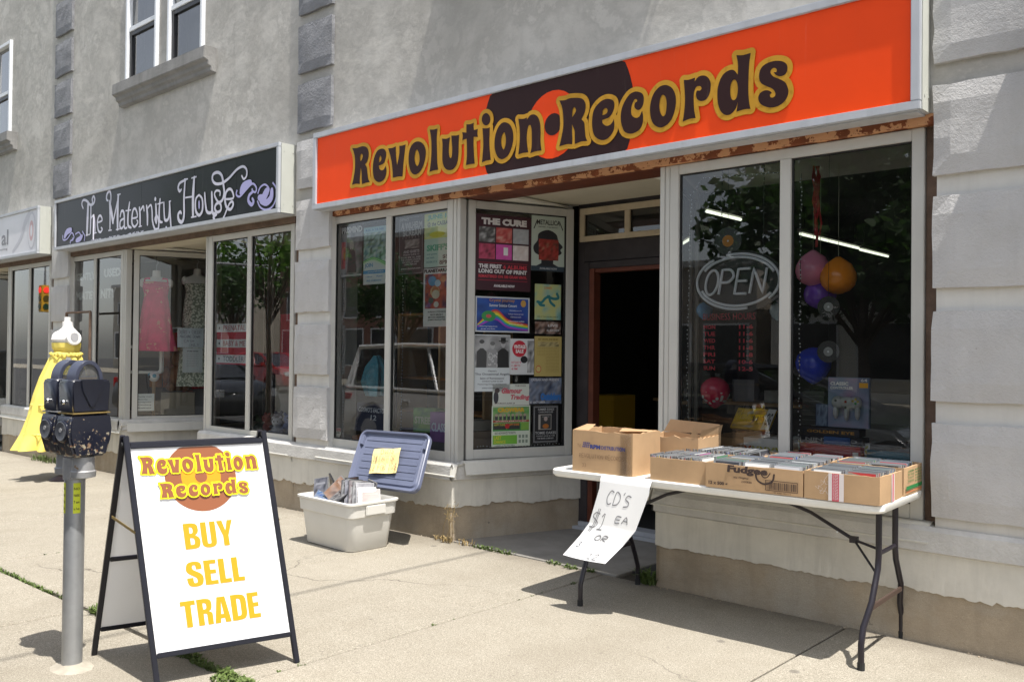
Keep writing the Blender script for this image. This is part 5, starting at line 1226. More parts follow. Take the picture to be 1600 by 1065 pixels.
dr = interp([(0, -.012, 1.505, .160, .145, .01), (0, -.012, 1.45, .156, .138, .02), (0, -.005, 1.40, .140, .108, .02), (-.01, 0, 1.33, .180, .135, .06), (-.04, 0, 1.12, .235, .18, .11), (-.08, -.01, .90, .265, .205, .14), (-.13, -.02, .66, .285, .22, .15), (-.17, -.03, .46, .295, .235, .17), (-.21, -.05, .29, .315, .26, .21)], 48)
do = rings(MB(), dr, 64, nf=8, seed=5, close=(False, False)).build('dress', M_yel, my, smooth=True, sharp=80)
fr_ = MB()
for zc, cx, rx, ry in ((1.385, -.0, .168, .135), (.80, -.10, .285, .215), (.47, -.165, .305, .24)):
    vs = []; n = 96
    for k_ in range(n):
        a = 2*math.pi*k_/n; ru = .010*math.sin(24*a)
        for r_o, dz in ((0, .012), (.012+ru, 0), (.006, -.03 if zc > 1 else -.012)): vs.append((cx+(rx+r_o)*math.cos(a), -.012+(ry+r_o)*math.sin(a), zc+dz+.004*math.sin(7*a)))
    fr_.add(vs, [(3*k_+j, 3*((k_+1) % n)+j, 3*((k_+1) % n)+j+1, 3*k_+j+1) for k_ in range(n) for j in (0, 1)])
fr_.build('frill', M_yel, do, smooth=True, sharp=80)
MB().tube([(0, 0, 1.3), (0, 0, .05)], .012, 8).build('stand_pole', M_leg, my)
MB().lathe([(.17, gz(-10.6)), (.17, gz(-10.6)+.012), (.02, .03)], n=24).build('stand_base', M_leg, my, smooth=True)
rk = MB().tube([(-11.95, 4.68, 1.895), (-11.23, 4.68, 1.895)], .014, 8).tube([(-11.23, 4.68, 1.895), (-11.23, 4.68, gz(-11.2))], .018, 8).tube([(-11.95, 4.68, 1.895), (-11.95, 4.68, gz(-11.9))], .018, 8)
rk.build('display_rail', M_woodgrey, None, label='brown metal garment rail standing in front of the maternity shop window', cat='rail')

# ------------------------------------------------------------------ posters taped inside the record shop windows
K = (.02, .02, .022); WH = (.74, .75, .73); RD = (.60, .03, .05); GR = (.15, .45, .10)
def poster(fr, x0, z0, x1, z1, label, draw, bg=WH, off=.0, name='poster', cat='poster', curl=.002):
    w, h = x1-x0, z1-z0; f = fr.sub(x0, z0, off); mb = MB()
    mb.add([f.p(x, y, o_) for o_ in (-.0006, 0) for x, y in ((0, 0), (w, 0), (w, h), (0, h))], [(3, 2, 1, 0), (4, 5, 6, 7), (0, 1, 5, 4), (1, 2, 6, 5), (2, 3, 7, 6), (3, 0, 4, 7)], 0, bg)
    o = mb.build(name, M_print, None, label=label, cat=cat)
    pr = MB(); draw(pr, f, w, h)
    if pr.v: pr.build('print', M_print, o)
    return o
def lines(pr, f, ls, col, off=.0006, **k):
    """ls: (text, x0, y0, x1, y1) as fractions are already multiplied by caller"""
    for s_, a, b_, c, d_ in ls: text(pr, f, s_, a, b_, c, d_, off, 0, col, **k)
def fx(w, h, L): return [(s_, a*w, b_*h, c*w, d_*h) for s_, a, b_, c, d_ in L]
FL_ = Fr((0, 4.890, 0), (1, 0, 0), (0, 0, 1), (0, -1, 0))       # just inside the front panes
a_, b2 = Vector((-4.929+.0, 4.96, 0)), Vector((-4.576, 5.843, 0))
FA = Fr(a_, b2-a_, (0, 0, 1)); FA.n = Vector((FA.u.y, -FA.u.x, 0))
FA = Fr(a_+FA.n*-.012, FA.u, FA.v, FA.n)
def d1(p, f, w, h):
    blurpic(p, f, .01, .01, w-.01, h*.86, .0004, [(.03, .03, .035), (.10, .10, .11), (.35, .33, .33), (.08, .08, .09)], 10, 16, 3, 1.3)
    blurpic(p, f, .01, .18*h, w*.22, h*.7, .0006, [(.10, .02, .02), (.6, .05, .06), (.35, .1, .1)], 4, 8, 9, 1)
    lines(p, f, fx(w, h, [('PRISMIND', .04, .86, .96, .985)]), (.7, .68, .66), .0008, bold=.05)
    ell(p, f, w*.5, h*.62, .03, .045, .0007, 0, (.5, .45, .42)); fill(p, f, [[(w*.3, h*.1), (w*.72, h*.1), (w*.66, h*.5), (w*.5, h*.56), (w*.36, h*.5)]], .0007, 0, (.06, .06, .07))
    rect(p, f, .015, .015, w-.015, .03, .001, 0, (.5, .5, .5))
poster(FL_, -6.488, 2.095, -6.177, 2.555, 'dark concert poster headed Prismind with a seated red and grey figure', d1, K)
def d2(p, f, w, h):
    rect(p, f, 0, h*.90, w, h, .0004, 0, (.35, .62, .66)); lines(p, f, fx(w, h, [('MUSIC IN THE PARK', .08, .93, .9, .97), ('JOIN', .06, .28, .42, .37), ('www.parkfestival.ca', .25, .20, .9, .235), ('in support of', .1, .12, .4, .145), ('Fund', .6, .12, .85, .15), ('FREE ADMISSION', .15, .05, .8, .08)]), (.05, .25, .5), .0009)
    blurpic(p, f, 0, h*.42, w, h*.90, .0006, [(.03, .06, .04), (.15, .3, .2), (.6, .75, .7), (.08, .2, .25), (.25, .4, .2)], 12, 12, 6, 2.4)
    for k_ in range(4): ribbon(p, f, smooth([(0, h*(.40-.012*k_), 0), (w*.45, h*(.46-.015*k_), 0), (w, h*(.36-.02*k_), 0)], False, 6), .014, .0008+k_*1e-4, False, 0, [(.1, .45, .12), (.45, .7, .35), (.2, .55, .2), (.7, .8, .6)][k_], caps=False)
    rect(p, f, 0, h*.185, w*.97, h*.245, .0007, 0, (.08, .30, .60)); lines(p, f, fx(w, h, [('www.parkfestival.ca', .2, .20, .9, .235)]), WH, .0012)
poster(FL_, -6.165, 2.025, -5.862, 2.52, 'white and green outdoor concert poster with a blue strip', d2)
def d3(p, f, w, h):
    rect(p, f, .008, .008, w-.008, .011, .0005, 0, (.4, .4, .4)); rect(p, f, .008, h-.011, w-.008, h-.008, .0005, 0, (.4, .4, .4))
    for q in (.008, w-.011): rect(p, f, q, .011, q+.003, h-.011, .0005, 0, (.4, .4, .4))
    lines(p, f, fx(w, h, [('DISTRICT', .05, .93, .42, .97), ('A WILHELM', .1, .79, .95, .90), ('SCREAM', .18, .66, .92, .77), ('AND GUESTS', .2, .37, .85, .42), ('FRIDAY JUNE 12', .2, .32, .85, .355), ('DOORS 8PM  ALL AGES', .1, .28, .9, .31), ('THE CASBAH LOUNGE', .1, .24, .9, .27), ('306 KING ST WEST', .15, .20, .85, .23), ('HAMILTON ON', .25, .16, .75, .19), ('www.district.com', .1, .09, .9, .12)]), (.50, .48, .47), .0007, bold=.03)
    for k_ in range(6): ribbon(p, f, [(w*(.2+.12*k_), h*.88), (w*(.17+.13*k_), h*.62)], .004, .0008+k_*2e-5, False, 0, (.42, .4, .4), caps=False)
    blurpic(p, f, w*.25, h*.45, w*.85, h*.60, .0006, [(.02, .02, .02), (.25, .22, .2), (.5, .45, .4)], 8, 5, 4, 2)
poster(FL_, -5.700, 2.085, -5.398, 2.565, 'black gig poster with scratchy lettering A Wilhelm Scream', d3, (.045, .045, .05))
def d4(p, f, w, h):
    rect(p, f, 0, h*.53, w, h, .0004, 0, (.72, .74, .20)); blurpic(p, f, 0, h*.55, w, h*.95, .0005, [(.72, .74, .20), (.65, .72, .25), (.8, .8, .4), (.45, .65, .30)], 6, 6, 2, 1)
    lines(p, f, fx(w, h, [('JUNE 15', .12, .86, 1.0, .97), ("SKIFF'S", .1, .30, .95, .42)]), (.10, .45, .28), .0008, bold=.05)
    lines(p, f, fx(w, h, [('@ the CASBAH', .12, .74, .99, .84), ('$5', .72, .14, .93, .22), ('8PM', .6, .04, .97, .12)]), (.03, .05, .05), .0009, bold=.02)
    ell(p, f, w*.5, h*.60, w*.30, h*.055, .0007, 0, (.75, .70, .06)); lines(p, f, fx(w, h, [('with guests', .1, .22, .5, .26), ('and more', .1, .16, .4, .2), ('DOORS AT 8', .1, .08, .5, .12)]), (.1, .3, .3), .0008)
poster(FL_, -5.385, 2.130, -5.082, 2.566, 'yellow and mint poster reading June 15 at the Casbah', d4, (.55, .72, .62))
def d5(p, f, w, h):
    lines(p, f, fx(w, h, [('PLANETARIUM', .02, .925, .99, .985)]), K, .0006, bold=.06); lines(p, f, fx(w, h, [('SUFJAN STEVENS', .18, .235, .86, .265), ('NICO MUHLY', .28, .19, .76, .22), ('BRYCE DESSNER', .2, .145, .84, .175), ('JAMES McALISTER', .18, .10, .86, .13)]), K, .0006, bold=.03)
    blurpic(p, f, .02, h*.31, w-.02, h*.90, .0005, [(.25, .03, .03), (.50, .06, .05), (.6, .12, .08), (.12, .03, .08), (.25, .1, .3)], 10, 12, 12, 1.4)
    for cx_, cy_, r_o, c_ in ((.35, .78, .05, (.15, .35, .60)), (.55, .74, .035, (.5, .65, .75)), (.45, .60, .055, (.70, .45, .25)), (.48, .55, .045, (.65, .58, .45)), (.46, .62, .04, (.55, .2, .1)), (.3, .45, .03, (.1, .1, .12)), (.5, .38, .03, (.70, .68, .6)), (.75, .80, .03, (.6, .2, .1))):
        ell(p, f, cx_*w, cy_*h, r_o, r_o*.8, .0008+cx_*.0006, 0, c_, 18)
poster(FL_, -5.388, 1.652, -5.082, 2.122, 'white poster headed Planetarium with coloured planets on a red sky', d5)
def cure(p, f, w, h):
    lines(p, f, fx(w, h, [('THE CURE', .10, .865, .92, .955)]), (.66, .64, .64), .0008, bold=.07)
    P_ = [[(.55, .55, .55), (.1, .1, .1), (.02, .02, .02)], [(.6, .35, .3), (.5, .08, .08), (.3, .05, .05)], [(.5, .52, .55), (.35, .37, .4), (.45, .45, .47)], [(.1, .02, .03), (.5, .08, .15), (.25, .03, .06)], [(.50, .06, .28), (.6, .1, .38), (.55, .08, .3)], [(.7, .68, .66), (.6, .52, .5), (.75, .7, .7)]]
    for i in range(6):
        c_, r_o = i % 3, i//3; x0, y0 = w*(.06+.305*c_), h*(.635-.222*r_o); blurpic(p, f, x0, y0, x0+w*.285, y0+h*.20, .0007, P_[i], 6, 6, i+40, 1.6)
    rect(p, f, w*.50, h*.47, w*.58, h*.575, .0011, 0, (.7, .7, .7))
    lines(p, f, fx(w, h, [('THE FIRST', .06, .29, .47, .345), ('LONG OUT OF PRINT', .06, .225, .93, .28), ('AVAILABLE NOW', .33, .045, .71, .08)]), (.62, .6, .6), .0008, bold=.05)
    lines(p, f, fx(w, h, [('6 ALBUMS', .50, .29, .93, .345), ('REMASTERED ON 180 GRAM VINYL', .06, .165, .93, .205)]), (.55, .05, .07), .0008, bold=.03)
    for y_ in (.36, .13): rect(p, f, w*.05, h*y_, w*.94, h*(y_+.006), .0007, 0, (.4, .03, .05))
poster(FA, .05, 1.944, .541, 2.545, 'large dark red poster reading The Cure with six album covers', cure, (.055, .02, .028))
def met(p, f, w, h):
    lines(p, f, fx(w, h, [('METALLICA', .16, .84, .86, .93), ('HARDWIRED... TO SELF-DESTRUCT', .2, .79, .8, .81)]), K, .0008, bold=.02)
    ribbon(p, f, [(w*.17, h*.92), (w*.07, h*.76)], .008, .0006, False, 0, K, caps=False); ribbon(p, f, [(w*.84, h*.92), (w*.95, h*.76)], .008, .0006, False, 0, K, caps=False)
    hd = [(.18, .55, 0), (.22, .68, 0), (.5, .75, 0), (.75, .68, 0), (.82, .55, 0), (.95, .46, 0), (.88, .40, 0), (.92, .34, 0), (.78, .28, 0), (.68, .24, 0), (.66, .14, 1), (1, .03, 1), (1, 0, 1), (0, 0, 1), (0, .04, 1), (.3, .14, 1), (.28, .26, 0), (.10, .33, 0), (.06, .44, 0)]
    fill(p, f, [[(q.x*w, q.y*h) for q in smooth(hd, True, 4)]], .0005, 0, (.03, .03, .035))
    blurpic(p, f, w*.22, h*.20, w*.82, h*.58, .0009, [(.03, .02, .02), (.20, .03, .02), (.42, .06, .05), (.10, .04, .03), (.45, .2, .12)], 9, 9, 8, 2.2)
    rect(p, f, 0, 0, w, h*.09, .0007, 0, (.04, .06, .08)); lines(p, f, fx(w, h, [('AVAILABLE NOW', .25, .03, .78, .065)]), (.5, .52, .54), .0009)
poster(FA, .546, 2.12, .852, 2.57, 'pale poster with spiky Metallica lettering above a dark red shaggy head', met, (.48, .55, .49))
def teal(p, f, w, h):
    blurpic(p, f, 0, 0, w, h, .0004, [(.22, .42, .36), (.45, .50, .22), (.50, .50, .20), (.28, .45, .38), (.12, .30, .30)], 8, 10, 15, 1.0)
    for i, pts in enumerate(([(.1, .5), (.25, .48), (.4, .6), (.55, .66)], [(.5, .66), (.7, .6), (.9, .62), (.85, .74)], [(.55, .64), (.6, .5), (.75, .4)], [(.15, .5), (.2, .42), (.35, .4)])):
        ribbon(p, f, smooth([(a*w, b_*h, 0) for a, b_ in pts], False, 5), .022, .0007+i*1e-4, False, 0, (.03, .18, .20))
    lines(p, f, fx(w, h, [('SUMMER', .35, .86, .65, .93)]), (.55, .25, .08), .0009); lines(p, f, fx(w, h, [('LIVE AT THE GALLERY JUNE 20', .1, .06, .9, .10)]), (.1, .12, .05), .0009)
poster(FA, .582, 1.723, .824, 2.013, 'green and teal poster of a diving swimmer', teal, (.40, .48, .25))
def strip(p, f, w, h): blurpic(p, f, 0, 0, w, h, .0004, [(.02, .02, .02), (.12, .05, .03), (.45, .35, .3), (.05, .04, .04)], 10, 4, 25, 2); lines(p, f, fx(w, h, [('ALL AGES SHOW', .45, .2, .95, .4), ('LIVE', .5, .6, .9, .8)]), (.6, .6, .6), .0007)
poster(FA, .586, 1.607, .825, 1.706, 'small dark photographic flyer just below the teal poster', strip, K)
def crys(p, f, w, h):
    rect(p, f, .012, .012, w-.012, h-.012, .0004, 0, (.02, .03, .16)); blurpic(p, f, .013, .013, w-.013, h-.013, .0006, [(.02, .02, .10), (.03, .05, .28), (.03, .10, .35), (.02, .03, .12)], 12, 8, 31, .7)
    for i, c_ in enumerate(((.55, .05, .05), (.65, .30, .03), (.65, .60, .05), (.08, .45, .12), (.05, .2, .55), (.3, .05, .4))):
        ribbon(p, f, smooth([(.02, h*(.20-.01*i), 0), (w*.35, h*(.62-.05*i), 0), (w*.6, h*(.35-.04*i), 0), (w*.97, h*(.22-.03*i), 0)], False, 8), .013, .0008+i*1e-4, False, 0, c_, caps=False)
    ell(p, f, w*.24, h*.45, w*.13, h*.15, .0016, 0, (.05, .25, .08)); ell(p, f, w*.24, h*.45, w*.05, h*.05, .0018, 0, (.5, .1, .1)); ell(p, f, w*.88, h*.83, w*.05, h*.10, .0016, 0, (.5, .3, .08))
    lines(p, f, fx(w, h, [('Crystal Journey', .25, .84, .72, .95)]), (.45, .22, .05), .002, bold=.02); lines(p, f, fx(w, h, [('Summer Solstice Concert', .25, .72, .76, .80), ('Wednesday, June 21st', .62, .60, .85, .64), ('7:30 pm Centennial Hall', .6, .50, .88, .54), ('Admission $15', .64, .42, .84, .46), ('Advance tickets available', .6, .3, .9, .34), ('at the door and online', .62, .22, .88, .26), ('Featuring singing bowls', .08, .14, .4, .18), ('gongs and flute', .1, .07, .36, .11)]), (.6, .62, .66), .002)
poster(FA, .056, 1.612, .535, 1.894, 'blue landscape poster reading Crystal Journey with a rainbow wave', crys, (.50, .53, .56))
def occ(p, f, w, h):
    blurpic(p, f, .004, h*.42, w-.004, h*.985, .0004, [(.12, .12, .12), (.25, .25, .25), (.42, .42, .42), (.2, .2, .2)], 8, 8, 45, 1.0)
    for cx_, hw2, tone, hat in ((.2, .15, .07, 0), (.5, .17, .30, 0), (.80, .17, .03, 1)):
        top = .86 if cx_ == .5 else .89
        fill(p, f, [[(w*(cx_-hw2), h*.42), (w*(cx_+hw2), h*.42), (w*(cx_+hw2*.9), h*.70), (w*(cx_+.04), h*.76), (w*(cx_-.04), h*.76), (w*(cx_-hw2*.9), h*.70)]], .0006+cx_*1e-3, 0, (tone, tone, tone))
        ell(p, f, w*cx_, h*(top-.05), w*.065, h*.065, .0018, 0, (.40, .40, .40)); ell(p, f, w*cx_, h*(top-.015), w*.07, h*.035, .0020, 0, (.08, .08, .08) if cx_ != .5 else (.15, .15, .15))
        if hat: rect(p, f, w*(cx_-.13), h*(top-.01), w*(cx_+.13), h*(top+.005), .0022, 0, (.02, .02, .02)); rect(p, f, w*(cx_-.07), h*(top-.005), w*(cx_+.07), h*(top+.06), .0021, 0, (.02, .02, .02))
    for i in range(30): q = random.Random(i); ell(p, f, w*q.uniform(.36, .64), h*q.uniform(.44, .68), .006, .006, .0023, 0, (.55, .55, .55), 6)
    lines(p, f, fx(w, h, [("Otava's", .38, .345, .62, .375), ('The Occasional Angels', .02, .275, .99, .325), ("Salon of 'Rennaissance'", .16, .215, .84, .25), ('SUNDAY JUNE 25 $20', .22, .16, .8, .19), ("Featuring Songs of 'Heaven'", .1, .11, .92, .14), ('tickets at the door or online', .22, .05, .8, .075)]), (.06, .06, .08), .0008, bold=.015)
poster(FA, .052, 1.142, .364, 1.592, 'pale poster of three musicians reading The Occasional Angels', occ, (.58, .62, .63))
def vint(p, f, w, h):
    ell(p, f, w*.38, h*.72, w*.30, h*.23, .0006, 0, (.50, .03, .05)); lines(p, f, fx(w, h, [('VINTAGE', .14, .72, .64, .83), ('SALE', .22, .60, .55, .70)]), WH, .0009, bold=.04)
    ell(p, f, w*.58, h*.42, w*.15, h*.10, .0008, 0, K); blurpic(p, f, w*.72, h*.05, w, h*.95, .0004, [(.04, .04, .04), (.5, .5, .5), (.08, .08, .08), (.6, .6, .6)], 4, 8, 51, 1.8)
    lines(p, f, fx(w, h, [('SAT JULY 8', .05, .30, .45, .37), ('11 AM TO', .05, .22, .42, .28), ('4 PM', .05, .13, .30, .19)]), (.55, .05, .10), .0008, bold=.02)
poster(FA, .366, 1.275, .580, 1.564, 'white poster with a red disc reading Vintage Sale', vint, (.60, .61, .61), off=-.0004)
def yel(p, f, w, h):
    lines(p, f, fx(w, h, [('ART CRAWL AND MUSIC', .12, .90, .88, .95)]), (.2, .14, .03), .0006, bold=.03); blurpic(p, f, w*.12, h*.74, w*.9, h*.86, .0006, [(.03, .03, .02), (.5, .42, .2), (.08, .06, .03)], 12, 3, 61, 3)
    for i in range(17): lines(p, f, fx(w, h, [('locke street and james north %d' % (i*7+3), .1 if i < 6 else .42, .70-.037*i, .9, .718-.037*i)]), (.25, .18, .05), .0007)
    ell(p, f, w*.15, h*.18, w*.10, h*.09, .0007, 0, (.5, .08, .06)); ell(p, f, w*.15, h*.18, w*.08, h*.07, .0009, 0, (.55, .45, .17))
poster(FA, .584, 1.261, .835, 1.587, 'mustard yellow printed notice with small text', yel, (.47, .37, .13), off=.0006)
def glam(p, f, w, h):
    lines(p, f, fx(w, h, [('Glamour', .22, .55, .78, .82), ('Trading', .45, .20, .98, .50)]), (.50, .10, .13), .0008, bold=.05, shear=.25); lines(p, f, fx(w, h, [('SATURDAY JUNE 24', .05, .04, .6, .13), ('THE DUO', .6, .88, .9, .95)]), (.1, .05, .05), .0008)
    ell(p, f, w*.12, h*.7, .022, .02, .0007, 0, (.08, .06, .06)); ell(p, f, w*.09, h*.38, .022, .05, .0006, 0, (.05, .05, .06))
poster(FA, .214, 1.03, .542, 1.2, 'cream flyer with looping red lettering Glamour Trading', glam, (.55, .58, .52))
def outs(p, f, w, h):
    blurpic(p, f, 0, 0, w, h, .0004, [(.03, .05, .10), (.2, .24, .32), (.04, .04, .06), (.35, .36, .4)], 12, 8, 71, 2.6); lines(p, f, fx(w, h, [('CASBAH AND FRIENDS', .05, .88, .92, .97)]), (.5, .5, .52), .0009, bold=.03)
    lines(p, f, fx(w, h, [('Outsiders', .35, .12, .99, .42)]), (.04, .16, .45), .0012, bold=.08); lines(p, f, fx(w, h, [('27 OCTOBER', .02, .02, .5, .10)]), (.6, .6, .6), .0012)
poster(FA, .539, 1.038, .838, 1.249, 'dark blue crowd photograph flyer with blue lettering', outs, (.05, .06, .10))
def green(p, f, w, h):
    rect(p, f, .01, h*.38, w-.01, h*.97, .0004, 0, (.06, .24, .06)); blurpic(p, f, .011, h*.56, w-.011, h*.96, .0006, [(.04, .16, .04), (.12, .32, .08), (.30, .36, .20), (.06, .10, .05)], 12, 6, 81, 2)
    lines(p, f, fx(w, h, [('CROWBAR', .15, .84, .85, .95)]), (.55, .35, .03), .0012, bold=.06)
    for i in range(8): ell(p, f, w*(.12+.105*i), h*.77, w*.035, h*.035, .0011, 0, (.35, .28, .22), 10); rect(p, f, w*(.085+.105*i), h*.65, w*(.155+.105*i), h*.745, .001, 0, (.05, .05, .06))
    rect(p, f, .01, h*.60, w-.01, h*.64, .0014, 0, (.35, .02, .03)); lines(p, f, fx(w, h, [('SATURDAY JUNE 24TH 2017', .1, .607, .9, .632)]), WH, .0017)
    for a, c_ in ((.04, (.45, .42, .05)), (.40, (.55, .2, .03))): rect(p, f, w*a, h*.42, w*(a+.33), h*.57, .0009, 0, (.04, .04, .04)); lines(p, f, fx(w, h, [('HAPPY DUDES', a+.02, .51, a+.31, .56)]), c_, .0012, bold=.03)
    ell(p, f, w*.40, h*.50, w*.06, h*.06, .0013, 0, (.4, .03, .03)); rect(p, f, w*.76, h*.40, w*.97, h*.58, .0008, 0, (.18, .35, .06))
    rect(p, f, 0, 0, w, h*.38, .0003, 0, (.55, .60, .50)); rect(p, f, w*.03, h*.06, w*.66, h*.28, .0007, 0, (.16, .40, .05)); lines(p, f, fx(w, h, [('LAST', .06, .17, .25, .27), ('CHANCE', .06, .08, .36, .155)]), (.55, .50, .05), .001, bold=.03); lines(p, f, fx(w, h, [('$25 ADVANCE TICKETS', .08, .30, .62, .36), ('available at the box office', .08, .015, .6, .045)]), (.05, .05, .05), .001)
    for i in range(6): rect(p, f, w*(.70+.09*(i % 3)), h*(.08+.12*(i//3)), w*(.76+.09*(i % 3)), h*(.16+.12*(i//3)), .0007, 0, (.2, .25, .2))
poster(FA, .208, .701, .551, 1.027, 'bright green concert flyer with a row of band portraits', green, (.55, .6, .5))
def summ(p, f, w, h):
    for q in (.010, .016):
        for r_ in ((q, q, w-q, q+.002), (q, h-q-.002, w-q, h-q), (q, q+.002, q+.002, h-q-.002), (w-q-.002, q+.002, w-q, h-q-.002)): rect(p, f, *r_, .0005, 0, (.45, .45, .45))
    lines(p, f, fx(w, h, [('SUMMER SONGS', .2, .86, .82, .92), ('CHRONICLES', .22, .80, .78, .84), ('TOMIE OAKES', .1, .24, .9, .31), ('SUNDAY JUNE 25 7 PM', .15, .17, .85, .21), ('THE BRIAR COMPANY', .18, .11, .82, .15)]), (.42, .42, .42), .0008, bold=.02)
    rect(p, f, w*.22, h*.36, w*.72, h*.76, .0005, 0, (.38, .36, .33)); rect(p, f, w*.30, h*.38, w*.70, h*.74, .0007, 0, (.05, .05, .05)); ell(p, f, w*.50, h*.64, w*.07, h*.06, .001, 0, (.4, .33, .3)); rect(p, f, w*.36, h*.69, w*.64, h*.705, .0013, 0, (.3, .3, .3)); ell(p, f, w*.50, h*.45, w*.12, h*.06, .0011, 0, (.40, .14, .03))
poster(FA, .574, .715, .814, 1.026, 'black poster headed Summer Songs with a guitarist in a frame', summ, (.022, .022, .025))
# things standing inside the left hand window
t = empty('crate_shelf', (-6.35, 5.45, .60), 0, 'tall brown wooden shelf of cubbyholes standing behind the left window', 'shelf')
for x in (0, .55, 1.1): MB().box(x, x+.025, 0, .35, 0, 1.2).build('upright', M_cardin, t)
M_pine = varied('amber_pine', (.30, .13, .035), .6, .25, 12, None, obj=True)
for z in (0, .3, .6, .9, 1.18): MB().box(.026, 1.099, .001, .34, z, z+.02).build('shelf', M_pine, t)
M_bluebag = varied('translucent_blue_bag', (.06, .30, .42), .3, .3, 12, ((20, .5, .02),), obj=True)
bg_ = rings(MB(), interp([(0, 0, 0, .10, .08, .1), (0, 0, .12, .14, .10, .15), (.01, 0, .26, .11, .08, .15), (0, 0, .36, .03, .03, .1)], 14), 24)
o = bg_.build('plastic_bag', M_bluebag, None, smooth=True, label='crumpled light blue plastic bag behind the left window', cat='bag'); o.location = (-6.28, 5.15, 1.05)
def flatbox(x, y, z, w, d, h, rz, label, col, draw=None, cat='box', name='packaging_box', tilt=0):
    t = empty(name, (x, y, z), rz, label, cat)
    t.rotation_euler.x = tilt
    mb = MB().box(0, w, 0, d, 0, h, 0, col); mb.build('carton', M_card_v, t, bevel=.002)
    if draw:
        pr = MB(); f = Fr((0, -.0012, 0), (1, 0, 0), (0, 0, 1), (0, -1, 0)); draw(pr, f, w, h); pr.build('print', M_print, t)
    return t
def simple(txt, tc, pal=None, seed=3, ty=(.35, .65), off=.0006):
    def f_(p, f, w, h):
        if pal: blurpic(p, f, .004, .004, w-.004, h-.004, .0, pal, 7, 5, seed, 1.4)
        if txt: text(p, f, txt, w*.08, h*ty[0], w*.92, h*ty[1], off+.0006, 0, tc, bold=.03)
    return f_
flatbox(-6.37, 4.97, .745, .50, .02, .25, rad(-3), 'dark blue record sleeve reading Cosmos Factory 12 in the left window', (.03, .04, .09), lambda p, f, w, h: (text(p, f, "COSMO'S FACTORY", w*.06, h*.68, w*.94, h*.86, .001, 0, (.55, .6, .7), bold=.03), text(p, f, '12', w*.45, h*.42, w*.62, h*.60, .001, 0, (.5, .55, .65))), 'record sleeve', 'record_sleeve', rad(-8))
flatbox(-6.12, 5.02, .602, .33, .22, .17, 0, 'plain brown carton low in the left window', (.25, .18, .10), None)
flatbox(-6.44, 5.0, .602, .22, .16, .09, rad(20), 'orange cardboard packet at the lower left corner of the left window', (.55, .20, .08), None)
flatbox(-6.05, 5.25, 1.0, .30, .22, .12, 0, 'orange brown box on the shelf edge behind the left window', (.42, .18, .06), None) if False else None
flatbox(-5.64, 5.02, .78, .26, .12, .20, rad(4), 'green game box in the second pane of the left window', (.10, .30, .08), simple('STREET', (.6, .65, .5), [(.1, .3, .08), (.2, .45, .1), (.06, .2, .1)], 5))
flatbox(-5.40, 4.99, .72, .28, .12, .24, rad(-3), 'purple accessory box beside the green game box', (.22, .09, .32), simple('CLASSIC', (.5, .6, .75), [(.2, .08, .3), (.3, .12, .42), (.14, .06, .24)], 7))
flatbox(-5.19, 4.96, .613, .14, .03, .30, rad(-2), 'pink hanging blister pack with orange top at the right end of the left window', (.50, .05, .14), lambda p, f, w, h: (rect(p, f, 0, h*.78, w, h, .001, 0, (.75, .30, .04)), ell(p, f, w*.5, h*.42, w*.3, h*.16, .002, 0, (.05, .05, .06))), 'blister pack', 'blister_pack')
flatbox(-5.62, 5.0, .602, .46, .24, .12, rad(2), 'flat grey stack of boxed games under the green box', (.16, .17, .18), None)
st_ = MB(); sf = Fr((0, 4.885, 0), (1, 0, 0), (0, 0, 1), (0, -1, 0))
rect(st_, sf, -6.545, .70, -6.445, .765, 0, 0, WH); ell(st_, sf, -6.495, .705, .042, .035, .0004, 0, WH, 16); rect(st_, sf, -6.540, .735, -6.45, .760, .0008, 0, RD); text(st_, sf, 'SECURED', -6.535, .740, -6.455, .754, .0012, 0, WH); text(st_, sf, 'ALARM', -6.525, .712, -6.465, .728, .0012, 0, K)
st_.build('alarm_sticker', M_print, None, label='small red and white alarm sticker at the bottom left of the left window', cat='sticker')
# fairy lights round the windows
M_bulb = plain('clear_bead_bulb', (.85, .88, .9), .15, 0, 1)
def fairy(pts, label, n):
    mb = MB(); rr = random.Random(len(label)); L = 0
    P = [Vector(p) for p in pts]
    mb.tube(P, .0018, 5, 1)
    for a, b_ in zip(P, P[1:]):
        m_ = max(1, int((b_-a).length/.026))
        for i in range(m_):
            q = a.lerp(b_, i/m_)+Vector((rr.uniform(-.006, .006), -.004, rr.uniform(-.006, .006))); mb.ball(q, .0045, n=6)
    mb.build('light_string', [M_bulb, M_black], None, label=label, cat='fairy lights')
y = 4.905
fairy([(-6.44, y, .72), (-6.46, y, 1.6), (-6.455, y, 2.45), (-6.40, y, 2.555), (-5.83, y, 2.56)], 'string of clear fairy lights down the left edge of the left window', 9)
fairy([(-5.66, y, .72), (-5.65, y, 1.5), (-5.66, y, 2.50), (-5.6, y, 2.565), (-5.09, y, 2.565)], 'string of clear fairy lights beside the mullion of the left window', 9)
fairy([(-2.93, y, .72), (-2.94, y, 1.5), (-2.92, y, 2.45), (-2.84, y, 2.55), (-2.32, y, 2.52)], 'string of clear fairy lights down the left edge of the right window', 9)
fairy([(-2.20, y, .72), (-2.205, y, 1.5), (-2.20, y, 2.5)], 'string of clear fairy lights beside the mullion of the right window', 9)
fairy([tuple(FA.p(.1, .705, -.02)), tuple(FA.p(.5, .70, -.02)), tuple(FA.p(.86, .71, -.02))], 'string of clear fairy lights along the foot of the poster window', 9)
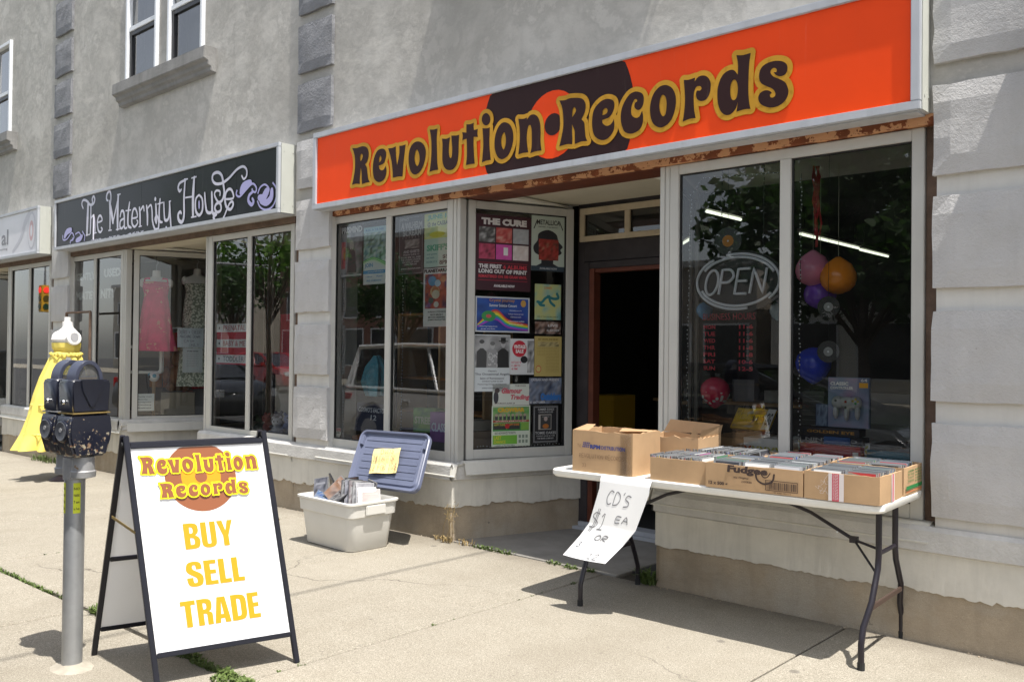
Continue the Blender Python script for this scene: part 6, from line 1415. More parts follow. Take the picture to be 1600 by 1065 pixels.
# record sleeves and books behind the lower part of the poster window
for i, (c_, lb) in enumerate((((.35, .33, .30), 'grey stack of magazines behind the poster window'), ((.25, .16, .10), 'open brown carton low behind the poster window'))):
    P = FA.p(.10+.02*i, .605, -.34); flatbox(P.x, P.y, .602+.20*(1-i), .28, .25, .08 if i == 0 else .19, rad(68), lb, c_)
# ------------------------------------------------------------------ right window display
M_neon = plain('unlit_white_neon_tube', (.78, .80, .84), .35)
os_ = empty('open_sign', (-2.625, 4.965, 1.90), 0, 'unlit oval neon sign reading OPEN hanging on chains in the right window', 'neon sign')
fo = Fr((0, 0, 0), (1, 0, 0), (0, 0, 1), (0, -1, 0)); mb = MB()
P = [(.30*math.cos(2*math.pi*i/40), .19*math.sin(2*math.pi*i/40)) for i in range(40)]
mb.prism(P, -.006, .006); mb.build('backing', M_black, os_)
def neon(pts, r=.0085, closed=False, kk=5):
    P = smooth(pts, closed, kk); P = [fo.p(p.x, p.y, .018) for p in P]
    if closed: P.append(P[0])
    return MB().tube(P, r, 7)
def arc_(a0, a1, rx, ry, n=14): return [(rx*math.cos(rad(a0+(a1-a0)*i/n)), ry*math.sin(rad(a0+(a1-a0)*i/n)), 0) for i in range(n+1)]
for a0, a1, rx, ry in ((-40, 105, .275, .168), (125, 285, .275, .168), (20, 150, .255, .148), (200, 330, .255, .148)):
    neon(arc_(a0, a1, rx, ry)).build('neon_tube', M_neon, os_, smooth=True)
LW = .105; sh_ = lambda L, ox: [(ox+a+b_*.18, b_, c) for a, b_, c in L]
letters = [sh_([(.045+.042*math.cos(q), .075*math.sin(q), 0) for q in [2*math.pi*i/12 for i in range(12)]], -.215)]
neon(letters[0], closed=True).build('neon_tube', M_neon, os_, smooth=True)
for L in (sh_([(0, -.075, 1), (0, .075, 1), (.055, .072, 0), (.082, .035, 0), (.055, 0, 0), (.002, -.003, 0)], -.11), sh_([(.08, .075, 1), (0, .075, 1), (0, -.075, 1), (.08, -.075, 1)], -.003), sh_([(.008, .002, 0), (.07, .002, 0)], -.003), sh_([(0, -.075, 1), (0, .075, 1), (.085, -.075, 1), (.085, .075, 1)], .098)):
    neon(L).build('neon_tube', M_neon, os_, smooth=True)
for x in (-.12, .16):
    c_ = MB()
    for i in range(24): c_.tube([(x, .008, .185+i*.026), (x, .008, .185+i*.026+.02)], .0028, 5)
    c_.build('chain', M_black, os_)
M_vinyl = plain('black_vinyl_disc', (.012, .012, .014), .22, 0, .7); M_lab = plain('amber_record_label', (.55, .22, .02), .5); M_labg = plain('grey_record_label', (.30, .31, .30), .5)
def record(x, z, y, r, lab, label, top):
    t = empty('hanging_record', (x, y, z), rad(10), label, 'record')
    MB().lathe([(r, -.001), (r, .001)], n=36, M=Matrix.Rotation(rad(90), 4, 'X')).build('disc', M_vinyl, t)
    MB().lathe([(r*.42, -.0018), (r*.42, .0018)], n=24, M=Matrix.Rotation(rad(90), 4, 'X')).build('label', lab, t)
    MB().lathe([(.006, -.0024), (.006, .0024)], n=10, M=Matrix.Rotation(rad(90), 4, 'X')).build('spindle_hole', M_white, t)
    MB().tube([(0, 0, r), (0, 0, top-z)], .0012, 4).build('thread', M_black, t)
record(-2.70, 2.155, 4.97, .085, M_lab, 'small black record with amber label hanging above the open sign', 2.65)
record(-2.085, 1.735, 5.02, .062, M_labg, 'small record with grey label hanging below the orange balloon', 2.65)
record(-2.085, 1.478, 5.02, .062, M_labg, 'small dark record hanging beside the blue balloon in the right window', 1.675)
def balloon(x, y, z, r, col, label, strz=2.6, spots=None, writing=None):
    m = plain('balloon_rubber_'+writing[0] if writing else 'balloon_rubber', col, .22, 0, .6); t = empty('balloon', (x, y, z), 0, label, 'balloon')
    prof = [(.001, -r*1.12), (.012, -r*1.1), (r*.30, -r*.98), (r*.7, -r*.68), (r*.95, -r*.2), (r, .12*r), (r*.9, r*.5), (r*.62, r*.8), (r*.25, r*.97), (.001, r)]
    prof = prof[::-1] if strz > z else prof
    if strz > z: prof = [(a, -b_) for a, b_ in prof]
    MB().lathe(prof, n=24).build('skin', m, t, smooth=True, sharp=80, fixn=True)
    if spots:
        mb = MB(); q = random.Random(2)
        for i in range(60):
            a, e = q.uniform(0, 6.28), q.uniform(-1, 1.2); c = Vector((math.cos(a)*math.cos(e), math.sin(a)*math.cos(e), math.sin(e)))
            u = c.cross(Vector((0, 0, 1))).normalized(); v = c.cross(u); rr_2 = r*.11
            mb.add([c*r*1.02*(.97 if c.z < 0 else .95)+(u*math.cos(j)+v*math.sin(j))*rr_2 for j in [6.283*k_/8 for k_ in range(8)]], [tuple(range(8))])
        mb.build('dot_print', plain('white_dots', WH, .4), t)
    if strz > z: MB().tube([(0, 0, r*1.1), (0, 0, strz-z)], .0015, 4).build('ribbon', plain('curling_ribbon', (.4, .4, .3), .5), t)
    return t
balloon(-2.30, 5.30, 1.985, .105, (.88, .30, .45), 'pink balloon hanging at the left of the bunch in the right window', 2.62)
balloon(-2.11, 5.22, 1.925, .106, (.95, .30, .02), 'orange balloon hanging at the front of the bunch in the right window', 2.6)
balloon(-2.28, 5.36, 1.84, .098, (.22, .08, .60), 'purple balloon lowest in the hanging bunch', 2.58)
balloon(-2.25, 5.20, 1.40, .105, (.02, .06, .65), 'dark blue balloon standing behind the boxes in the right window', .9)
balloon(-3.02, 5.25, 1.745, .055, (.10, .30, .55), 'small light blue balloon at the left edge of the right window', 1.0)
balloon(-2.50, 5.25, 1.73, .055, (.22, .36, .45), 'small grey blue balloon between the open sign and the mullion', 1.0)
balloon(-2.88, 5.15, 1.215, .095, (.62, .03, .09), 'dark red balloon with white dots at the left of the right window', .8, spots=True)
M_redst = plain('red_crepe', (.42, .015, .03), .6)
mb = MB(); q = random.Random(9)
for i in range(7):
    x0, z0 = -2.235+q.uniform(-.02, .02), 2.60; P = []
    zz = z0
    while zz > 1.98+q.uniform(0, .25): P.append((x0+q.uniform(-.02, .02)-.0*(z0-zz), 5.22+q.uniform(-.02, .02), zz)); zz -= .07
    mb.tube(P, .006, 5)
mb.build('crepe_streamer', M_redst, None, label='tangled red crepe streamer hanging above the balloons', cat='streamer')
hs = MB(); text(hs, sf, 'BUSINESS HOURS', -2.82, 1.665, -2.47, 1.705, 0, 0, (.36, .03, .05), bold=0)
for i, d_2 in enumerate(('MON', 'TUE', 'WED', 'THR', 'FRI', 'SAT', 'SUN')):
    text(hs, sf, d_2, -2.815, 1.61-i*.042, -2.735, 1.635-i*.042, 0, 0, (.55, .04, .06)); text(hs, sf, ('11-6', '11-6', '11-6', '11-8', '11-8', '10-6', '12-5')[i], -2.575, 1.61-i*.042, -2.485, 1.635-i*.042, 0, 0, (.55, .04, .06))
hs.build('hours_lettering', M_print, None, label='red business hours lettering stuck on the right window below the open sign', cat='lettering')
# shelf boxes, cloth and packages of the right window
dk = flatbox(-2.93, 5.10, .602, .75, .40, .33, rad(1), 'wide brown cardboard carton at the left of the right window display', (.30, .19, .10), None, 'cardboard box', 'cardboard_box')
flatbox(-2.33, 5.12, .602, .86, .42, .345, 0, 'long low display plinth box under the patterned cloth', (.20, .20, .19), None)
def leafcloth(x0, x1, z0, z1, yf, label, seed):
    t = empty('patterned_cloth', (x0, yf, z0), 0, label, 'cloth'); mb = MB(); w, h = x1-x0, z1-z0; n = 24
    def S_(a, b_, off=0): return Vector((a, .012*math.sin(a*26)*(h-b_)/h-off, b_)) if b_ <= h else Vector((a, (b_-h), h+off))
    for i in range(n):
        for j in range(6): mb.quad(*[S_(w*(i+a)/n, h*(j+b_)/6) for a, b_ in ((0, 0), (1, 0), (1, 1), (0, 1))], 0, WH)
    for i in range(n): mb.quad(S_(w*i/n, h), S_(w*(i+1)/n, h), S_(w*(i+1)/n, h+.30), S_(w*i/n, h+.30), 0, WH)
    mb.build('fabric', M_print, t)
    f_ = type('F', (), {'p': staticmethod(lambda a, b_, off=0: S_(a, min(b_, h-.001), off+.003))}); pr = MB(); q = random.Random(seed); s_ = .052
    for i in range(int(w/s_)):
        for j in range(int(h/s_)):
            c_ = [(.52, .55, .08), (.60, .16, .07), (.55, .50, .10)][(i//2+j) % 3] if (i+j) % 2 else (.62, .60, .2)
            cx_, cy_ = (i+.5)*s_, (j+.5)*s_
            for qd in range(4):
                a = math.pi/4+qd*math.pi/2; fill(pr, f_, [[(cx_+math.cos(a)*r_*s_*.66-math.sin(a)*o_*s_, cy_+math.sin(a)*r_*s_*.66+math.cos(a)*o_*s_) for r_, o_ in ((.08, 0), (.4, .13), (.75, .12), (.98, 0), (.75, -.12), (.4, -.13))]], 0, 0, c_)
    pr.build('leaf_print', M_print, t)
leafcloth(-2.28, -1.86, .80, .965, 5.06, 'white cloth with green and coral leaf pattern right of the mullion', 2); leafcloth(-2.62, -2.345, .80, .95, 5.04, 'white cloth with coral leaf pattern left of the mullion', 3)
flatbox(-2.21, 4.93, .68, .36, .05, .275, rad(-5), 'large flat red bag leaning at the foot of the right window', (.42, .02, .03), lambda p, f, w, h: (rect(p, f, .0, h*.93, w, h, .001, 0, (.5, .05, .05)), rect(p, f, w*.88, h*.75, w*.97, h*.9, .002, 0, WH)), 'bag', 'gift_bag')
flatbox(-1.86, 4.98, .75, .34, .02, .19, rad(-3), 'pale blue record sleeve reading Lisa at the right of the right window', (.12, .28, .36), lambda p, f, w, h: text(p, f, 'LISA', w*.3, h*.55, w*.75, h*.8, .001, 0, (.03, .05, .06)), 'record sleeve', 'record_sleeve', rad(-10))
flatbox(-1.80, 4.94, .68, .12, .06, .16, rad(0), 'small red and blue packet at the lower right of the right window', (.50, .05, .05), None)
def contr(p, f, w, h):
    blurpic(p, f, .004, .004, w-.004, h-.004, 0, [(.10, .16, .28), (.18, .24, .36), (.30, .22, .34), (.50, .20, .32)], 6, 8, 91, .7); text(p, f, 'CLASSIC', w*.06, h*.84, w*.5, h*.91, .001, 0, WH, bold=.05); text(p, f, 'CONTROLLER', w*.06, h*.76, w*.62, h*.82, .001, 0, WH, bold=.05); rect(p, f, w*.76, h*.80, w*.97, h*.90, .001, 0, (.85, .42, .02)); text(p, f, '64', w*.80, h*.92, w*.95, h*.98, .001, 0, WH)
t = flatbox(-2.085, 5.02, 1.048, .23, .035, .285, rad(4), 'blue and pink blister pack holding a grey classic game controller', (.15, .2, .3), contr, 'controller pack', 'controller_pack')
gp = MB(); gy = plain('grey_gamepad_plastic', (.38, .39, .40), .35)
gp.ball((.115, -.028, .145), .060, .020, .032, 16); gp.ball((.066, -.028, .145), .036, .024, .036, 14); gp.ball((.164, -.028, .145), .036, .024, .036, 14)
for x, z in ((.055, .09), (.115, .082), (.175, .09)): gp.ball((x, -.03, z), .016, .016, .042, 10)
o = gp.build('gamepad', gy, t, smooth=True, sharp=80)
bt = MB(); 
for x, z, c_ in ((.155, .155, (.5, .4, .05)), (.17, .165, (.5, .4, .05)), (.17, .142, (.05, .3, .1)), (.182, .152, (.5, .4, .05)), (.115, .15, (.5, .03, .03)), (.06, .155, (.1, .1, .1)), (.115, .118, (.08, .08, .08))): bt.ball((x, -.051, z), .0075, .006, .0075, 8, 0, c_)
bt.build('button', M_print, o)
for i, (x, z, w, lb, c_) in enumerate(((-2.245, .952, .36, 'black video game box at the bottom of the small stack', (.03, .03, .04)), (-2.235, .998, .33, 'dark game box with orange title in the small stack', (.04, .04, .05)), (-2.10, .9521, .17, 'blue game box beside the black one', (.04, .12, .35)))):
    flatbox(x, 5.02+.19*(i == 2)*0+(.0 if i < 2 else -.02), z, w if i < 2 else .15, .10 if i < 2 else .018, .042, 0, lb, c_, simple(('NINTENDO', 'GOLDEN EYE', '')[i], ((.5, .5, .5), (.5, .25, .04), WH)[i], None, ty=(.3, .7)))
flatbox(-2.27, 5.09, 1.045, .13, .08, .20, rad(3), 'stacked dark game cartridges left of the controller pack', (.05, .055, .05), lambda p, f, w, h: [rect(p, f, w*.02, h*(.14*i+.01), w*.98, h*(.14*i+.02), .001, 0, (.14, .15, .14)) for i in range(7)])
flatbox(-2.17, 5.05, 1.045, .075, .05, .13, 0, 'small blue patterned cartridge box beside the controller pack', (.03, .05, .12), simple('', WH, [(.02, .03, .08), (.2, .28, .4), (.03, .05, .1)], 14))
def movie(p, f, w, h): blurpic(p, f, .01, .01, w-.01, h-.01, 0, [(.65, .40, .03), (.7, .45, .05), (.1, .08, .05), (.65, .6, .5)], 8, 6, 17, 1.5); text(p, f, 'MOVIE TIE', w*.04, h*.3, w*.75, h*.72, .001, 0, (.75, .5, .02), bold=.06); rect(p, f, w*.8, 0, w, h, .001, 0, (.6, .6, .56)); text(p, f, 'GIG', w*.83, h*.2, w*.97, h*.8, .002, 0, K)
flatbox(-2.71, 5.03, 1.005, .27, .015, .15, rad(-5), 'yellow and white book sleeve lying tilted in the right window', (.6, .4, .05), movie, 'book', 'sleeve', rad(-38))
flatbox(-2.56, 4.98, .80, .30, .02, .15, rad(6), 'yellow paper folder peeping over the CDs', (.50, .48, .05), None, 'folder', 'paper_folder', rad(-20)) if False else None
# back of the shop: bright counter side, fluorescent tubes, yellow cabinet seen through the door
M_tube = emis('fluorescent_tube', (.95, 1, .82), .75)
for xt, y0, y1, lb in ((-4.10, 9.12, 10.75, 'long lit ceiling fluorescent tube first in the line behind the balloons'), (-4.14, 10.91, 11.85, 'lit fluorescent tube at the far end of the line behind the balloons'), (-4.11, 7.17, 7.81, 'short lit fluorescent tube seen above the open sign')):
    t = empty('fluorescent_light', (xt, y0, 2.75), 0, lb, 'ceiling light')
    MB().tube([(0, 0, 0), (0, y1-y0, 0)], .015, 8).build('tube', M_tube, t, smooth=True); MB().box(-.03, .03, -.02, y1-y0+.02, .021, .06).build('batten', M_in_wall, t)
    for q in (.1, y1-y0-.1): MB().tube([(0, q, .06), (0, q, .30)], .003, 4).build('hanger', M_black, t)
t = empty('cabinet', (-5.66, 7.5, .0), 0, 'yellow metal cabinet inside the open shop doorway', 'cabinet')
M_cab = plain('yellow_enamel', (.70, .42, .03), .4); MB().box(0, .30, 0, .4, .0, 1.02).build('carcass', M_cab, t, bevel=.005); MB().box(.01, .29, -.015, -.001, .05, .98).build('door', M_cab, t, bevel=.004); MB().box(.24, .26, -.03, -.016, .5, .6).build('handle', M_signmetal, t)
t = empty('counter', (-5.3, 8.2, 0), 0, 'dark shop counter deep inside the record shop doorway', 'counter')
MB().box(0, 2.2, 0, .5, 0, .95).build('body', M_in_dark, t); MB().box(-.02, 2.22, -.03, .53, .95, .98).build('worktop', M_cardin, t)
for i in range(5): flatbox(-5.2+.4*i, 8.25, .981, .2, .15, .12+.05*(i % 3), .3*i, ['white receipt box on the far counter', 'small dark speaker on the far counter', 'grey till on the far counter', 'stack of pale sleeves on the far counter', 'black box at the end of the far counter'][i], [(.5, .5, .48), (.06, .06, .06), (.3, .3, .32), (.4, .4, .4), (.03, .03, .03)][i])
t = empty('record_rack', (-3.0, 6.9, 0), 0, 'long white record rack standing across the shop behind the right window', 'record rack')
MB().box(0, 2.0, 0, .6, 0, .9).build('body', M_in_wall, t); MB().box(0, 2.0, .55, .6, .9, 1.15).build('header', M_in_wall, t)

# ------------------------------------------------------------------ the maternity shop display
FM = Fr((0, 4.890, 0), (1, 0, 0), (0, 0, 1), (0, -1, 0))
for s_, x0, z0, x1, z1, lb in (('GENTLY', -12.19, 2.325, -11.60, 2.425, 'white lettering reading Gently on the far left maternity window'), ('USED', -11.35, 2.335, -10.88, 2.445, 'white lettering reading Used on the maternity window'),
        ('MATE', -12.20, 2.075, -11.68, 2.185, 'white lettering reading Mate, start of Maternity, on the window'), ('NITY', -11.44, 2.075, -11.0, 2.195, 'white lettering reading nity, end of Maternity, on the window')):
    mb = MB(); text(mb, FM, s_, x0, z0, x1, z1, 0, 0, (.78, .78, .76), bold=.05); mb.build('window_lettering', M_print, None, label=lb, cat='lettering')
gb = Vector((-10.66, 4.96, 0)); ge = Vector((-10.30, 5.82, 0)); FG = Fr(gb, ge-gb, (0, 0, 1)); FG.n = Vector((FG.u.y, -FG.u.x, 0)); FG = Fr(gb+FG.n*-.012, FG.u, FG.v, FG.n)
def note1(p, f, w, h): hand(p, f, 'DEBIT + CREDIT', .02, h*.70, w-.02, h*.88, .004, .0006, 0, (.2, .2, .25), seed=1); hand(p, f, 'MACHINE DOWN', .03, h*.48, w-.04, h*.62, .004, .0006, 0, (.2, .2, .25), seed=2); hand(p, f, 'CASH', w*.25, h*.26, w*.65, h*.40, .004, .0006, 0, (.2, .2, .25), seed=3); hand(p, f, 'ONLY', w*.45, h*.06, w*.85, h*.2, .004, .0006, 0, (.2, .2, .25), seed=4)
poster(FG, .50, 1.47, .81, 1.71, 'handwritten cash only notice on the maternity shop window', note1, (.58, .64, .68), name='notice', cat='notice')
def note2(p, f, w, h):
    text(p, f, 'STORE HOURS', w*.22, h*.84, w*.78, h*.90, .0006, 0, K)
    for i in range(8): text(p, f, 'maternity and baby wear %d' % i, w*.2, h*(.74-.07*i), w*.8, h*(.765-.07*i), .0006, 0, (.1, .1, .1))
poster(FG, .565, 1.155, .80, 1.462, 'printed store notice just below the handwritten one', note2, (.60, .64, .66), name='notice', cat='notice')
def note3(p, f, w, h):
    for i, s_ in enumerate(('Gently Used', 'Maternity', 'Consignment', 'Clothing', 'Business')): text(p, f, s_, w*.16, h*(.78-.16*i), w*(.85 if i != 1 else .66), h*(.86-.16*i), .0006, 0, (.08, .08, .1))
poster(FG, .025, .69, .245, .90, 'white card reading Gently Used Maternity Consignment Clothing', note3, WH, name='notice', cat='notice')
def inside_mannequin(x, y, z0, rz, label, mat, lower, top, hem, s=1, pal=None):
    t = empty('mannequin', (x, y, 0), rz, label, 'mannequin'); tm = torso_mesh(); tm.v = [(a*s, b_*s, c*s*.95+z0) for a, b_, c in tm.v]
    tm.build('torso', M_manq, t, smooth=True, sharp=60)
    MB().tube([(0, 0, z0+.57*s), (0, 0, z0+.64*s), (.02, 0, z0+.67*s), (0, 0, z0+.70*s)], .006, 6).build('hook', M_signmetal, t); MB().tube([(0, 0, z0+.68), (0, 0, 2.66)], .002, 4).build('thread', M_black, t)
    for sx in (-1, 1): MB().ball((sx*.155*s, 0, z0+.415*s), .045*s, .05*s, .06*s).build('arm_cap', M_manq, t, smooth=True)
    k = [(0, -.005, z0+.43*s if top else z0+.38*s, .150*s, .098*s, 0), (0, -.025, z0+.36*s, .158*s, .125*s, .01), (0, -.012, z0+.26*s, .138*s, .108*s, .015), (0, 0, z0+.10*s, .165*s, .125*s, .03), (0, 0, (z0+hem)/2, .20*s, .15*s, .05), (0, 0, hem, .24*s, .18*s, .08)]
    rg = rings(MB(), interp(k, 36), 48, nf=8, close=(False, False)); d_3 = rg.build('dress', mat, t, smooth=True, sharp=80)
    if top:   # V neck straps
        for sx in (-1, 1):
            mb = MB(); mb.add([(sx*.03*s, -.125*s, z0+.34*s), (sx*.15*s, -.075*s, z0+.40*s), (sx*.135*s, -.02*s, z0+.475*s), (sx*.075*s, -.045*s, z0+.485*s)], [(0, 1, 2, 3)]); mb.build('strap', mat, d_3)
    return t
M_pink = varied('raspberry_jersey', (.80, .05, .19), .7, .15, 8, None, obj=True, spots=(7, .60, (.80, .35, .28)))
def patt():
    m, t, b = base_mat('small_geometric_print', (.3, .33, .28), .8); p = pos(t, True)
    v = N(t, 'ShaderNodeTexVoronoi'); v.inputs['Scale'].default_value = 42; t.links.new(p, v.inputs['Vector'])
    t.links.new(ramp(t, v.outputs['Distance'], [(.42, (.70, .74, .64)), (.62, (.26, .30, .24))]), b.inputs['Base Color']); return m
P = FG.p(.26, 0, -.20); inside_mannequin(P.x, P.y, 1.85, rad(60), 'white hanging mannequin in a raspberry v neck dress', M_pink, 0, 1, 1.42)
P = FG.p(.74, 0, -.19); inside_mannequin(P.x, P.y, 1.92, rad(55), 'white hanging mannequin in a long grey green patterned dress', patt(), 0, 0, .98, .95)
M_redd = varied('red_jersey', (.50, .02, .03), .7, .15, 8, None, obj=True)
inside_mannequin(-7.16, 5.12, 1.42, rad(20), 'mannequin in a bright red dress at the right edge of the maternity window', M_redd, 0, 1, 1.15, .95)
# hanging clothes, framed screen, board with red lettering, ball, plush toys, banner box
t = empty('clothes_rail', (-10.95, 5.75, 0), rad(10), 'rail of orange and red clothes behind the maternity window', 'clothes rail')
MB().tube([(-.6, 0, 1.72), (.6, 0, 1.72)], .012, 8).build('bar', M_signmetal, t)
for x in (-.6, .6): MB().tube([(x, 0, 1.72), (x, 0, .0)], .014, 8).build('upright', M_signmetal, t)
for i, c_ in enumerate(((.55, .22, .03), (.50, .18, .03), (.45, .12, .03), (.5, .06, .05), (.55, .25, .04), (.12, .05, .05), (.4, .03, .05))):
    g_ = rings(MB(), interp([(0, 0, .95, .03, .16, .12), (0, 0, 1.3, .028, .15, .1), (0, 0, 1.58, .024, .17, .05), (0, 0, 1.66, .02, .09, 0)], 10), 20, close=(False, False), seed=i); o = g_.build('garment', plain('rail_garment_cloth', c_, .8), t, smooth=True); o.location = (-.45+.14*i, 0, 0)
P = FG.p(.16, 0, -.28); t = empty('framed_screen', (P.x-.18, P.y+.05, 1.12), rad(30), 'dark screen in a rounded white frame in the maternity window', 'screen')
mb = MB(); o_ = rrect(.26, .18, .05); i_ = rrect(.225, .145, .03); n = len(o_)
mb.add([(x, y_, z) for y_ in (0, .05) for L in (o_, i_) for x, z in [(a, b_+.19) for a, b_ in L]], [(i, (i+1) % n, n+(i+1) % n, n+i) for i in range(n)]+[(2*n+i, 3*n+i, 3*n+(i+1) % n, 2*n+(i+1) % n) for i in range(n)]+[((i+1) % n, i, 2*n+i, 2*n+(i+1) % n) for i in range(n)]+[(n+i, n+(i+1) % n, 3*n+(i+1) % n, 3*n+i) for i in range(n)])
mb.build('frame', M_manq, t, fixn=True, bevel=.004); MB().box(-.23, .23, .03, .04, .04, .34).build('screen', M_vinyl, t); MB().tube([(0, .05, .02), (0, .2, -.5)], .012, 6).build('stand', M_black, t)
P = FG.p(.43, 0, -.20)
t = flatbox(P.x-.12, P.y+.05, .602, .45, .03, .46, rad(62), 'grey standing board with faded red lettering in the maternity window', (.17, .17, .19), lambda p, f, w, h: [text(p, f, s_, w*.28, h*(.76-.15*i), w*.66, h*(.84-.15*i), .001, 0, (.42, .05, .04), bold=.04) for i, s_ in enumerate(('USED', 'AS', 'MATERNITY', 'CLOTHES', 'SALE'))], 'board', 'lettered_board', rad(-12))
P = FG.p(.25, 0, -.22); t = empty('toy_ball', (P.x, P.y, 1.10), 0, 'black and white toy ball with a green patch on its stand', 'ball')
MB().ball((0, 0, 0), .065).build('ball_skin', M_manq, t, smooth=True)
for a, e in ((0, 0), (70, 20), (-70, -10), (-30, 45), (200, 10)): MB().ball((.045*math.cos(rad(a-90)), .045*math.sin(rad(a-90)), .03*math.sin(rad(e))), .028).build('patch', M_bluebag if a else M_black, t, smooth=True)
MB().tube([(0, 0, -.06), (0, 0, -.5)], .02, 8).build('stand', M_cardin, t)
t = empty('teddy_bear', (FG.p(.56, 0, -.42).x, FG.p(.56, 0, -.42).y, .92), rad(60), 'large brown teddy bear seated behind the maternity notices', 'soft toy')
M_bear = varied('brown_plush', (.16, .065, .03), .95, .3, 30, ((120, .8, .01),), obj=True)
mb = MB(); mb.ball((0, 0, .16), .15, .12, .18).ball((0, -.02, .40), .11, .10, .11)
for sx in (-1, 1): mb.ball((sx*.08, -.01, .50), .035); mb.ball((sx*.15, -.05, .20), .05, .05, .11); mb.ball((sx*.09, -.14, .05), .06, .10, .06)
mb.ball((0, -.11, .37), .045); mb.build('body', M_bear, t, smooth=True); MB().box(-.2, .2, -.2, .15, -.32, -.02).build('seat_block', M_in_floor, t)
def pren(p, f, w, h):
    for i, s_ in enumerate(('PRENATAL', 'BABY & ME', 'TODDLER')):
        y0 = h*(.80-.38*i); rect(p, f, 0, y0, w, y0+h*.20, .001, 0, (.66, .70, .72)); text(p, f, s_, w*.22, y0+h*.035, w*(.92 if i < 2 else .88), y0+h*.165, .002, 0, (.40, .05, .07) if i < 2 else (.05, .09, .11), bold=0); ell(p, f, w*.09, y0+h*.1, .013, .013, .002, 0, (.05, .07, .08), 12)
poster(FM, -8.60, 1.295, -7.995, 1.715, 'red and white window banner listing Prenatal, Baby & Me and Toddler', pren, (.50, .03, .06), name='window_banner', cat='banner')
flatbox(-7.97, 5.25, 1.20, .62, .30, .62, rad(-8), 'large red toy box behind the maternity banner', (.52, .02, .05), lambda p, f, w, h: (rect(p, f, 0, 0, w, h*.1, .001, 0, (.5, .5, .5)), ell(p, f, w*.7, h*.6, .03, .03, .001, 0, (.6, .3, .3))))
flatbox(-8.05, 5.25, .602, .80, .45, .595, rad(-5), 'pale plinth carrying the red toy box', (.42, .40, .36), None, 'plinth', 'plinth')
cols = [((.35, .12, .12), 'rose'), ((.12, .12, .16), 'charcoal'), ((.55, .58, .65), 'pale grey'), ((.2, .25, .45), 'blue'), ((.62, .60, .58), 'cream'), ((.10, .16, .10), 'dark green'), ((.5, .52, .6), 'lilac grey')]
for i, (x, y_, z) in enumerate(((-7.86, 5.05, .70), (-7.74, 5.10, .72), (-7.62, 5.0, .68), (-7.50, 5.05, .72), (-7.34, 5.02, .70), (-7.95, 5.0, .68), (-7.25, 5.06, .80))):
    t = empty('soft_toy', (x, y_, z-.06), rad(20*i), cols[i][1]+' plush toy in the heap behind the right maternity pane', 'soft toy', 'plush toys in the maternity window'); m_ = varied('plush_'+cols[i][1].replace(' ', '_'), cols[i][0], .95, .2, 30, ((120, .7, .008),), obj=True)
    mb = MB(); mb.ball((0, 0, .03), .06, .055, .065).ball((0, -.02, .12), .05, .045, .045)
    for sx in (-1, 1): mb.ball((sx*.035, -.01, .165), .016); mb.ball((sx*.06, -.04, .02), .022, .03, .022)
    mb.build('body', m_, t, smooth=True)
    MB().ball((-.018, -.063, .13), .007).ball((.018, -.063, .13), .007).build('eye', M_black, t)
flatbox(-12.2, 5.6, .602, 1.0, .3, .5, 0, 'dark low display cabinet behind the far left maternity window', (.10, .08, .07), None, 'cabinet', 'display_cabinet')
fx_ = flatbox(-14.3, 5.4, .602, .9, .4, .7, 0, 'dark cabinet behind the window of the third shop', (.07, .06, .06), None, 'cabinet', 'display_cabinet')

# ------------------------------------------------------------------ weeds
M_grass = varied('weed_green', (.085, .125, .03), .6, .35, 12, None); M_dry = varied('dry_weed', (.30, .22, .10), .8, .3, 12, None)
def tufts(spots, label, name, mat, seed, hmax=.06):
    rr = random.Random(seed); mb = MB()
    for x, y, r, n in spots:
        for _ in range(n):
            a, q = rr.uniform(0, 6.28), r*math.sqrt(rr.random()); bx_, by = x+math.cos(a)*q, y+math.sin(a)*q*.45; z = gz(bx_)-.01
            h = rr.uniform(.3, 1)*hmax; d = rr.uniform(0, 6.28); l = rr.uniform(.2, .9)*h*1.3; w = rr.uniform(.003, .007); s_ = Vector((-math.sin(d), math.cos(d), 0))*w; D_ = Vector((math.cos(d), math.sin(d), 0))
            p = Vector((bx_, by, z)); p1 = p+D_*l*.35+Vector((0, 0, h*.7)); p2 = p+D_*l+Vector((0, 0, h*.85))
            mb.add([p-s_*.5, p+s_*.5, p1+s_, p1-s_, p2], [(0, 1, 2, 3), (3, 2, 4)])
    return mb.build(name, mat, None, label=label, cat='weeds', kind='stuff')
rr = random.Random(6)
sp = [(-6.9+.055*i+rr.uniform(-.02, .02), 2.135+rr.uniform(-.012, .012), .035, int(rr.uniform(6, 26))) for i in range(32)]
tufts(sp, 'low green weeds growing along the pavement joint behind the parking meter', 'weeds', M_grass, 1, .028)
tufts([(-4.98+.09*i, 2.135, .06, 70) for i in range(3)]+[(-4.7, 2.14, .05, 40)], 'clump of green weeds in the joint just left of the sandwich board', 'weeds', M_grass, 2, .06)
tufts([(-4.2+.07*i, 2.125+rr.uniform(-.02, .02), .05, int(40+60*rr.random())) for i in range(12)]+[(-3.42, 2.10, .10, 160), (-3.55, 2.08, .09, 120), (-3.3, 2.13, .07, 80)], 'green weeds in the joint under and in front of the sandwich board', 'weeds', M_grass, 3, .045)
tufts([(-4.65+.06*i, 4.775, .04, 24) for i in range(5)]+[(-4.35, 4.78, .06, 40), (-3.9, 4.78, .06, 50), (-3.75, 4.77, .06, 60), (-3.6, 4.78, .05, 50)], 'thin line of green weeds along the joint before the doorway', 'weeds', M_grass, 4, .05)
tufts([(-3.16, 4.80, .07, 110), (-3.13, 4.78, .04, 30)], 'small dark leafy weed at the corner beside the doorway', 'weeds', M_grass, 5, .13)
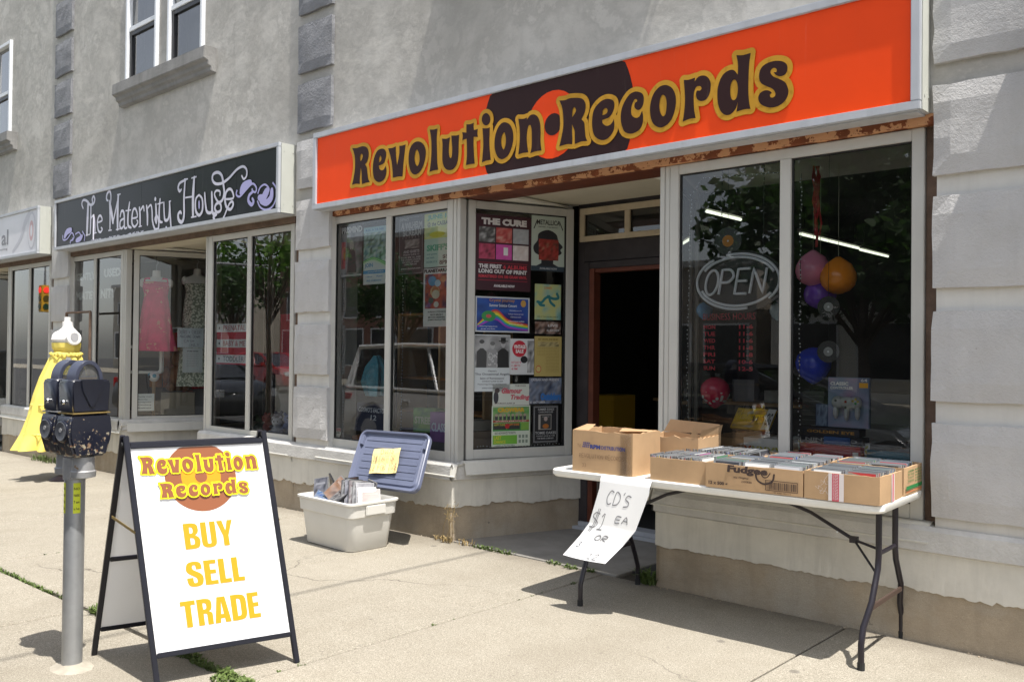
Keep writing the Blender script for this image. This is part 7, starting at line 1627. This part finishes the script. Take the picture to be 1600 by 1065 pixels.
tufts([(-12.5, 4.74, .2, 90), (-12.9, 4.74, .2, 90)], 'green weeds at the foot of the far left pilaster', 'weeds', M_grass, 7, .12)
tufts([(-4.98, 4.76, .09, 45), (-4.78, 4.79, .09, 25)], 'dry brown weeds at the foot of the corner by the bin', 'weeds', M_dry, 8, .07)
mb = MB(); q = random.Random(3)
for i in range(5):
    p = Vector((-4.93+q.uniform(-.06, .06), 4.73, 0)); P = [p]
    for k_ in range(4): p = p+Vector((q.uniform(-.03, .04), q.uniform(-.01, .01), q.uniform(.05, .09))); P.append(p)
    mb.tube(P, .0022, 4)
    for k_ in range(9): mb.ball(P[-1]+Vector((q.uniform(-.02, .02), q.uniform(-.02, .02), q.uniform(-.10, .02))), .004, n=6)
mb.build('dry_stalks', M_dry, None, label='tall dry weed stalks at the corner below the poster window', cat='weeds', kind='stuff')
tufts([(-3.49+rr.uniform(-.01, .01), 2.3+rr.random()*2.3, .02, 7) for i in range(11)]+[(-6.71, 2.3+rr.random()*2, .02, 6) for i in range(6)], 'tiny scattered weeds in the cross joints of the pavement', 'weeds', M_grass, 9, .022)
# crumbs, grit along the foot of the wall
mb = MB(); q = random.Random(4)
for i in range(260):
    x = q.uniform(-7, 0) if i % 3 else q.uniform(-13, -7)
    if -4.9 < x < -3.1: continue
    mb.ball((x, 4.79-abs(q.gauss(0, .018)), gz(x)+.002), q.uniform(.002, .006), n=6)
mb.build('wall_grit', M_base, None, label='crumbs of fallen render along the foot of the shop wall', cat='grit', kind='stuff')
# overhead wires: they draw the faint shadow line over the pavement and are mirrored in the windows
for i, (x, z, lb) in enumerate(((-2.05, 6.6, 'black overhead wire crossing the pavement above the doorway'),)):
    MB().tube([(x, -15.5, z+1.6), (x, -6, z+.5), (x, 0, z+.2), (x, 4.81, z)], .011, 6).build('overhead_wire', M_black, None, label=lb, cat='wire')

# ------------------------------------------------------------------ the street behind the camera, seen in the glass
M_bark = varied('bark', (.10, .075, .055), .95, .3, 14, ((30, .6, .02),))
def leafmat(name, c):
    m, t, b = base_mat(name, c, .5, 0, .4); n_ = N(t, 'ShaderNodeObjectInfo'); p = pos(t)
    t.links.new(ramp(t, noise(t, p, 3, 3), [(.3, mul(t, c, .6)), (.7, mul(t, c, 1.6))]), b.inputs['Base Color'])
    b.inputs['Transmission Weight'].default_value = 0
    tr = N(t, 'ShaderNodeBsdfTranslucent'); tr.inputs[0].default_value = (c[0]*1.9, c[1]*2.2, c[2]*1.2, 1); mx = N(t, 'ShaderNodeMixShader'); mx.inputs[0].default_value = .35
    o = t.nodes['Material Output']; t.links.new(b.outputs[0], mx.inputs[1]); t.links.new(tr.outputs[0], mx.inputs[2]); t.links.new(mx.outputs[0], o.inputs[0]); return m
M_leaf = leafmat('maple_leaf', (.10, .20, .03)); M_leafd = leafmat('dark_leaf', (.035, .075, .018))
def tree(x, y, h, cr, cz, label, seed, leaf=.11, n=5000, mat=None, tr=.12, z0=-.1):
    rr = random.Random(seed); t = empty('street_tree', (x, y, z0), 0, label, 'tree', 'street trees mirrored in the shop windows')
    tb = MB(); tb.tube([(0, 0, 0), (.05, .03, cz*.5), (0, .05, cz), (.1, 0, h*.85)], [tr, tr*.8, tr*.6, tr*.15], 10)
    cl = []
    for i in range(13):
        a = rr.uniform(0, 6.28); e = rr.uniform(-.5, 1); r_ = rr.uniform(.35, .85)*cr
        c = Vector((math.cos(a)*r_*math.cos(e), math.sin(a)*r_*math.cos(e), cz+(h-cz)*.5+(h-cz)*.42*math.sin(e))); cl.append((c, rr.uniform(.28, .5)*cr))
        tb.tube([(0, .03, cz*rr.uniform(.75, 1.05)), tuple(c*.5+Vector((0, 0, cz*.45))), tuple(c)], [tr*.4, tr*.22, tr*.05], 6)
    tb.build('trunk', M_bark, t, smooth=True); lb = MB()
    for i in range(n):
        c, r_ = cl[rr.randrange(len(cl))]; d = Vector((rr.gauss(0, 1), rr.gauss(0, 1), rr.gauss(0, .8))).normalized()*r_*rr.uniform(.5, 1.08)
        p = c+d; u = Vector((rr.gauss(0, 1), rr.gauss(0, 1), rr.gauss(0, .5))).normalized(); v = u.cross(Vector((rr.gauss(0, 1), rr.gauss(0, 1), rr.gauss(0, 1)))).normalized(); s_ = leaf*rr.uniform(.6, 1.2)
        lb.add([p-u*s_*.5, p+v*s_*.35, p+u*s_*.6, p-v*s_*.35], [(0, 1, 2, 3)])
    lb.build('crown', mat or M_leaf, t)
tree(-14.6, .35, 5.3, 1.75, 2.3, 'young street maple with a thin trunk mirrored in the maternity shop window', 3, .15, 3600, tr=.06, z0=-.05)
tree(-9.6, -15.8, 8.4, 4.4, 2.1, 'large dark leafy tree across the street mirrored in the right hand window', 5, .36, 13000, M_leafd, .2)
tree(-1.8, -16.3, 8.0, 3.6, 2.3, 'second leafy tree across the street right of the large dark one', 6, .34, 9000, M_leafd, .2)
tree(-29.5, -15.9, 6.2, 2.5, 2.2, 'small round tree across the street mirrored in the left hand window', 7, .22, 3500, M_leafd, .15)
tree(-24.0, -16.2, 7.0, 2.4, 3.0, 'slender tree across the street left of the walking man', 8, .22, 3200, M_leafd, .15)
tree(-44, -16.2, 7.0, 3.2, 2.6, 'distant street tree farthest down the road', 9, .28, 3200, M_leafd, .18)
def far_building(x0, x1, h, col, label, nb, nf, name='building', wincol=None, trim=None):
    t = empty(name, (x0, -21.2, -.12), 0, label, 'building'); m = varied('far_wall_'+name, col, .9, .1, .7, None); w = x1-x0
    MB().box(0, w, -9, 0, 0, h).build('wall', m, t); MB().box(-.1, w+.1, -9.1, .12, h+.001, h+.25).build('cornice', trim or M_joint, t)
    for f in range(nf):
        for i in range(nb):
            bx, bz = w*(i+.5)/nb, (.8 if f == 0 else 3.4+3.1*(f-1)); ww, hh = (w/nb*.36 if f == 0 else w/nb*.2), (1.9 if f == 0 else 1.6)
            o = MB().box(bx-ww-.08, bx+ww+.08, .001, .07, bz-.08, bz).box(bx-ww-.08, bx+ww+.08, .001, .07, bz+hh, bz+hh+.08).box(bx-ww-.08, bx-ww, .001, .06, bz+.001, bz+hh-.001).box(bx+ww, bx+ww+.08, .001, .06, bz+.001, bz+hh-.001).build('window', M_white, t)
            MB().quad((bx+ww, .02, bz), (bx-ww, .02, bz), (bx-ww, .02, bz+hh), (bx+ww, .02, bz+hh)).build('pane', M_farpane, o)
    return t
M_farpane = plain('far_window_glass', (.03, .035, .04), .1, 0, .8)
far_building(-15, 2, 4.4, (.78, .76, .70), 'long low pale building across the street behind the large tree', 6, 1, 'pale_building')
far_building(2.2, 14, 7.6, (.28, .13, .09), 'red brick building across the street to the right', 4, 2, 'brick_building')
far_building(-28, -15.6, 5.0, (.35, .31, .26), 'two toned grey brown building across the street behind the slender tree', 5, 1, 'grey_building')
far_building(-47, -33, 7.6, (.30, .16, .12), 'brick building far down the street with white windows', 5, 2, 'far_brick_building')
far_building(-70, -50, 6.2, (.45, .42, .36), 'pale distant building at the far end of the street', 6, 2, 'distant_building')
# parked cars along the kerb
def car(x, y, L, W_, H, paint, label, name, wagon=True, z=-.14):
    t = empty(name, (x, y, z), 0, label, 'car', 'cars parked along the kerb'); R2 = .33; a, b_ = R2+.22*L*.6, L-R2-.20*L*.55
    wa, wb = .19*L, .81*L
    def arch(cx, r, a0, a1, n=8): return [(cx+r*math.cos(rad(a0+(a1-a0)*i/n)), R2+r*math.sin(rad(a0+(a1-a0)*i/n))) for i in range(n+1)]
    low = [(0.03, .45), (.0, .62), (.02, .92), (.10, 1.0), (L-.95, .98), (L-.25, .86), (L-.03, .70), (L, .45), (L-.04, .25)]
    under = [(p[0], p[1]) for p in arch(wb, .40, 0, 180)] + [(p[0], p[1]) for p in arch(wa, .40, 0, 180)]
    poly = low + [(wb+.40, .22)] + under[:9] + [(wb-.40, .22), (wa+.40, .22)] + under[9:] + [(wa-.40, .22), (.06, .25)]
    bd = MB().prism(poly, -W_/2, W_/2); bd.v = [(v[0], v[1]*(1-max(0, v[2]-.5)*.30), v[2]) for v in bd.v]
    bd.build('body', paint, t, fixn=True, bevel=.05, smooth=True, sharp=40)
    g0, g1, g2, g3 = ((.12, 1.0), (.22, H-.06), (L*.60, H-.02), (L*.80, .98)) if wagon else ((.12, .99), (L*.25, H-.03), (L*.55, H-.02), (L*.80, .97))
    gh = [g0, g1, ((g1[0]+g2[0])/2, H), g2, g3]; n = len(gh); vs = []
    for s_ in (-1, 1): vs += [(p[0], s_*(W_/2-.15-(p[1]-.98)*.28), p[1]) for p in gh]
    mb = MB().add(vs, [tuple(range(n)), tuple(range(n, 2*n))[::-1]]+[((i+1) % n, i, n+i, n+(i+1) % n) for i in range(n)]); mb.build('greenhouse', M_carglass, t, fixn=True, bevel=.02)
    rf = MB(); vs = [(p[0], s_*(W_/2-.15-(p[1]-.98)*.28+.006), p[1]+.012) for s_ in (-1, 1) for p in gh[1:4]]; rf.add(vs, [(0, 1, 4, 3), (1, 2, 5, 4)]); rf.build('roof', paint, t)
    for s_ in (-1, 1):
        pl_ = MB()
        for fx2 in (.0, .33, .66, 1.0):
            xt = g1[0]+(g2[0]-g1[0])*fx2; xb = g0[0]+(g3[0]-g0[0])*(fx2*.9+.03); pl_.tube([(xb, s_*(W_/2-.15), .97), (xt, s_*(W_/2-.15-(H-1.0)*.28), H-.02)], .03, 6)
        zr = lambda z: s_*(W_/2-.15-(z-1.0)*.28)
        pl_.tube([(g0[0], zr(1.0), 1.0), (g1[0], zr(H-.03), H-.03), ((g1[0]+g2[0])/2, zr(H), H+.005), (g2[0], zr(H-.02), H-.02), (g3[0], zr(1.0), .99)], .045, 6); pl_.tube([(g0[0], zr(1.0), 1.0), (g3[0], zr(1.0), .99)], .03, 6)
        pl_.build('pillar', paint, t)
        MB().box(.02, .30, zr(.82)-.02, zr(.82)+.02, .66, .90).build('side_lamp', plain('red_lens', (.55, .015, .02), .2), t, bevel=.008)
        for cx in (wa, wb):
            wl = MB().lathe([(R2, -.1), (R2+.005, 0), (R2, .1)], (cx, s_*(W_/2-.12), R2), 24, M=Matrix.Rotation(rad(90), 4, 'X')).build('wheel', M_rubber, t, smooth=True, sharp=40)
            MB().lathe([(.20, -.108), (.20, .108)], (cx, s_*(W_/2-.12), R2), 20, M=Matrix.Rotation(rad(90), 4, 'X')).build('rim', M_signmetal, wl)
        MB().box(-.012, .05, s_*(W_/2-.18)-.12, s_*(W_/2-.18)+.12, .70, .92).build('tail_light', plain('red_lens', (.55, .015, .02), .2), t, bevel=.01)
        MB().box(L-.14, L-.02, s_*(W_/2-.25)-.14, s_*(W_/2-.25)+.14, .62, .78).build('headlight', plain('clear_lens', (.7, .7, .7), .1), t, bevel=.01)
        MB().box(L*.66, L*.66+.12, s_*(W_/2-.03)-.09, s_*(W_/2-.03)+.09, .98, 1.12).build('mirror', paint, t, bevel=.02)
        MB().box(.35*L, .35*L+.16, s_*(W_/2-.075)-.012, s_*(W_/2-.075)+.012, .80, .83).build('door_handle', paint, t)
    return t
M_silver = plain('silver_car_paint', (.80, .82, .85), .3, .15, .5, .6); M_carblack = plain('dark_car_paint', (.02, .022, .025), .2, .1, .5, .8); M_carglass = glassm('tinted_car_glass', .02, (.62, .66, .66), 1.5, .01); M_carred = plain('red_car_paint', (.35, .015, .015), .25, 0, .5, .6)
car(-12.0, -.12, 4.5, 1.75, 1.68, M_silver, 'silver estate car parked at the kerb, mirrored in the left window', 'parked_car')
car(-7.2, -.12, 4.35, 1.72, 1.45, M_carblack, 'dark saloon car parked nearest the camera, mirrored in the right window', 'parked_car', False)
car(-20.5, -.15, 4.3, 1.72, 1.48, M_carblack, 'dark hatchback parked farther along the kerb', 'parked_car')
car(-32, -9.5, 4.3, 1.72, 1.45, M_carred, 'red car standing in the far lane of the street', 'parked_car', False)
car(-3.5, -12.8, 4.4, 1.75, 1.5, M_silver, 'silver car parked on the far side of the street', 'parked_car', False)
# traffic signal hanging far up the street
t = empty('traffic_signal', (-35, -3.2, 2.75), 0, 'yellow traffic signal with a red light mirrored in the far left window', 'traffic signal')
MB().box(-.15, .15, -.17, .17, 0, .98).build('housing', plain('signal_yellow', (.70, .38, .02), .5), t, bevel=.02)
for i, c_ in enumerate(((.02, .06, .03), (.12, .08, .01), (.9, .03, .02))):
    m_ = emis('red_signal_light', c_, 1.3) if i == 2 else plain('dark_signal_lens', c_, .2)
    for s_ in (-1, 1): MB().lathe([(.11, 0), (.11, .02)], (s_*.15, 0, .2+.3*i), 16, M=Matrix.Rotation(rad(90*s_), 4, 'Y')).build('lens', m_, t)
    for s_ in (-1, 1): MB().lathe([(.11, 0), (.11, .02)], (0, s_*.17, .2+.3*i), 16, M=Matrix.Rotation(rad(-90*s_), 4, 'X')).build('lens', m_, t)
MB().tube([(0, 0, .98), (0, 0, 2.2), (0, -12.2, 2.5)], .05, 8).tube([(0, -12.2, 2.6), (0, -12.2, -2.9)], .1, 10).build('mast', M_galv, t, smooth=True)
# man walking past on the far pavement
def person(x, y, z, rz):
    me = D.meshes.new('person'); J = {'pel': (0, 0, .98), 'sp': (0, .01, 1.15), 'ch': (0, 0, 1.38), 'nk': (0, 0, 1.52), 'hd': (.01, 0, 1.62), 'hd2': (.015, 0, 1.74), 'shl': (0, .17, 1.44), 'shr': (0, -.17, 1.44), 'ell': (-.10, .22, 1.17), 'elr': (.08, -.22, 1.17), 'hal': (.03, .22, .95), 'har': (.24, -.2, 1.02),
        'hpl': (0, .09, .94), 'hpr': (0, -.09, .94), 'knl': (.16, .09, .52), 'knr': (-.08, -.09, .52), 'anl': (.30, .09, .10), 'anr': (-.36, -.09, .18), 'tol': (.46, .10, .07), 'tor': (-.26, -.10, .06)}
    rd = {'pel': .125, 'sp': .115, 'ch': .14, 'nk': .055, 'hd': .085, 'hd2': .075, 'shl': .065, 'shr': .065, 'ell': .042, 'elr': .042, 'hal': .03, 'har': .03, 'hpl': .10, 'hpr': .10, 'knl': .058, 'knr': .058, 'anl': .036, 'anr': .036, 'tol': .035, 'tor': .035}
    E_ = [('pel', 'sp'), ('sp', 'ch'), ('ch', 'nk'), ('nk', 'hd'), ('hd', 'hd2'), ('ch', 'shl'), ('ch', 'shr'), ('shl', 'ell'), ('shr', 'elr'), ('ell', 'hal'), ('elr', 'har'), ('pel', 'hpl'), ('pel', 'hpr'), ('hpl', 'knl'), ('hpr', 'knr'), ('knl', 'anl'), ('knr', 'anr'), ('anl', 'tol'), ('anr', 'tor')]
    ks = list(J); me.from_pydata([J[k_] for k_ in ks], [(ks.index(a), ks.index(b_)) for a, b_ in E_], []); o = D.objects.new('skin_source', me); COL.objects.link(o)
    m1 = o.modifiers.new('skin', 'SKIN'); m1.use_smooth_shade = True; sk = me.skin_vertices[0].data
    for i, k_ in enumerate(ks): sk[i].radius = (rd[k_], rd[k_]*(1.0 if k_ not in ('ch', 'sp', 'pel') else 1.15)); sk[i].use_root = k_ == 'pel'
    m2 = o.modifiers.new('sub', 'SUBSURF'); m2.levels = 2; m2.render_levels = 2
    dg = bpy.context.evaluated_depsgraph_get(); me2 = D.meshes.new_from_object(o.evaluated_get(dg)); D.objects.remove(o)
    me2.materials.clear()
    for m_ in (plain('skin_tone', (.42, .24, .16), .6), plain('white_tshirt', (.75, .75, .76), .8), plain('dark_shorts', (.03, .03, .04), .8), plain('dark_shoes', (.02, .02, .02), .6), plain('dark_hair', (.05, .035, .03), .8)): me2.materials.append(m_)
    for p in me2.polygons:
        c = p.center; i = 0
        if c.z > 1.66 or (c.z > 1.6 and c.x < -.02): i = 4
        elif c.z < .12: i = 3
        elif .55 < c.z < 1.02 and abs(c.y) < .19: i = 2
        elif 1.02 <= c.z < 1.53 and not (c.z < 1.24 and abs(c.y) > .17): i = 1
        p.material_index = i
    o = inst('person', me2, None, None, label='man in a white T-shirt and dark shorts walking along the far pavement', cat='person'); o.location = (x, y, z); o.rotation_euler.z = rz
person(-27.6, -16.3, -.12, rad(0))
